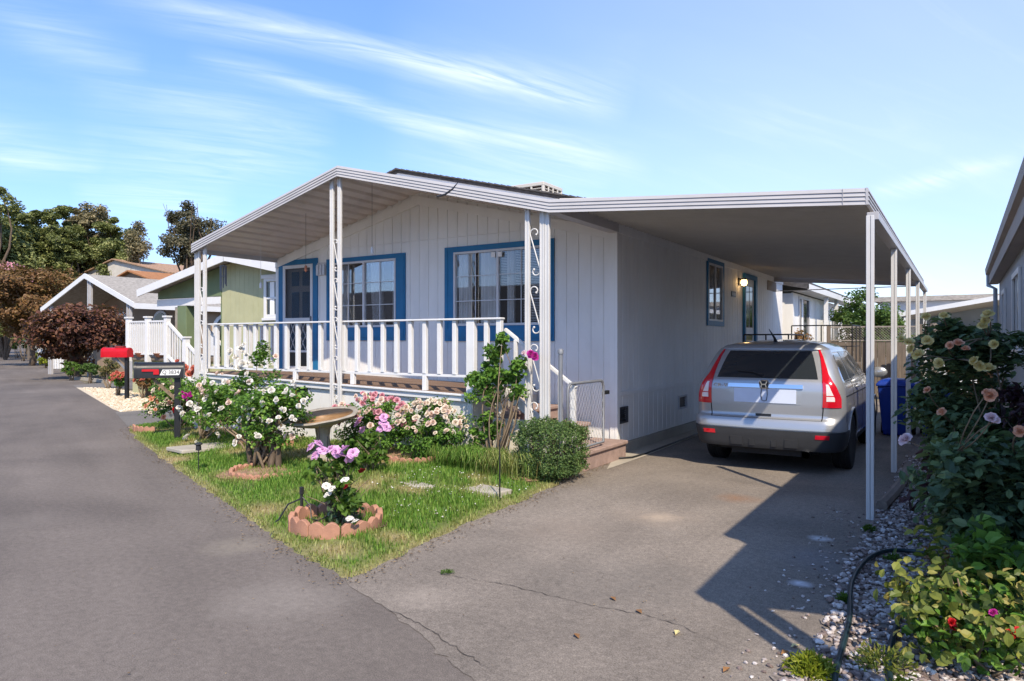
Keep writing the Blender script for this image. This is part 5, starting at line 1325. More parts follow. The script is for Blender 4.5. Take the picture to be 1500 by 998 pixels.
def flat_disc(name, cx, cy, rx, ry, mat, z=.012, n=26, kind='structure', wob=.12, label=None, cat=None):
    ph = R.uniform(0,6); zz = [float(lawn_z(cx, cy))+z]*1; vs = []
    for i in range(n):
        a = 2*PI*i/n; k = 1+wob*math.sin(3*a+ph)+wob*.6*math.sin(5*a+2*ph); x, y = cx+rx*k*math.cos(a), cy+ry*k*math.sin(a)
        vs.append((x, y, float(lawn_z(x, y))+z))
    vs.append((cx, cy, float(lawn_z(cx, cy))+z+.01)); mb = MB(); mb.add(vs, [(i, (i+1)%n, n) for i in range(n)])
    o = mb.build(name, mat, None, (cx, cy, vs[-1][2])); 
    if label: tag(o, label, cat)
    else: tag(o, kind=kind)
    return o
flat_disc('soil_patch', -4.58, 4.33, .40, .36, M['soil'])
flat_disc('soil_patch', -7.1, 5.45, .50, .36, M['dirtpatch'], .014)
flat_disc('soil_patch', -8.8, 7.0, .75, .35, M['dirtpatch'], .014)
flat_disc('soil_patch', -6.2, 7.2, .9, .35, M['dirtpatch'], .014)
flat_disc('soil_patch', -4.3, 7.2, .34, .36, M['dirtpatch'], .014)
flat_disc('soil_patch', -12.2, 7.3, .8, .35, M['dirtpatch'], .014)
def stone_(label, pts, h):
    c = sum((Vector(p) for p in pts), Vector((0,0)))/len(pts); z = float(lawn_z(c.x, c.y)); mb = MB()
    mb.prism([p for p in pts], z-.02, z+h, 'z'); o = mb.build('stepping_stone', M['concrete'], None, (c.x, c.y, z), bevel=.01); tag(o, label, 'paving stone', 'stones set in the lawn')
stone_('long pale concrete slab laid across the grass by the mailbox', [(-9.75,5.92),(-9.25,5.85),(-8.95,6.7),(-9.2,7.0),(-9.5,6.95)], .03)
stone_('small square concrete paver in the lawn before the boxwood', [(-4.47,6.05),(-4.05,6.0),(-4.0,6.28),(-4.42,6.33)], .035)
stone_('flat pale stone half buried in the middle of the lawn', [(-5.15,5.78),(-4.8,5.7),(-4.7,5.85),(-5.05,5.95)], .018)
def stake(label, x, y, h, hook=0, cat='garden stake', lean=(0,0), r=.006, cap=False):
    z = float(lawn_z(x, y)); pts = [(x, y, z-.03), (x+lean[0]*.5, y+lean[1]*.5, z+h*.5), (x+lean[0], y+lean[1], z+h)]
    mb = MB()
    if hook:
        pts += [(x+lean[0]+hook*(1-math.cos(a))*.5, y, z+h+abs(hook)*.5*math.sin(a)) for a in np.linspace(.4, PI*1.25, 8)]
    mb.tube(pts, r, 5)
    if cap: mb.lathe([(.001,0),(.035,.01),(.03,.07),(.05,.08),(.045,.095),(.001,.10)], (x+lean[0], y+lean[1], z+h-.02), 10)
    return tag(mb.build('garden_stake', M['darkmetal'], None, (x, y, z)), label, cat)
stake('thin black rod standing behind the ringed pink plant', -5.35, 4.95, .62)
stake('black rod beside the bird bath pedestal', -6.35, 5.75, .55)
stake('thin black rod carrying a small solar lantern at the lawn edge', -7.95, 5.25, .28, cap=True)
stake('slim green metal rod in front of the boxwood bush', -3.93, 5.93, .62, r=.008)
stake('thin leaning rod against the white skirting panel', -5.95, 7.42, .38, lean=(-.14,.1))
s = MB(); x, y = -4.98, 4.3; z = float(lawn_z(x,y))
s.tube([(x,y,z-.02),(x,y,z+.26)], .014, 6); s.lathe([(.001,.23),(.02,.24),(.02,.30),(.001,.31)], (x,y,z), 8)
s.tube([(x,y,z+.22),(x+.08,y+.03,z+.14),(x+.14,y-.01,z+.04),(x+.22,y,z+.03),(x+.46,y+.02,z+.16)], .006, 5); s.tube([(x,y,z+.2),(x-.06,y-.1,z+.16),(x-.11,y-.16,z+.03),(x-.13,y-.2,z+.0)], .008, 5)
tag(s.build('sprinkler_riser', M['darkmetal'], None, (x,y,z)), 'black irrigation riser with thin drip hose beside the edging ring', 'sprinkler')
# red bird ornament on a rod by the bird bath
x, y = -8.20, 7.0; z = float(lawn_z(x,y)); ob = thing('bird_ornament', 'red metal bird ornament on a thin rod behind the bird bath', 'garden ornament', (x,y,z))
MB().tube([(x,y,z),(x,y,z+.72)], .005, 5).build('rod', M['darkmetal'], ob)
s = MB(); s.lathe([(.001,-.085),(.022,-.06),(.036,-.02),(.034,.02),(.020,.06),(.001,.075)], (x+.02,y,z+.66), 12, Matrix.Rotation(-.5,3,'Y')); s.bar((x-.01,y,z+.72),(x-.045,y,z+.80),.012,.03); s.lathe([(.001,-.02),(.02,0),(.001,.03)], (x-.035,y,z+.735), 8)
s.build('bird', M['clothred'], ob, smooth=True)

# ------------------------------------------------------------------ hanging things under the awning
def chime(label, px, py_, y, ztop, zl, kind):
    p = PY(px, py_, y); t = thing('wind_chime', label, 'wind chime', (p.x, y, zl)); 
    MB().tube([(p.x,y,ztop),(p.x,y,zl+.25 if kind == 'tubes' else zl+.08)], .0035, 4).build('cord', M['darkmetal'] if kind != 'clear' else M['frame'], t)
    if kind == 'tubes':
        s = MB(); s.lathe([(.001,.26),(.07,.25),(.07,.235),(.001,.23)], (p.x,y,zl), 10); s.lathe([(.001,.02),(.055,.01),(.055,0),(.001,-.01)], (p.x,y,zl+.05), 10); s.build('disc', M['steel'], t)
        s = MB()
        for k in range(5):
            a = 2*PI*k/5; s.tube([(p.x+.055*math.cos(a),y+.055*math.sin(a),zl+.235),(p.x+.055*math.cos(a),y+.055*math.sin(a),zl-.10-.03*k)], .012, 6)
        s.build('chime_tube', M['steel'], t)
    else:
        s = MB(); s.lathe([(.001,-.05),(.025,-.02),(.022,.05),(.001,.08)], (p.x,y,zl), 8); s.build('pendant', M[{'clear':'frame','copper':'pot','pale':'frame'}[kind]], t)
chime('grey metal tube wind chime hanging left under the awning', 327, 390, 8.2, azb(PY(327,390,8.2).x)+.085, 2.80, 'tubes')
chime('pale glass pendant on a long cord before the green house window', 382, 300, 8.2, azb(PY(382,300,8.2).x)+.085, 2.62, 'clear')
chime('small copper pendant hanging before the blue front door', 448, 395, 8.2, azb(PY(448,395,8.2).x)+.085, 2.86, 'copper')
chime('small pale pendant hanging before the left front window', 545, 375, 8.2, azb(PY(545,375,8.2).x)+.085, 3.06, 'pale')

# ------------------------------------------------------------------ hose and timber by the gravel
hp = [(-.46,3.35,.03),(-.51,3.72,.035),(-.54,4.45,.035),(-.60,5.0,.04),(-.61,5.35,.045),(-.58,5.72,.05),(-.50,6.0,.05),(-.38,6.12,.05),(-.22,6.10,.06),(-.10,5.95,.07),(-.12,5.75,.05),(-.21,5.5,.04),(-.27,5.0,.04),(-.30,4.6,.04),(-.31,4.18,.04),(-.29,3.85,.04),(-.20,3.3,.04)]
def smooth_path(p, k=6):
    p = [Vector(q) for q in p]; o = []
    for i in range(len(p)-1):
        a, b, c, d = p[max(i-1,0)], p[i], p[i+1], p[min(i+2,len(p)-1)]
        for j in range(k):
            t = j/k; o.append(.5*((2*b)+(c-a)*t+(2*a-5*b+4*c-d)*t*t+(3*b-a-3*c+d)*t**3))
    o.append(p[-1]); return o
tag(MB().tube(smooth_path(hp), .016, 8).build('garden_hose', M['hose'], loc=(-.5,4.5,.03), smooth=True), 'dark garden hose looped over the gravel bed', 'hose')
tag(MB().tube(smooth_path([(-.64,7.62,.06),(-.58,8.4,.065),(-.55,9.3,.06),(-.56,10.3,.06)]), [.055]*19, 8).build('timber_edging', M['oldwood'], loc=(-.6,9,.05)), 'weathered grey log lying along the gravel beside the posts', 'log')
tag(MB().tube([(-4.02,8.9,.03),(-3.85,9.15,.025),(-3.83,9.6,.02),(-3.86,11,.02),(-3.9,14,.02)], .014, 6).build('cable', M['darkmetal'], loc=(-3.9,9.3,.02), smooth=True), 'dark hose running along the house wall on the concrete strip', 'hose')
# a few fallen leaves on the drive
lf = None
for i, (u, v) in enumerate([(1165,950),(992,930),(898,880),(936,899),(1150,960),(1064,985),(845,935)]):
    p = G(u, v); mb = MB(); a = R.uniform(0,6); c, s_ = math.cos(a)*.035, math.sin(a)*.035
    mb.add([(p.x-c,p.y-s_,.012),(p.x-s_*.5,p.y+c*.5,.024),(p.x+c,p.y+s_,.014),(p.x+s_*.5,p.y-c*.5,.022)], [(0,1,2),(0,2,3)])
    tag(mb.build('fallen_leaf', M['p_yellow'] if i in (0,1) else M['dryleaf'], loc=(p.x,p.y,.012)), 'yellow leaf lying on the driveway' if i in (0,1) else 'dry brown leaf lying on the driveway', 'leaf', 'yellow leaves fallen on the driveway' if i in (0,1) else 'brown leaves fallen on the driveway')
# ------------------------------------------------------------------ roses and shrubs in the yard
def LZ_(x, y): return float(lawn_z(x, y))
ROSE = {}
def rm(key, seed=1, rings=None):
    k = (key, seed)
    if k not in ROSE: ROSE[k] = rose_mesh('bloom', M[key], rings or ((.30,4,1.35),(.52,5,1.1),(.78,7,.8),(1.0,8,.42)), seed)
    return ROSE[k]
def canes(t, base, tops, r0=.014, r1=.004, mat='rosewood', name='stems', spread=.04, bend=.14, fork=2):
    mb = MB()
    for q in tops:
        b = Vector(base) + Vector((R.uniform(-spread,spread), R.uniform(-spread,spread), -.02)); q = Vector(q)
        limb(mb, b, q, r0, r1, bend, 5, 6)
        for k in range(fork):
            m = b.lerp(q, R.uniform(.45,.75)); limb(mb, m, m+Vector((R.uniform(-.2,.2),R.uniform(-.2,.2),R.uniform(.08,.28))), r0*.45, r1*.6, .1, 4, 3)
    return mb.build(name, M[mat], t, smooth=True)
def shrub(name, label, cat, base, cl, n_leaf, size, lmat, blooms=(), stems=8, clr=.16, per=None, stem_mat='rosewood', r0=.014, up=.35, aspect=.62, group=None, spread=.05):
    """cl: list of (centre, radii, clumps)"""
    t = thing(name, label, cat, base, group); P = []; CS = []
    tot = sum(c[2] for c in cl)
    for c, r, m in cl:
        p, cs = clumps(c, r, m, clr, n_leaf/tot); P.append(p); CS += cs
    P = np.concatenate(P); P[:,2] = np.maximum(P[:,2], base[2]+.03)
    leaves('foliage', P, size, M[lmat], t, up=up, aspect=aspect, out=np.array(base)+np.array([0,0,.1]))
    tops = [CS[i] for i in R.sample(range(len(CS)), min(stems, len(CS)))]
    canes(t, base, tops, r0=r0, mat=stem_mat, spread=spread)
    for (key, pts, s, tilt) in blooms:
        for p in pts:
            bloom(rm(key, R.randint(1,3)), t, p, s*R.uniform(.75,1.2), face=(R.uniform(-.5,.5), R.uniform(-1,-.1), R.uniform(.1,.9)))
            for _ in range(R.choice((0,1,1,2))):
                if len(pts) < 30: bloom(rm(key, R.randint(1,3)), t, Vector(p)+Vector((R.uniform(-.07,.07),R.uniform(-.03,.03),R.uniform(-.05,.05))), s*R.uniform(.45,.9), face=(R.uniform(-.8,.8), R.uniform(-1,.1), R.uniform(.0,1)))
    return t
def on_shell(c, r, n, front=True, zlo=-.2):
    o = []
    while len(o) < n:
        d = Vector((R.gauss(0,1), R.gauss(0,1), R.gauss(0,1))).normalized()
        if d.z < zlo or (front and d.dot(Vector((.45,-.85,.3))) < -.25): continue
        o.append(Vector(c) + Vector((d.x*r[0], d.y*r[1], d.z*r[2]))*R.uniform(.88,1.08))
    return o
def px(pts, Y): return [PY(u, v, Y) for u, v in pts]

# white standard rose with two gnarled trunks
b = (-7.32, 5.75, LZ_(-7.32, 5.75))
wr = shrub('white_rose_bush', 'white rose bush on gnarled bare trunks, nearest to the bird bath', 'rose bush', b,
    [((-7.35,5.8,.80),(.42,.40,.30),22), ((-7.0,5.75,.85),(.32,.34,.26),14), ((-7.75,5.85,.72),(.3,.3,.26),10), ((-7.2,5.7,.48),(.32,.3,.14),8)], 4300, .05, 'l_rose',
    [('p_white', px([(372,585),(398,572),(428,580),(438,595),(412,600),(366,612),(378,640),(352,616),(345,650),(420,572),(386,592),(405,586),(350,640),(415,630),(430,560),(372,600),(445,588),(428,612),(395,618),(388,575),(360,600),(408,612)],5.5), .042, 0), ('p_blush', px([(352,575),(336,590),(365,560),(420,640)],5.6), .045, 0)], stems=12, r0=.022, spread=.13)
mb = MB()
for x, y in ((-7.52,5.70),(-7.45,5.80),(-7.18,5.70),(-7.08,5.76)):
    limb(mb, (x,y,b[2]-.03), (x+R.uniform(-.12,.12), y+R.uniform(-.1,.1), .62), .042, .022, .10, 8, 6); limb(mb, (x,y,.40), (x+R.uniform(-.3,.3), y+R.uniform(-.2,.2), .85), .02, .008, .1, 6, 4)
mb.build('trunk', M['bark'], wr, smooth=True)
# taller cream white rose behind it with one high spray
b = (-8.55, 6.55, LZ_(-8.55,6.55))
shrub('white_rose_bush', 'white rose bush with one tall flowering spray reaching the porch rail', 'rose bush', b,
    [((-8.6,6.6,.85),(.55,.40,.38),24), ((-9.1,6.6,.75),(.45,.4,.35),16), ((-8.75,6.8,1.45),(.10,.10,.30),6), ((-8.1,6.6,.75),(.3,.3,.3),8), ((-9.4,6.5,.55),(.42,.35,.32),16)], 4600, .055, 'l_rose',
    [('p_white', px([(338,515),(352,512),(360,520),(345,525),(356,532),(350,540),(362,548),(340,535),(358,505),(366,560),(300,585),(318,575),(306,610),(290,600),(325,600),(330,560),(312,562),(340,572),(285,618),(278,592),(345,590),(366,590),(300,560)],6.3), .05, 0), ('p_blush', px([(292,565),(320,548),(335,560),(300,575),(404,522)],6.3), .05, 0)], stems=12, r0=.018, spread=.12)
# pale rose by the mailbox and the red and apricot shrub behind it
b = (-10.25, 6.85, LZ_(-10.25,6.85))
shrub('white_rose_bush', 'white rose bush standing right beside the black mailbox post', 'rose bush', b,
    [((-10.1,6.95,.72),(.50,.40,.42),24), ((-9.7,6.9,.55),(.4,.35,.3),12)], 2200, .055, 'l_rose',
    [('p_white', px([(262,598),(283,615),(268,606),(275,640),(305,628),(322,640),(290,650),(300,612),(312,595)],6.6), .05, 0), ('p_magenta', px([(272,580),(280,578),(276,583)],6.55), .055, 0)], stems=10, r0=.02)
b = (-11.9, 7.45, LZ_(-11.9,7.45))
shrub('rose_shrub', 'dense rose shrub with red and apricot blooms behind the black mailbox', 'rose bush', b,
    [((-11.9,7.45,.60),(.72,.5,.48),34), ((-11.3,7.5,.75),(.45,.4,.40),16)], 4200, .05, 'l_dark' if False else 'l_rose',
    [('p_red', px([(262,602),(266,606),(258,600),(240,540),(204,548),(210,545)],7.2), .06, 0), ('p_coral', px([(262,545),(270,540),(278,548),(268,535),(284,540),(250,545),(262,530)],7.6), .085, 0), ('p_peach', px([(232,590),(222,585),(246,575),(228,600),(240,612),(215,595),(250,592),(236,570)],7.0), .05, 0), ('p_cream', px([(238,565),(252,568),(226,572),(245,585),(220,605),(233,618),(256,582),(248,605),(262,575)],7.0), .045, 0)], stems=10)
# mounds of small pink and cream roses along the skirting
def mound(label, c, r, keys, n):
    b = (c[0], c[1], LZ_(c[0],c[1])); t = thing('flower_mound', label, 'flowering shrub', b)
    p, cs = clumps((c[0],c[1],c[2]), r, 60, .13, 150, lo=-.85); p[:,2] = np.maximum(p[:,2], b[2]+.02)
    leaves('foliage', p, .036, M['l_rose'], t, up=.35, aspect=.6, out=np.array(b))
    canes(t, b, cs[:10], r0=.012)
    for i, q in enumerate(on_shell(c, r, n, zlo=.05)):
        k = keys[0] if R.random() < .62 else keys[1]
        bloom(rm(k, R.randint(1,3)), t, q, R.uniform(.030,.054), face=(R.uniform(-.4,.6), R.uniform(-1,-.2), R.uniform(.1,.9)))
    return t
mound('mound of small bright pink roses against the white skirting', (-6.85,7.15,.50), (.75,.38,.40), ('p_pink','p_blush'), 85)
mound('mound of small cream roses at the right of the pink mound', (-5.85,7.20,.46), (.52,.36,.40), ('p_cream','p_blush'), 80)
# pink plant in the edging ring: broad leaves, big ruffled blooms
big = ((.25,5,.9),(.7,6,.45),(1.0,6,.12))
for k in ('p_orchid','p_dkred','p_white'): ROSE[(k,9)] = rose_mesh('bloom', M[k], big, 9)
b = (-4.55, 4.36, LZ_(-4.55,4.36))
t = thing('flowering_plant', 'leafy plant with big orchid pink blooms growing in the terracotta ring', 'flower', b)
p, cs = clumps((-4.62,4.4,.50),(.26,.26,.20),14,.10,26); p2, cs2 = clumps((-4.42,4.3,.28),(.16,.18,.16),9,.09,26)
leaves('foliage', np.concatenate([p,p2]), .075, M['l_bright'], t, up=.45, aspect=.62); leaves('dark_foliage', ball((-4.5,4.35,.22),(.16,.16,.18),160), .06, M['l_dark'], t)
canes(t, b, cs[:9]+cs2[:4], r0=.012, mat='rosewood', spread=.06)
for q in px([(456,655),(466,650),(472,660),(462,668),(485,658),(493,662),(500,668),(505,658),(517,664),(512,672)], 4.25): bloom(ROSE[('p_orchid',9)], t, q, .05)
for q in px([(508,713),(530,690)], 4.15): bloom(ROSE[('p_dkred',9)], t, q, .035)
for q in px([(478,712),(486,716),(505,703),(512,760),(520,764),(480,725)], 4.15): bloom(ROSE[('p_white',9)], t, q, .035)
b = (-5.85, 6.05, LZ_(-5.85,6.05))
t = thing('flowering_plant', 'leafy green stems with pink blooms between the bird bath and the pink mound', 'flower', b)
p, cs = clumps((-5.82,6.05,.42),(.26,.2,.24),13,.10,24)
leaves('foliage', p, .085, M['l_bright'], t, up=.45, aspect=.6); canes(t, b, cs[:8], r0=.01)
for q in px([(562,620),(558,628),(566,626),(524,622),(531,630),(527,615),(562,612)], 5.95): bloom(ROSE[('p_orchid',9)], t, q, .055)
# boxwood by the steps
b = (-4.08, 7.25, LZ_(-4.08,7.25)); t = thing('boxwood_bush', 'clipped rounded green boxwood bush at the driveway corner', 'bush', b)
d = rng.normal(size=(17000,3)); d /= np.linalg.norm(d,axis=1)[:,None]; d = np.sign(d)*np.abs(d)**.72; d /= np.maximum(.001, np.max(np.abs(d),axis=1))[:,None]**.35
k = rng.uniform(.5,1,17000)**.35; nn = 1 + .08*np.sin(d[:,0]*9+2)*np.sin(d[:,1]*8) + .07*np.sin(d[:,2]*11+3*d[:,0]) + .05*np.sin(d[:,0]*19+d[:,1]*17)+rng.normal(0,.035,17000)
P = np.array([b[0],b[1],.385]) + d*(k*nn)[:,None]*np.array([.375,.37,.325]); P[:,2] = np.maximum(P[:,2], b[2]+.02)
leaves('foliage', P, .026, M['l_box'], t, up=.25, aspect=.6, out=(b[0],b[1],.3)); canes(t, b, [(b[0]+R.uniform(-.25,.25),b[1]+R.uniform(-.25,.25),.5) for _ in range(10)], r0=.012)
# arching grass clump
b = (-4.95, 6.95, LZ_(-4.95,6.95)); n = 3200; a = rng.uniform(0,2*PI,n); ox = rng.normal(0,.26,n); oy = rng.normal(0,.10,n)
L = rng.uniform(.16,.34,n); ang = rng.uniform(.15,1.0,n); dx, dy = np.cos(a)*.6+.25, np.sin(a)*.5-.35
B0 = np.stack([b[0]+ox, b[1]+oy, np.full(n,b[2])],1); D = np.stack([dx,dy,np.zeros(n)],1); Z = np.array([0,0,1.0])
sd_ = np.stack([-dy,dx,np.zeros(n)],1)*.004; m1 = B0 + D*(L*.35*ang)[:,None] + Z*(L*.75)[:,None]; m2 = B0 + D*(L*.85*ang)[:,None] + Z*(L*.85)[:,None]; tp_ = B0 + D*(L*1.35*ang)[:,None] + Z*(L*.55)[:,None]
V = np.stack([B0-sd_,B0+sd_,m1+sd_,m1-sd_,m2+sd_*.8,m2-sd_*.8,tp_],1).reshape(-1,3); i = np.arange(n)*7
gme = np_mesh('grass_clump', V-np.array(b), [np.stack([i,i+1,i+2,i+3],1), np.stack([i+3,i+2,i+4,i+5],1), np.stack([i+5,i+4,i+6],1)], M['grass'], attr={'dry': np.repeat(np.clip(rng.normal(.02+.35*(ox>.16),.18,n),0,1),7)})
tag(link('grass_clump', gme, None, b), 'clump of long arching green grass left of the boxwood', 'ornamental grass')
# climbing rose on the end of the porch
b = (-4.92, 7.32, LZ_(-4.92,7.32)); t = thing('climbing_rose', 'straggly climbing rose with one deep pink bloom by the porch stairs', 'rose bush', b)
cl = [((-4.95,7.4,1.30),(.20,.12,.32),14), ((-5.15,7.4,1.05),(.22,.12,.30),12), ((-4.62,7.42,1.15),(.18,.1,.35),10), ((-5.05,7.38,.6),(.16,.1,.3),9), ((-5.3,7.35,.30),(.1,.1,.2),3), ((-4.85,7.4,1.62),(.06,.05,.12),3)]
P, cs = [], []
for c, r, m in cl:
    p, q = clumps(c, r, m, .10, 72); P.append(p); cs += q
leaves('foliage', np.concatenate(P), .058, M['l_rose'], t, up=.4, aspect=.6); canes(t, b, [cs[i] for i in R.sample(range(len(cs)),14)], r0=.014)
mb = MB(); limb(mb, (b[0]-.15,b[1],b[2]), (-4.97,7.38,.98), .032, .02, .06, 8); limb(mb, (b[0]+.02,b[1],b[2]), (-4.72,7.4,1.0), .028, .018, .1, 8); mb.build('trunk', M['bark'], t, smooth=True)
for q in px([(778,519),(784,522)], 7.36): bloom(rm('p_magenta',2), t, q, .055, face=(.3,-1,.3))
for q in px([(768,518),(735,548)], 7.36): bloom(rm('p_palepink',2), t, q, .04, face=(-.3,-1,.3))

# ------------------------------------------------------------------ bed on the right: tall roses in the shade of the next home
def tall(name, label, b, cl, n_leaf, size, lmat, blooms, stems=10, extra=None, aspect=.6):
    t = thing(name, label, 'rose bush', b); P, CS = [], []
    tot = sum(c[2] for c in cl)
    for c, r, m in cl:
        p, q = clumps(c, r, m, .15, n_leaf/tot); P.append(p); CS += q
    P = np.concatenate(P); P[:,2] = np.maximum(P[:,2], .03)
    leaves('foliage', P, size, M[lmat], t, up=.4, aspect=aspect, out=(b[0],b[1],.3), fold=.1, jit=.55)
    mb = MB()
    for q in [CS[i] for i in R.sample(range(len(CS)), min(stems,len(CS)))]: limb(mb, (b[0]+R.uniform(-.12,.12),b[1]+R.uniform(-.15,.15),0), q, .012, .004, .08, 5)
    for key, pts, s in blooms:
        for p in pts:
            p = Vector(p); q = CS[min(range(len(CS)), key=lambda i: (Vector(CS[i])-p).length)]
            limb(mb, q, p, .006, .004, .08, 4, 3)
    mb.build('stems', M['l_box'] if False else M['rosewood'], t, smooth=True)
    for key, pts, s in blooms:
        for p in pts: bloom(rm(key, R.randint(1,3)), t, p, s*R.uniform(.8,1.15), face=(R.uniform(-.5,.2), R.uniform(-1,-.4), R.uniform(.2,1.0)))
    return t
b = (.12, 6.75, .02)
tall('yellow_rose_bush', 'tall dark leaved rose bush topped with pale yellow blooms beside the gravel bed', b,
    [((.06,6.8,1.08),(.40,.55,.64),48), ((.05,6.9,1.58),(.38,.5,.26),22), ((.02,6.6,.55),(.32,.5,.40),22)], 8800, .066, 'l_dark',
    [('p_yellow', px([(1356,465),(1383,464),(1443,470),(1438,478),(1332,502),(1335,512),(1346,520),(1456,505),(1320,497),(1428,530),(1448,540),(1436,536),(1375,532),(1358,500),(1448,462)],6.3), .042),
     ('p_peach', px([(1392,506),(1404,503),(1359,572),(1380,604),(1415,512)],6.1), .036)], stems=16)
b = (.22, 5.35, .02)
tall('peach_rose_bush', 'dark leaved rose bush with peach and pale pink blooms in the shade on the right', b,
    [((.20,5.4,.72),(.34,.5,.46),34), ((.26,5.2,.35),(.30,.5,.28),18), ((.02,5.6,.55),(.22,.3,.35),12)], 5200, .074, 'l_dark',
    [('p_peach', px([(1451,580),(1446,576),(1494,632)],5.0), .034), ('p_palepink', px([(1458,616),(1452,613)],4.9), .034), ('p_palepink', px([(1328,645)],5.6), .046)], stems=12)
b = (.42, 6.35, .02); t = thing('purple_shrub', 'dark purple leaved shrub against the grey neighbouring wall', 'shrub', b)
p, cs = clumps((.42,6.3,.95),(.16,.45,.45),22,.13,30); leaves('foliage', p, .09, M['l_purple'], t, up=.3, aspect=.55); canes(t, b, cs[:12], r0=.01)
b = (-.02, 7.5, .02); p9, _ = clumps((-.02,5.9,.62),(.34,.7,.34),16,.12,14); leaves('purple_foliage', p9, .08, M['l_purple'], bpy.data.objects['peach_rose_bush'], up=.4)
t = thing('shrub', 'rust tinged leafy shrub behind the yellow rose', 'shrub', b)
p, cs = clumps((.05,7.7,.95),(.35,.4,.55),24,.16,40); leaves('foliage', p, .085, M['l_dark'], t, up=.3); p2, _ = clumps((.02,7.6,1.5),(.3,.3,.15),9,.12,26); leaves('rusty_foliage', p2, .07, M['l_rust'], t, up=.3); canes(t, b, cs[:10], r0=.012)
# sunny yellow green rose in the near corner
b = (.05, 4.25, .02)
t = tall('young_rose_bush', 'low rose bush with sunlit yellow green leaves and red buds in the near corner', b,
    [((-.02,4.25,.36),(.30,.40,.26),26), ((.16,4.15,.30),(.2,.3,.24),12), ((-.12,4.3,.18),(.24,.34,.14),10), ((-.15,4.45,.55),(.05,.05,.10),3)], 950, .05, 'l_yel',
    [('p_red', px([(1394,912),(1397,920)],4.0), .020), ('p_red', px([(1480,930),(1490,926)],4.0), .026), ('p_magenta', px([(1455,898)],4.05), .026)], stems=10, aspect=.68)
leaves('green_foliage', ball((.05,4.25,.22),(.32,.36,.20),700), .055, M['l_rose'], t, up=.45, aspect=.65)
b = (.22, 4.75, .02); t = thing('shrub', 'low green leafed shrub between the near rose and the peach rose', 'shrub', b)
p, cs = clumps((.20,4.75,.45),(.22,.32,.30),18,.12,34); leaves('foliage', p, .085, M['l_rose'], t, up=.45, aspect=.62); canes(t, b, cs[:8], r0=.009)
b = (-.06, 5.05, .02); t = thing('shrub', 'wispy rust brown weeds growing through the gravel', 'weed', b)
p, cs = clumps((-.06,5.1,.22),(.16,.35,.16),12,.09,16); leaves('foliage', p, .055, M['l_rust'], t, up=.3); canes(t, b, cs[:9], r0=.005)
def tuft(label, x, y, r, n, mat='l_lime', h=.10, cat='weed', size=.035, z=.015):
    b = (x, y, z); d = rng.normal(size=(n,3)); d[:,2] = np.abs(d[:,2]); d /= np.linalg.norm(d,axis=1)[:,None]; P = np.array(b) + d*(rng.uniform(.4,1,n)[:,None])*np.array([r,r,h])
    o = link('ground_cover_tuft', leaf_mesh('ground_cover_tuft', P, size, M[mat], b, up=.1, aspect=.3, dirs=d.copy()), None, b); return tag(o, label, cat)
tuft('bright green succulent tuft at the corner of the gravel bed', -.62, 3.70, .13, 900, h=.10)
tuft('small yellow green tuft inside the hose loop', -.33, 3.95, .16, 420, 'l_yel', .12)
tuft('small weed tuft at the foot of the first carport post', -.66, 6.75, .07, 160, 'l_bright', .05)
tuft('tiny weed growing in the drive crack', -3.05, 3.93, .055, 90, 'l_bright', .02, size=.02)
tuft('small weed in the gravel near the hose bend', -.42, 5.9, .07, 140, 'l_bright', .06)
tuft('small weed at the gravel edge inside the hose', -.62, 4.85, .05, 110, 'l_bright', .05)
tuft('trailing green weed on the gravel near corner', -.2, 3.6, .13, 400, 'l_lime', .12)

# ------------------------------------------------------------------ the next home on the right
NE = .47
Nh = thing('neighbour_home', 'grey sided home with brown eave at the right edge of the photo', 'house', (1.5, 9, 0))
NX, NY0, NY1 = .60, 4.0, 15.7
wo = [(7.3,8.5,1.55,2.45),(10.2,11.4,1.55,2.45),(13.4,14.2,1.2,2.4)]
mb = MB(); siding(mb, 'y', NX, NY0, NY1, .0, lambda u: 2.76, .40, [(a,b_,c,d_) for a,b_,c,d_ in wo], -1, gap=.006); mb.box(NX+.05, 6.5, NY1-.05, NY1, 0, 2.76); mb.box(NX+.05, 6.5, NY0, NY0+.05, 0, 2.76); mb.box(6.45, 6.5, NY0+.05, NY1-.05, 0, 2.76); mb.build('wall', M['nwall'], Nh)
mb = MB(); mb.box(NX-.012, NX-.0005, NY0, NY1, .0, .95); mb.build('skirting', M['white'], Nh)
for a, b_, c, d_ in wo:
    s = MB(); frame(s, a-.07, b_+.07, c-.08, d_+.07, .07, NX-.03, NX-.001, 'x'); s.box(NX-.06, NX-.031, a-.1, b_+.1, c-.13, c-.08); f = s.build('window', M['white'], Nh, bevel=.004)
    s = MB(); s.box(NX+.0, NX+.03, a, b_, c, d_); s.build('pane', M['darkglass'], f); s = MB(); s.box(NX-.02, NX-.002, (a+b_)/2-.02, (a+b_)/2+.02, c, d_); s.build('mullion', M['white'], f)
mb = MB(); pr = [(NE, 2.83),(NE, 2.99),(3.5, 3.75),(6.7, 3.0),(6.7, 2.83),(3.5, 3.58)]; mb.prism(pr, 3.9, NY1+.35); rf = mb.build('roof', M['shingle'], Nh)
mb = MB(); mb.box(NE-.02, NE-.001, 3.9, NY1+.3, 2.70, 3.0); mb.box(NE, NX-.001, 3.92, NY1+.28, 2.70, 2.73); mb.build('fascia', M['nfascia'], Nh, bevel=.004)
mb = MB(); mb.extr((NE-.021, 3.9, 2.87), (NE-.021, NY1+.3, 2.87), [(0,0),(.05,.02),(.06,.12),(.05,.12),(.0,.11)], (-1,0,0)); mb.build('gutter', M['nfascia'], Nh)
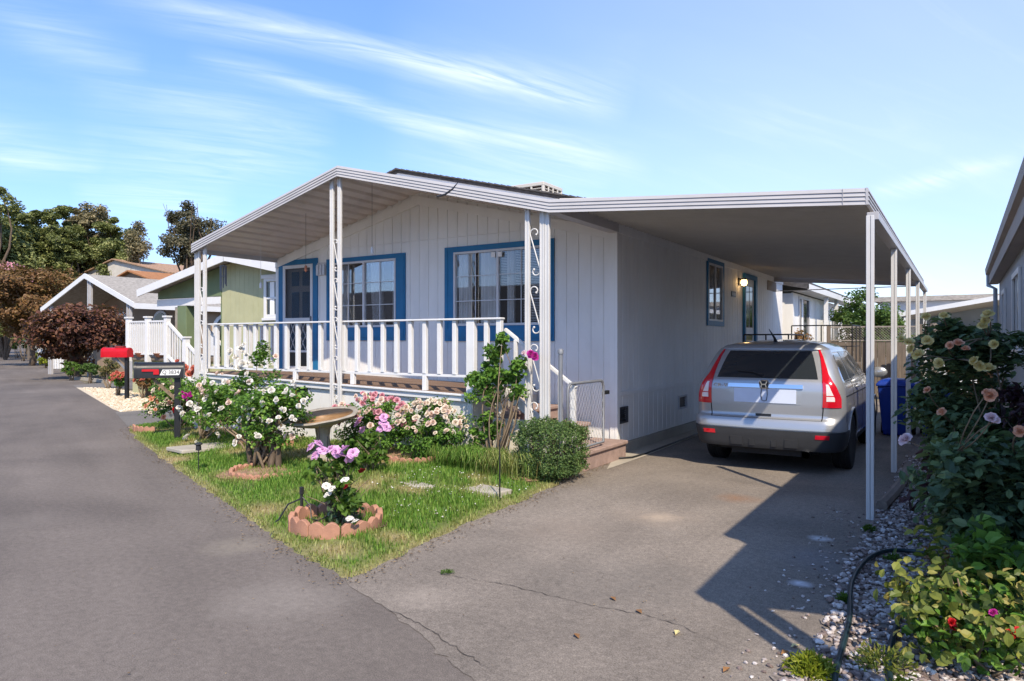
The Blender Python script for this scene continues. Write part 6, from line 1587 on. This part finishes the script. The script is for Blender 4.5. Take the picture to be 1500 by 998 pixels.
MB().tube([(NE-.03,NY1+.2,2.88),(NE-.03,NY1+.2,2.68),(NX-.06,NY1-.04,2.6),(NX-.06,NY1-.04,.2)], .035, 8).build('downspout', M['nwall'], Nh)
mb = MB(); mb.prism([(NE+.16, 2.82),(NE+.16,3.0),(3.5,3.85),(6.5,3.0),(6.5,2.82),(3.5,3.68)], 2.42, 3.89); mb.build('porch_roof', M['alu'], Nh)
for x in (.64, .86):
    mb = MB(); mb.box(x-.045, x+.045, 2.5, 2.59, 0, 2.86); mb.build('porch_post', M['white'], Nh, bevel=.004)

# ------------------------------------------------------------------ behind the carport
W2_ = thing('white_home', 'white sided home in full sun beyond the end of the carport', 'house', (-6.5, 27, 0)); bx_ = -4.02
mb = MB(); siding(mb, 'y', bx_, 21.2, 34, .2, lambda u: 3.02, .4, [(22.0,23.6,1.0,2.9),(27.5,28.7,1.4,2.5)], 1); mb.box(-9, bx_-.05, 21.2, 21.25, .2, 3.0); mb.build('wall', M['siding'], W2_)
for a, b_, c, d_ in ((22.0,23.6,1.0,2.9),(27.5,28.7,1.4,2.5)):
    s = MB(); frame(s, a-.06, b_+.06, c-.06, d_+.06, .07, bx_+.001, bx_+.03, 'x'); f = s.build('window', M['frame'], W2_); s = MB(); s.box(bx_-.03, bx_-.01, a, b_, c, d_); s.build('pane', M['darkglass'], f)
    s = MB(); s.box(bx_-.008, bx_-.002, a+.5, a+.75, c, d_); s.build('curtain', M['curtain'], f)
mb = MB(); mb.prism([(-3.55,3.08),(-3.55,3.28),(-7.6,4.1),(-11.6,3.28),(-11.6,3.08),(-7.6,3.9)], 20.9, 34.3); mb.build('roof', M['shingle'], W2_)
mb = MB(); mb.box(-3.58, -3.53, 20.9, 34.3, 3.05, 3.22); mb.box(-4.0, -3.59, 20.95, 34.2, 3.05, 3.07); mb.build('eave_trim', M['white'], W2_)
for y in (24.6, 26.8):
    mb = MB(); mb.box(-3.72, -3.60, y-.05, y+.05, 0, 3.05); mb.build('post', M['white'], W2_)
# stair landings with dark pipe rails at the side door
def pipe_rail(label, x0, x1, y0, y1, zf, zt):
    t = thing('stair_landing', label, 'landing', ((x0+x1)/2,(y0+y1)/2,0)); mb = MB(); mb.box(x0,x1,y0,y1,zf-.06,zf); mb.build('platform', M['wood'], t)
    mb = MB(); mb.box(x0+.05,x1-.05,y0+.03,y1-.03,0,zf-.061); mb.build('skirt', M['brown'], t)
    mb = MB(); pth = [(x1-.03,y1,zt),(x1-.03,y0,zt),(x0+.03,y0,zt)]
    mb.tube(pth, .018, 6); 
    for (x, y) in ((x1-.03,y1),(x1-.03,y0),((x0+x1)/2,y0),(x0+.03,y0),(x1-.03,(y0+y1)/2)): mb.tube([(x,y,zf),(x,y,zt)], .016, 6)
    mb.tube([(x1-.03,y1,zf+.45),(x1-.03,y0,zf+.45),(x0+.03,y0,zf+.45)], .012, 6); mb.build('pipe_rail', M['darkmetal'], t)
pipe_rail('dark railed landing at the blue side door behind the car roof', -4.1, -3.1, 16.0, 17.7, 1.0, 1.78)
pipe_rail('taller dark pipe railing beside the white home past the carport', -3.9, -2.35, 20.2, 21.9, 1.05, 2.05)
Fe = thing('wooden_fence', 'brown board fence with a lattice top across the end of the driveway', 'fence', (-1.9, 22.3, 0))
mb = MB()
for k in range(11):
    x = -3.2+.205*k; mb.box(x, x+.195, 22.30, 22.325, .05, 1.62+R.uniform(-.01,.01))
mb.build('board_panel', M['wood'], Fe)
mb = MB(); mb.box(-3.2,-.95,22.28,22.34,2.02,2.06); mb.box(-3.2,-.95,22.28,22.34,1.63,1.67)
k = -3.6
while k < -.9:
    for sg in (1,-1):
        xa, xb = k, k+.36*sg; lo, hi = min(xa,xb), max(xa,xb)
        if lo > -3.2 and hi < -.95: mb.bar((xa,22.30+.012*sg,1.67),(xb,22.30+.012*sg,2.02),.008,.025,up=(0,1,0))
    k += .075
mb.build('lattice', M['lattice'], Fe)
for x in (-3.24, -2.2, -.92): 
    mb = MB(); mb.box(x-.05,x+.05,22.2,22.3,0,2.1); mb.build('fence_post', M['wood'], Fe)
mb = MB()
for k in range(5): mb.box(-1.50+.14*k+.003,-1.36+.14*k,21.9,21.93,.02,1.5+.04*math.sin(k))
mb.box(-1.5,-.8,21.935,21.96,.3,.4); mb.box(-1.5,-.8,21.935,21.96,1.1,1.2)
tag(mb.build('fence_panel', M['wood'], None, (-1.15,21.9,.02)), 'loose dark wooden gate panel in front of the lattice fence', 'gate')
def tree(name, label, base, trunk_h, crown, n, leaf, lmat, r_tr, clr, m, group=None, limbs=7, cat='tree', bare=0, lo=-.6, shell=.4, up=.3, squash=.7, extra=()):
    """crown: (centre, radii); tapered trunk, limbs into the leaf clumps"""
    t = thing(name, label, cat, base, group); b = Vector(base); P, cs = clumps(crown[0], crown[1], m, clr, n/m, squash, shell, lo)
    for (c2, r2, m2) in extra:
        p2, c2s = clumps(c2, r2, m2, clr, n/m, squash, shell, lo); P = np.concatenate([P, p2]); cs += c2s
    leaves('crown', P, leaf, M[lmat], t, up=up, aspect=.6, out=np.array(crown[0])-np.array([0,0,crown[1][2]*.5]))
    mb = MB(); top = b.lerp(Vector(crown[0]), .85); fork = b + (top-b)*min(.9, trunk_h/max(.1,(top-b).length))
    pts = [b.lerp(fork, i/5) + Vector((R.uniform(-1,1),R.uniform(-1,1),0))*r_tr*.4*(i>0) for i in range(6)]
    mb.tube(pts, [r_tr*(1.25-.5*i/5) for i in range(6)], 8)
    for q in R.sample(cs, min(limbs, len(cs))): limb(mb, pts[-1 if R.random() < .6 else 3], q, r_tr*.5, r_tr*.08, .12, 6)
    for k in range(bare):
        q = Vector(crown[0]) + Vector((R.uniform(-1,1)*crown[1][0], R.uniform(-1,1)*crown[1][1], crown[1][2]*R.uniform(.3,1.15))); limb(mb, pts[-1], q, r_tr*.35, r_tr*.05, .06, 5)
    mb.build('trunk', M['bark'], t, smooth=True); return t
def spanD(u0, u1, v0, v1, d):
    a, b = PD(u0,(v0+v1)/2,d), PD(u1,(v0+v1)/2,d); c = PD((u0+u1)/2,(v0+v1)/2,d); w = (a-b).length/2; h = abs(v1-v0)*d/F_PX/2; return c, w, h
c, w_, h_ = spanD(1225,1330,424,535,23.5)
tree('leafy_tree', 'bright green leafy tree behind the lattice fence', (c.x-.1,c.y,0), 1.2, ((c.x,c.y,c.z),(w_*.95,w_,h_)), 9000, .12, 'l_tree', .10, .45, 40, limbs=10)
c, w_, h_ = spanD(1300,1336,520,590,22); b = (c.x, c.y, 0); t = thing('shrub', 'low leafy shrub below the green tree by the lattice fence', 'shrub', b)
p, cs = clumps(c, (w_*1.3,w_,h_*1.1), 16, .25, 70); p[:,2] = np.maximum(p[:,2], .03); leaves('foliage', p, .11, M['l_tree'], t); canes(t, b, cs[:8])
c, w_, h_ = spanD(1140,1182,484,512,20.5); b = (-2.9, 20.0, 0); t = thing('shrub', 'rust coloured bushy shrub behind the car roof', 'shrub', (c.x,c.y,0)); p, cs = clumps(c, (w_*1.1,w_,h_*1.2), 18, .18, 60); leaves('foliage', p, .09, M['l_rust'], t); canes(t, (c.x,c.y,0), cs[:8], spread=.1)
mb = MB(); limb(mb, (-.75,21.2,0), (-.6,21.4,2.1), .14, .10, .05, 8); tag(mb.build('tree_trunk', M['oldwood'], None, (-.75,21.2,0)), 'bare grey tree trunk standing beside the lattice fence', 'tree trunk')
# sunlit white shed wall and the low carport across the back
Bk = thing('back_carport', 'low wide brown carport roof with a white edge across the back lots', 'carport', (1.5, 27, 0))
a, b_ = PY(1332,462,27), PY(1460,437,27)
mb = MB(); mb.prism([(a.x-.3,a.z-.05),(b_.x+3,b_.z+.45),(b_.x+3,b_.z+.60),(a.x-.3,a.z+.10)], 26.9, 27.0); mb.build('fascia', M['white'], Bk)
mb = MB(); mb.prism([(a.x-.3,a.z-.04),(b_.x+3,b_.z+.46),(b_.x+3,b_.z+.54),(a.x-.3,a.z+.04)], 27.01, 41); mb.build('roof_panel', M['soffit'], Bk)
mb = MB(); mb.box(a.x-.3, b_.x+3, 40.5, 40.6, 0, 3.2); mb.build('rear_wall', M['brown'], Bk)
for x in (a.x-.1, b_.x+2): 
    mb = MB(); mb.box(x-.06,x+.06,26.95,27.07,0,a.z-.06); mb.build('post', M['white'], Bk)
Bh = thing('back_home', 'white and blue grey home under the brown carport roof at the back', 'house', (1.5, 33, 0))
p0, p1 = PY(1330,480,32), PY(1470,452,32)
mb = MB(); mb.box(p0.x-1, p1.x+4, 32.2, 32.25, 0, 1.9); mb.build('wall', M['white'], Bh); mb = MB(); mb.box(p0.x-1, p1.x+4, 32.15, 32.19, 2.2, 3.2); mb.build('upper_wall', M['nwall'], Bh)
mb = MB(); mb.box(p0.x-1, p1.x+4, 31.6, 32.2, 1.92, 2.18); mb.build('ledge', M['beige'], Bh); mb = MB(); mb.prism([(p0.x-1.2,3.21),(p1.x+4.2,3.21),(p1.x+4.2,3.4),(p0.x-1.2,3.4)], 31.9, 37); mb.build('roof', M['greyroof'], Bh)
Wf = thing('white_fence', 'sunlit low white garden wall seen between the far carport posts', 'fence', (-1.0, 24, 0)); mb = MB(); mb.box(-.75,1.2,24.0,24.1,0,1.55); mb.build('wall', M['white'], Wf); mb = MB(); mb.box(-.8,1.2,23.96,24.14,1.551,1.6); mb.build('cap', M['white'], Wf)
mb = MB(); 
for k in range(9): mb.obox((.25+R.uniform(-.3,.6), 18+R.uniform(-.2,.2), .12+.11*k), (1.0,.5,.112), Matrix.Rotation(R.uniform(-.3,.3),3,'Z'))
tag(mb.build('brick_stack', M['orangeroof'], None, (.4,18,0)), 'stack of rusty orange slabs behind the yellow roses', 'slab stack')
# home across the road (mirrored in the windows)
Op = thing('house_across_the_road', 'tan home with a brown roof on the other side of the road, mirrored in the windows', 'house', (-25,-13,0))
mb = MB(); mb.box(-36,-15,-20,-12,0,2.7); mb.build('wall', M['tan'], Op); mb = MB(); mb.prism([(-11.4,2.6),(-20.6,2.6),(-16,4.9)], -36.6, -14.4, 'x'); mb.build('roof', M['shingle'], Op)
mb = MB(); mb.box(-22.5,-20,-11.95,-11.9,.6,2.3); mb.box(-31,-29,-11.95,-11.9,1,2.2); mb.build('window', M['white'], Op)
# ------------------------------------------------------------------ green home on the left
Gh = thing('green_home', 'pale green home with white trim and a white railed porch left of the white home', 'house', (-18, 14, 0))
GY = 12.45; g_pk = -16.9; g_z = lambda x: 4.02 - .195*abs(x-g_pk)
wn = (-15.78, -15.18, 2.35, 3.22)
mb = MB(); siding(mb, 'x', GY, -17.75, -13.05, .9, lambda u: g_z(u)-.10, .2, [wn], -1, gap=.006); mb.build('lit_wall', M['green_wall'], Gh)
mb = MB(); siding(mb, 'x', GY+.02, -17.75, -13.05, .0, lambda u: .89, .3, [], -1, gap=.006); mb.build('skirting', M['green_wall'], Gh)
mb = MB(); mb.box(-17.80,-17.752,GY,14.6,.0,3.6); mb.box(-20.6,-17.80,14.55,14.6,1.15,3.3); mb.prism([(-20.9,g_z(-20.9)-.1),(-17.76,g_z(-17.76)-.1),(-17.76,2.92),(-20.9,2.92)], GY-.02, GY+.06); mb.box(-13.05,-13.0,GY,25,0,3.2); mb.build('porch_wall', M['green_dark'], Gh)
mb = MB(); mb.box(-19.3,-18.2,14.50,14.54,1.15,2.9); mb.build('dark_doorway', M['brown'], Gh)
mb = MB(); mb.prism([(-20.9,2.70),(-17.76,2.70),(-17.76,2.90),(-20.9,2.90)], GY-.05, GY-.021); mb.build('beam_trim', M['white'], Gh)
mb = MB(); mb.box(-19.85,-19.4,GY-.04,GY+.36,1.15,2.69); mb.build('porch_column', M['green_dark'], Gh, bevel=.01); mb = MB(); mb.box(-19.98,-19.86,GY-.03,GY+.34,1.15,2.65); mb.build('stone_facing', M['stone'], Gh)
for s, xe in ((-1,-21.2),(1,-12.6)):
    mb = MB(); mb.prism([(g_pk,g_z(g_pk)),(xe,g_z(xe)),(xe,g_z(xe)-.06),(g_pk,g_z(g_pk)-.06)], 11.98, 26); mb.build('roof', M['greyroof'], Gh)
    mb = MB(); mb.prism([(g_pk,g_z(g_pk)+.02),(xe,g_z(xe)+.02),(xe,g_z(xe)-.20),(g_pk,g_z(g_pk)-.20)], 11.93, 11.975); mb.build('rake_board', M['white'], Gh)
s = MB(); frame(s, wn[0]-.11, wn[1]+.11, wn[2]-.10, wn[3]+.12, .10, GY-.035, GY-.001); s.box(wn[0]-.16,wn[1]+.16,GY-.06,GY-.036,wn[2]-.16,wn[2]-.09); s.box(wn[0]-.18,wn[1]+.18,GY-.06,GY-.036,wn[3]+.10,wn[3]+.20); s.box(wn[0],wn[1],GY-.03,GY-.002,2.76,2.82); f = s.build('window', M['white'], Gh, bevel=.005)
s = MB(); s.box(wn[0],wn[1],GY-.004,GY+.0,wn[2],wn[3]); s.build('pane', M['darkglass'], f); s = MB(); s.box(wn[0]+.12,wn[0]+.3,GY-.0065,GY-.0045,wn[2],wn[3]); s.build('curtain', M['curtain'], f)
mb = MB(); mb.box(-22.0,-17.8,12.05,14.5,1.05,1.15); mb.build('porch_floor', M['wood'], Gh); mb = MB(); mb.box(-21.9,-17.85,12.2,14.5,0,1.04); mb.build('porch_skirting', M['green_wall'], Gh)
# white porch railing and stair
RY = 12.0; mb = MB(); mb.box(-21.75,-19.7,RY-.03,RY+.03,2.20,2.25); mb.box(-21.75,-19.7,RY-.025,RY+.025,1.22,1.27); mb.build('porch_rail', M['white'], Gh)
for x in (-21.75,-20.7,-19.7):
    mb = MB(); mb.box(x-.07,x+.07,RY-.07,RY+.07,1.0,2.33); mb.box(x-.10,x+.10,RY-.10,RY+.10,2.331,2.38); mb.build('rail_post', M['white'], Gh, bevel=.006)
first = None
for x in np.arange(-21.62,-19.75,.115):
    if abs(x+20.7) < .09: continue
    if first is None:
        mb = MB(); mb.box(x-.02,x+.02,RY-.02,RY+.02,1.271,2.199); first = mb.build('baluster', M['white'], Gh); fx0 = x
    else:
        q = first.copy(); C.objects.link(q); q.parent = Gh; q.location = (x-fx0,0,0); ORG[q] = ORG[Gh]
mb = MB(); mb.bar((-19.66,RY,2.18),(-17.9,RY,1.02),.07,.07); mb.bar((-19.66,RY,1.20),(-17.9,RY,.12),.07,.07); mb.bar((-19.66,RY+1.1,2.18),(-17.9,RY+1.1,1.02),.07,.07)
for k in range(13):
    x = -19.55+.125*k; zz = 1.20-(x+19.66)*.614; mb.box(x-.018,x+.018,RY-.018,RY+.018,zz+.03,zz+.95)
mb.build('stair_rail', M['white'], Gh)
for x, z in ((-18.75,1.72),(-17.9,1.15)):
    mb = MB(); mb.box(x-.07,x+.07,RY-.07,RY+.07,0,z); mb.box(x-.1,x+.1,RY-.1,RY+.1,z+.001,z+.045); mb.build('rail_post', M['white'], Gh)
for k in range(5):
    mb = MB(); mb.box(-19.66+.36*k,-19.28+.36*k,RY+.05,RY+1.05,0,1.0-.2*k); mb.build('step', M['wood'], Gh)
for i, (x, lb) in enumerate(((-21.2,'shallow clay planter on the porch floor edge, left one'),(-20.2,'shallow clay planter on the porch floor edge, right one'))):
    t = MB(); t.lathe([(.14,0),(.22,.10),(.23,.12),(.20,.12),(.001,.10)], (x,12.12,1.151), 16); tag(t.build('planter', M['pot'], None, (x,12.12,1.151)), lb, 'planter')
b = (-19.9, 11.6, 0); t = thing('cycad', 'spiky green palm like plant below the green porch', 'plant', b); mb = MB()
for k in range(46):
    a = R.uniform(0,2*PI); e = R.uniform(.25,1.35); L = R.uniform(.6,.9); d = Vector((math.cos(a)*math.cos(e),math.sin(a)*math.cos(e),math.sin(e))); sd = d.cross(Vector((0,0,1))).normalized()*.035
    p0 = Vector(b)+Vector((0,0,.35)); p1 = p0+d*L*.6; p2 = p0+d*L+Vector((0,0,-.22*math.cos(e)*L)); mb.add([p0-sd*.5,p0+sd*.5,p1+sd,p1-sd,p2], [(0,1,2,3),(3,2,4)])
mb.build('fronds', M['l_palm'], t); MB().lathe([(.12,0),(.15,.2),(.10,.38),(.001,.4)], b, 10).build('trunk', M['bark'], t)
def low_shrub(label, u0, u1, v0, v1, d, lmat, size, n, blooms=None, name='shrub'):
    c, w_, h_ = spanD(u0,u1,v0,v1,d); b = (c.x,c.y,0); t = thing(name, label, 'shrub', b); p, cs = clumps(c, (w_,w_*.7,h_), 18, w_*.3, n/18); p[:,2] = np.maximum(p[:,2], .02)
    leaves('foliage', p, size, M[lmat], t, up=.3); canes(t, b, cs[:8], r0=.02, spread=w_*.2)
    if blooms:
        for q in on_shell(c, (w_,w_*.7,h_), blooms[1], zlo=.0): bloom(rm(blooms[0],2), t, q, blooms[2])
    return t
low_shrub('red flowering low shrub beside the red mailbox post', 160,186,545,572,21,'l_rose',.10,700,('p_coral',22,.06))
low_shrub('coral flowering shrub at the foot of the green porch stairs', 196,222,545,572,20,'l_rust',.09,700,('p_coral',16,.06))
low_shrub('small light pink flowering shrub between the mailboxes', 222,250,538,566,19.5,'l_rose',.08,500,('p_coral',14,.05))
low_shrub('round rust tipped shrub on a thin stem near the red mailbox', 142,178,526,556,24,'l_spray',.08,1100)
low_shrub('low green shrub at the kerb under the dark maple', 92,118,530,552,29,'l_bright',.13,700)
low_shrub('leafy green shrub under the dark maple, right one', 116,146,532,552,27,'l_tree',.13,800)
low_shrub('lime green low shrub by the white picket fence', 56,76,522,538,42,'l_lime',.16,600)
low_shrub('small lime green shrub at the far bend', 48,58,515,526,52,'l_lime',.16,300)
low_shrub('rounded bright green hedge bush at the far end of the road', 8,40,489,516,66,'l_bright',.22,2200)
low_shrub('dark green bush at the left edge behind the road', -20,10,492,517,68,'l_oak',.25,1500)
low_shrub('dark green undergrowth at the left edge below the bronze tree', -25, 14, 455, 505, 58, 'l_oak', .22, 2200)
low_shrub('mid green undergrowth between the bronze tree trunks', 14, 52, 470, 508, 56, 'l_oak', .2, 1800)
# ------------------------------------------------------------------ tan home, further roofs
Th = thing('tan_home', 'tan home with arched windows and a pale shingle gable behind the dark maple', 'house', (-34.3, 19, 0))
TY = 17.0; tz = lambda x: 4.72-.355*abs(x+34.1); 
for s, xe in ((-1,-38.3),(1,-30.0)):
    mb = MB(); mb.prism([(-34.1,4.72),(xe,tz(xe)),(xe,tz(xe)-.08),(-34.1,4.64)], TY-.2, 31); mb.build('roof', M['greyroof'], Th)
    mb = MB(); mb.prism([(-34.1,4.75),(xe,tz(xe)+.03),(xe,tz(xe)-.2),(-34.1,4.52)], TY-.26, TY-.205); mb.build('rake_board', M['white'], Th)
mb = MB(); mb.box(-30.05,-29.98,TY-.2,31,tz(-30.0)-.24,tz(-30.0)+.0); mb.build('eave_trim', M['white'], Th)
mb = MB(); mb.prism([(-37.8,0),(-30.4,0),(-30.4,tz(-30.4)-.1),(-34.1,4.6),(-37.8,tz(-37.8)-.1)], TY+2.2, TY+2.3); mb.box(-30.45,-30.4,TY+2.3,30,0,3.1); mb.build('wall', M['tan'], Th)
for x in (-33.9,-30.6,-37.6):
    for dx in (-.1,.1):
        mb = MB(); mb.box(x+dx-.05,x+dx+.05,TY-.15,TY-.05,0,tz(x)-.1); mb.build('porch_post', M['alu'], Th)
def arch_win(parent, x, y, zb, w, h, axis='x'):
    pr = [(-w/2,0),(w/2,0),(w/2,h)] + [(w/2*math.cos(a), h+w/2*math.sin(a)) for a in np.linspace(.1,PI-.1,10)] + [(-w/2,h)]
    po = [(a*1.22, (b_*1.09-.05)) for a, b_ in pr]; s = MB(); P_ = lambda L: [((x if axis == 'x' else y)+a, zb+b_) for a, b_ in L]
    if axis == 'x': s.prism(P_(po), y-.05, y-.001); f = s.build('window', M['white'], parent); s = MB(); s.prism(P_(pr), y-.07, y-.051); s.build('pane', M['darkglass'], f)
    else: s.prism(P_(po), x+.001, x+.05, 'x'); f = s.build('window', M['white'], parent); s = MB(); s.prism(P_(pr), x+.051, x+.07, 'x'); s.build('pane', M['darkglass'], f)
arch_win(Th, -32.0, TY+2.2, .9, 1.1, 1.5); arch_win(Th, -35.3, TY+2.2, .9, 1.1, 1.5); arch_win(Th, -30.4, 21.6, .9, 1.3, 1.3, 'y')
mb = MB(); mb.box(-30.39,-30.33,20.4,22.8,.8,2.0); mb.build('sill_panel', M['white'], Th)
def far_roof(name, label, d, eave_v, pts, mat, h=0):
    q = [PD(u, v, d) for u, v in pts]; c = sum(q, Vector((0,0,0)))/len(q); t = thing(name, label, 'house', (c.x,c.y,0)); f = Vector((-S_,C_,0))
    mb = MB(); q2 = [p + f*6 + Vector((0,0,.0)) for p in q]; n = len(q); mb.add(q+q2, [tuple(range(n)), tuple(range(2*n-1,n-1,-1))] + [(i,i+n,(i+1)%n+n,(i+1)%n) for i in range(n)]); mb.build('roof', mat, t)
    xs = [p.dot(Vector((C_,S_,0))) for p in q]; r = Vector((C_,S_,0)); zb = min(p.z for p in q); mb = MB(); a = r*(min(xs)+.6)+f*(d+.6); b_ = r*(max(xs)-.6)+f*(d+5)
    cs_ = [r*(min(xs)+.6)+f*(d+.6), r*(max(xs)-.6)+f*(d+.6), r*(max(xs)-.6)+f*(d+5), r*(min(xs)+.6)+f*(d+5)]
    mb.add([Vector((p.x,p.y,0)) for p in cs_]+[Vector((p.x,p.y,zb)) for p in cs_], [(3,2,1,0),(4,5,6,7),(0,1,5,4),(1,2,6,5),(2,3,7,6),(3,0,4,7)]); mb.build('wall', M['tan'], t); return t
def gable_home(name, label, x0, x1, y0, y1, ze, zr, rmat, wmat):
    xm = (x0+x1)/2; t = thing(name, label, 'house', (xm,(y0+y1)/2,0))
    for xe in (x0, x1):
        mb = MB(); mb.prism([(xm,zr),(xe,ze),(xe,ze-.1),(xm,zr-.1)], y0, y1); mb.build('roof', M[rmat], t)
    mb = MB(); mb.prism([(x0+.4,0),(x1-.4,0),(x1-.4,ze-.05),(xm,zr-.12),(x0+.4,ze-.05)], y0+.3, y1-.3); mb.build('wall', M[wmat], t)
    return t
gable_home('orange_roof_home', 'home with a flat orange brown shingle roof beyond the tan home', -54, -42.5, 26.5, 37.0, 5.0, 6.5, 'orangeroof', 'tan')
gable_home('tile_roof_home', 'home with a pale clay tile roof furthest behind the orange roof', -82, -62, 38, 52, 8.0, 9.9, 'tileroof', 'beige')
# dark red purple maples
c, w_, h_ = spanD(46,184,438,536,30)
tree('purple_maple', 'dark purple leaved maple in front of the tan home', (c.x,c.y,0), .9, ((c.x,c.y,c.z-.05),(w_*.92,w_*.85,h_*.84)), 19000, .17, 'l_maple', .14, .62, 90, limbs=10, lo=-1.0, shell=.5, up=.45, squash=.5)
c, w_, h_ = spanD(-35,128,386,500,46)
tree('bronze_maple', 'taller bronze leaved tree at the left edge behind the purple maple', (c.x,c.y,0), 1.5, ((c.x,c.y,c.z),(w_*.95,w_*.9,h_*.9)), 22000, .22, 'l_bronze', .16, .95, 100, limbs=9, lo=-1.0, shell=.5, up=.45, squash=.55)
c, w_, h_ = spanD(-40,55,388,450,60); b = (c.x,c.y,0); t = thing('flowering_shrub_tree', 'tall pink flowering shrub behind the bronze tree', 'tree', b)
p, cs = clumps(c, (w_,w_*.8,h_), 40, .9, 120); leaves('crown', p, .24, M['p_magenta'] if False else M['l_bronze'], t); p2 = ball((c.x,c.y,c.z+.3),(w_,w_*.8,h_),900,.2); leaves('blossoms', p2, .26, M['p_pink'], t); mb = MB()
for q in cs[:8]: limb(mb, b, q, .14, .03, .1)
mb.build('trunk', M['bark'], t)
# big trees on the skyline
TG = 'tall trees behind the homes'
specs = [ # u0,u1,v0,v1,depth,mat,label
 (-75,78,292,470,70,'l_oak','broad green tree filling the skyline at the left edge',30000,.5),
 (-60,22,262,330,64,'l_oak','tall tree top cut by the left edge of the photo',5000,.36),
 (58,132,288,440,72,'l_oak','round green crown right of the leftmost skyline tree',17000,.40),
 (90,178,292,420,76,'l_euc','olive brown tree crown in the middle of the skyline',15000,.40),
 (118,214,312,455,74,'l_oak','dark green tree behind the pale gable',15000,.40),
 (0,120,302,470,84,'l_oak','green tree filling the gap between the two leftmost crowns',26000,.52),
 (-60,50,310,480,90,'l_oak','green tree standing behind the leftmost crown',16000,.6),
 (100,192,312,470,86,'l_oak','dull green tree behind the middle of the skyline',20000,.52),
 (180,224,318,400,70,'l_euc','thin lacy tree crown reaching right over the pale gable',2900,.34),
 (226,335,296,400,62,'l_pine','dark open pine with bare twigs above the green home roof',11000,.30)]
for i, (u0,u1,v0,v1,d,lm,lb,n,lf_) in enumerate(specs):
    c, w_, h_ = spanD(u0,u1,v0,v1,d); m = max(14, int(n/170))
    tree('pine_tree' if lm == 'l_pine' else 'tall_tree', lb, (c.x+(.8 if i != 5 else -3),c.y,0), c.z*.45, ((c.x,c.y,c.z),(w_,w_*.7,h_*.92)), int(n*1.6), lf_*.74, lm, .32 if n > 3000 else .10, (w_*.22 if n > 3000 else 1.0), m, TG, limbs=12 if n > 3000 else 3, bare=9 if lm == 'l_pine' else 0, lo=-.95, shell=.6, squash=.7)
# lower dark mass under the skyline trees, road end
for (u0,u1,v0,v1,d,lm,lb) in ((-60,48,440,512,72,'l_oak','dark shaded hedge at the end of the road'),(130,240,400,470,80,'l_oak','dark green tree mass behind the tan roof'),(205,330,385,450,84,'l_euc','brown green hedge trees behind the tile roof')):
    c, w_, h_ = spanD(u0,u1,v0,v1,d); tree('hedge_tree', lb, (c.x,c.y,0), c.z*.4, ((c.x,c.y,c.z),(w_,w_*.5,h_)), 12000, .45, lm, .3, w_*.2, 44, limbs=8, lo=-.95, shell=.6)
# white picket fence bits and kerb
for (u0, u1, d, lb) in ((74,92,41,'white picket fence section nearest to the maple trunk'),(56,66,52,'white picket fence section farther along the road')):
    a, b_ = PD(u0,510,d), PD(u1,512,d); t = thing('picket_fence', lb, 'fence', (a.x,a.y,0)); n = 6; mb = MB()
    for k in range(n):
        p = a.lerp(b_, k/(n-1)); q = MB(); q.box(p.x-.06,p.x+.06,p.y-.03,p.y+.03,0,1.0+.12*(k in (0,n-1))); q.build('picket', M['white'], t)
    for z in (.3,.8): mb.bar((a.x,a.y+.05,z),(b_.x,b_.y+.05,z),.03,.07)
    mb.build('rail', M['white'], t)
mb = MB(); pts = [G(108,556),G(130,558),G(160,562),G(185,560)]
for p, q in zip(pts[:-1], pts[1:]): mb.bar((p.x,p.y,.06),(q.x,q.y,.06),.14,.12)
tag(mb.build('kerb', M['concrete']), kind='structure')
p = PD(42,500,60); mb = MB(); mb.box(p.x-.08,p.x+.08,p.y-.08,p.y+.08,0,2.2); tag(mb.build('post', M['wood'], None, (p.x,p.y,0)), 'grey post at the end of the hedge by the road', 'post')
c = PD(110,520,38); t = thing('log_pile', 'dark tangled shadowy wood pile under the maple', 'log pile', (c.x,c.y,0)); mb = MB()
for k in range(6): limb(mb, (c.x+R.uniform(-1,1),c.y+R.uniform(-.5,.5),.05), (c.x+R.uniform(-1,1.2),c.y+R.uniform(-.5,.5),R.uniform(.2,.8)), .06, .04, .1)
mb.build('logs', M['bark'], t)
# far low hills so the ground does not end in a line
hv = []; hf = []
for i in range(61):
    a = PI*.15 + PI*.9*i/60; r = 620; h = 9+7*math.sin(i*.5)+5*math.sin(i*1.3+1); hv += [(r*math.cos(a), r*math.sin(a), -1), ((r+60)*math.cos(a), (r+60)*math.sin(a), h), ((r+140)*math.cos(a), (r+140)*math.sin(a), -1)]
for i in range(60): hf += [(3*i,3*i+3,3*i+4,3*i+1),(3*i+1,3*i+4,3*i+5,3*i+2)]
mb = MB(); mb.add(hv, hf); M['hillm'] = pm('hillm', (.10,.12,.10), .95, .3, .02, 0); tag(mb.build('hills', M['hillm'], smooth=True), kind='structure')
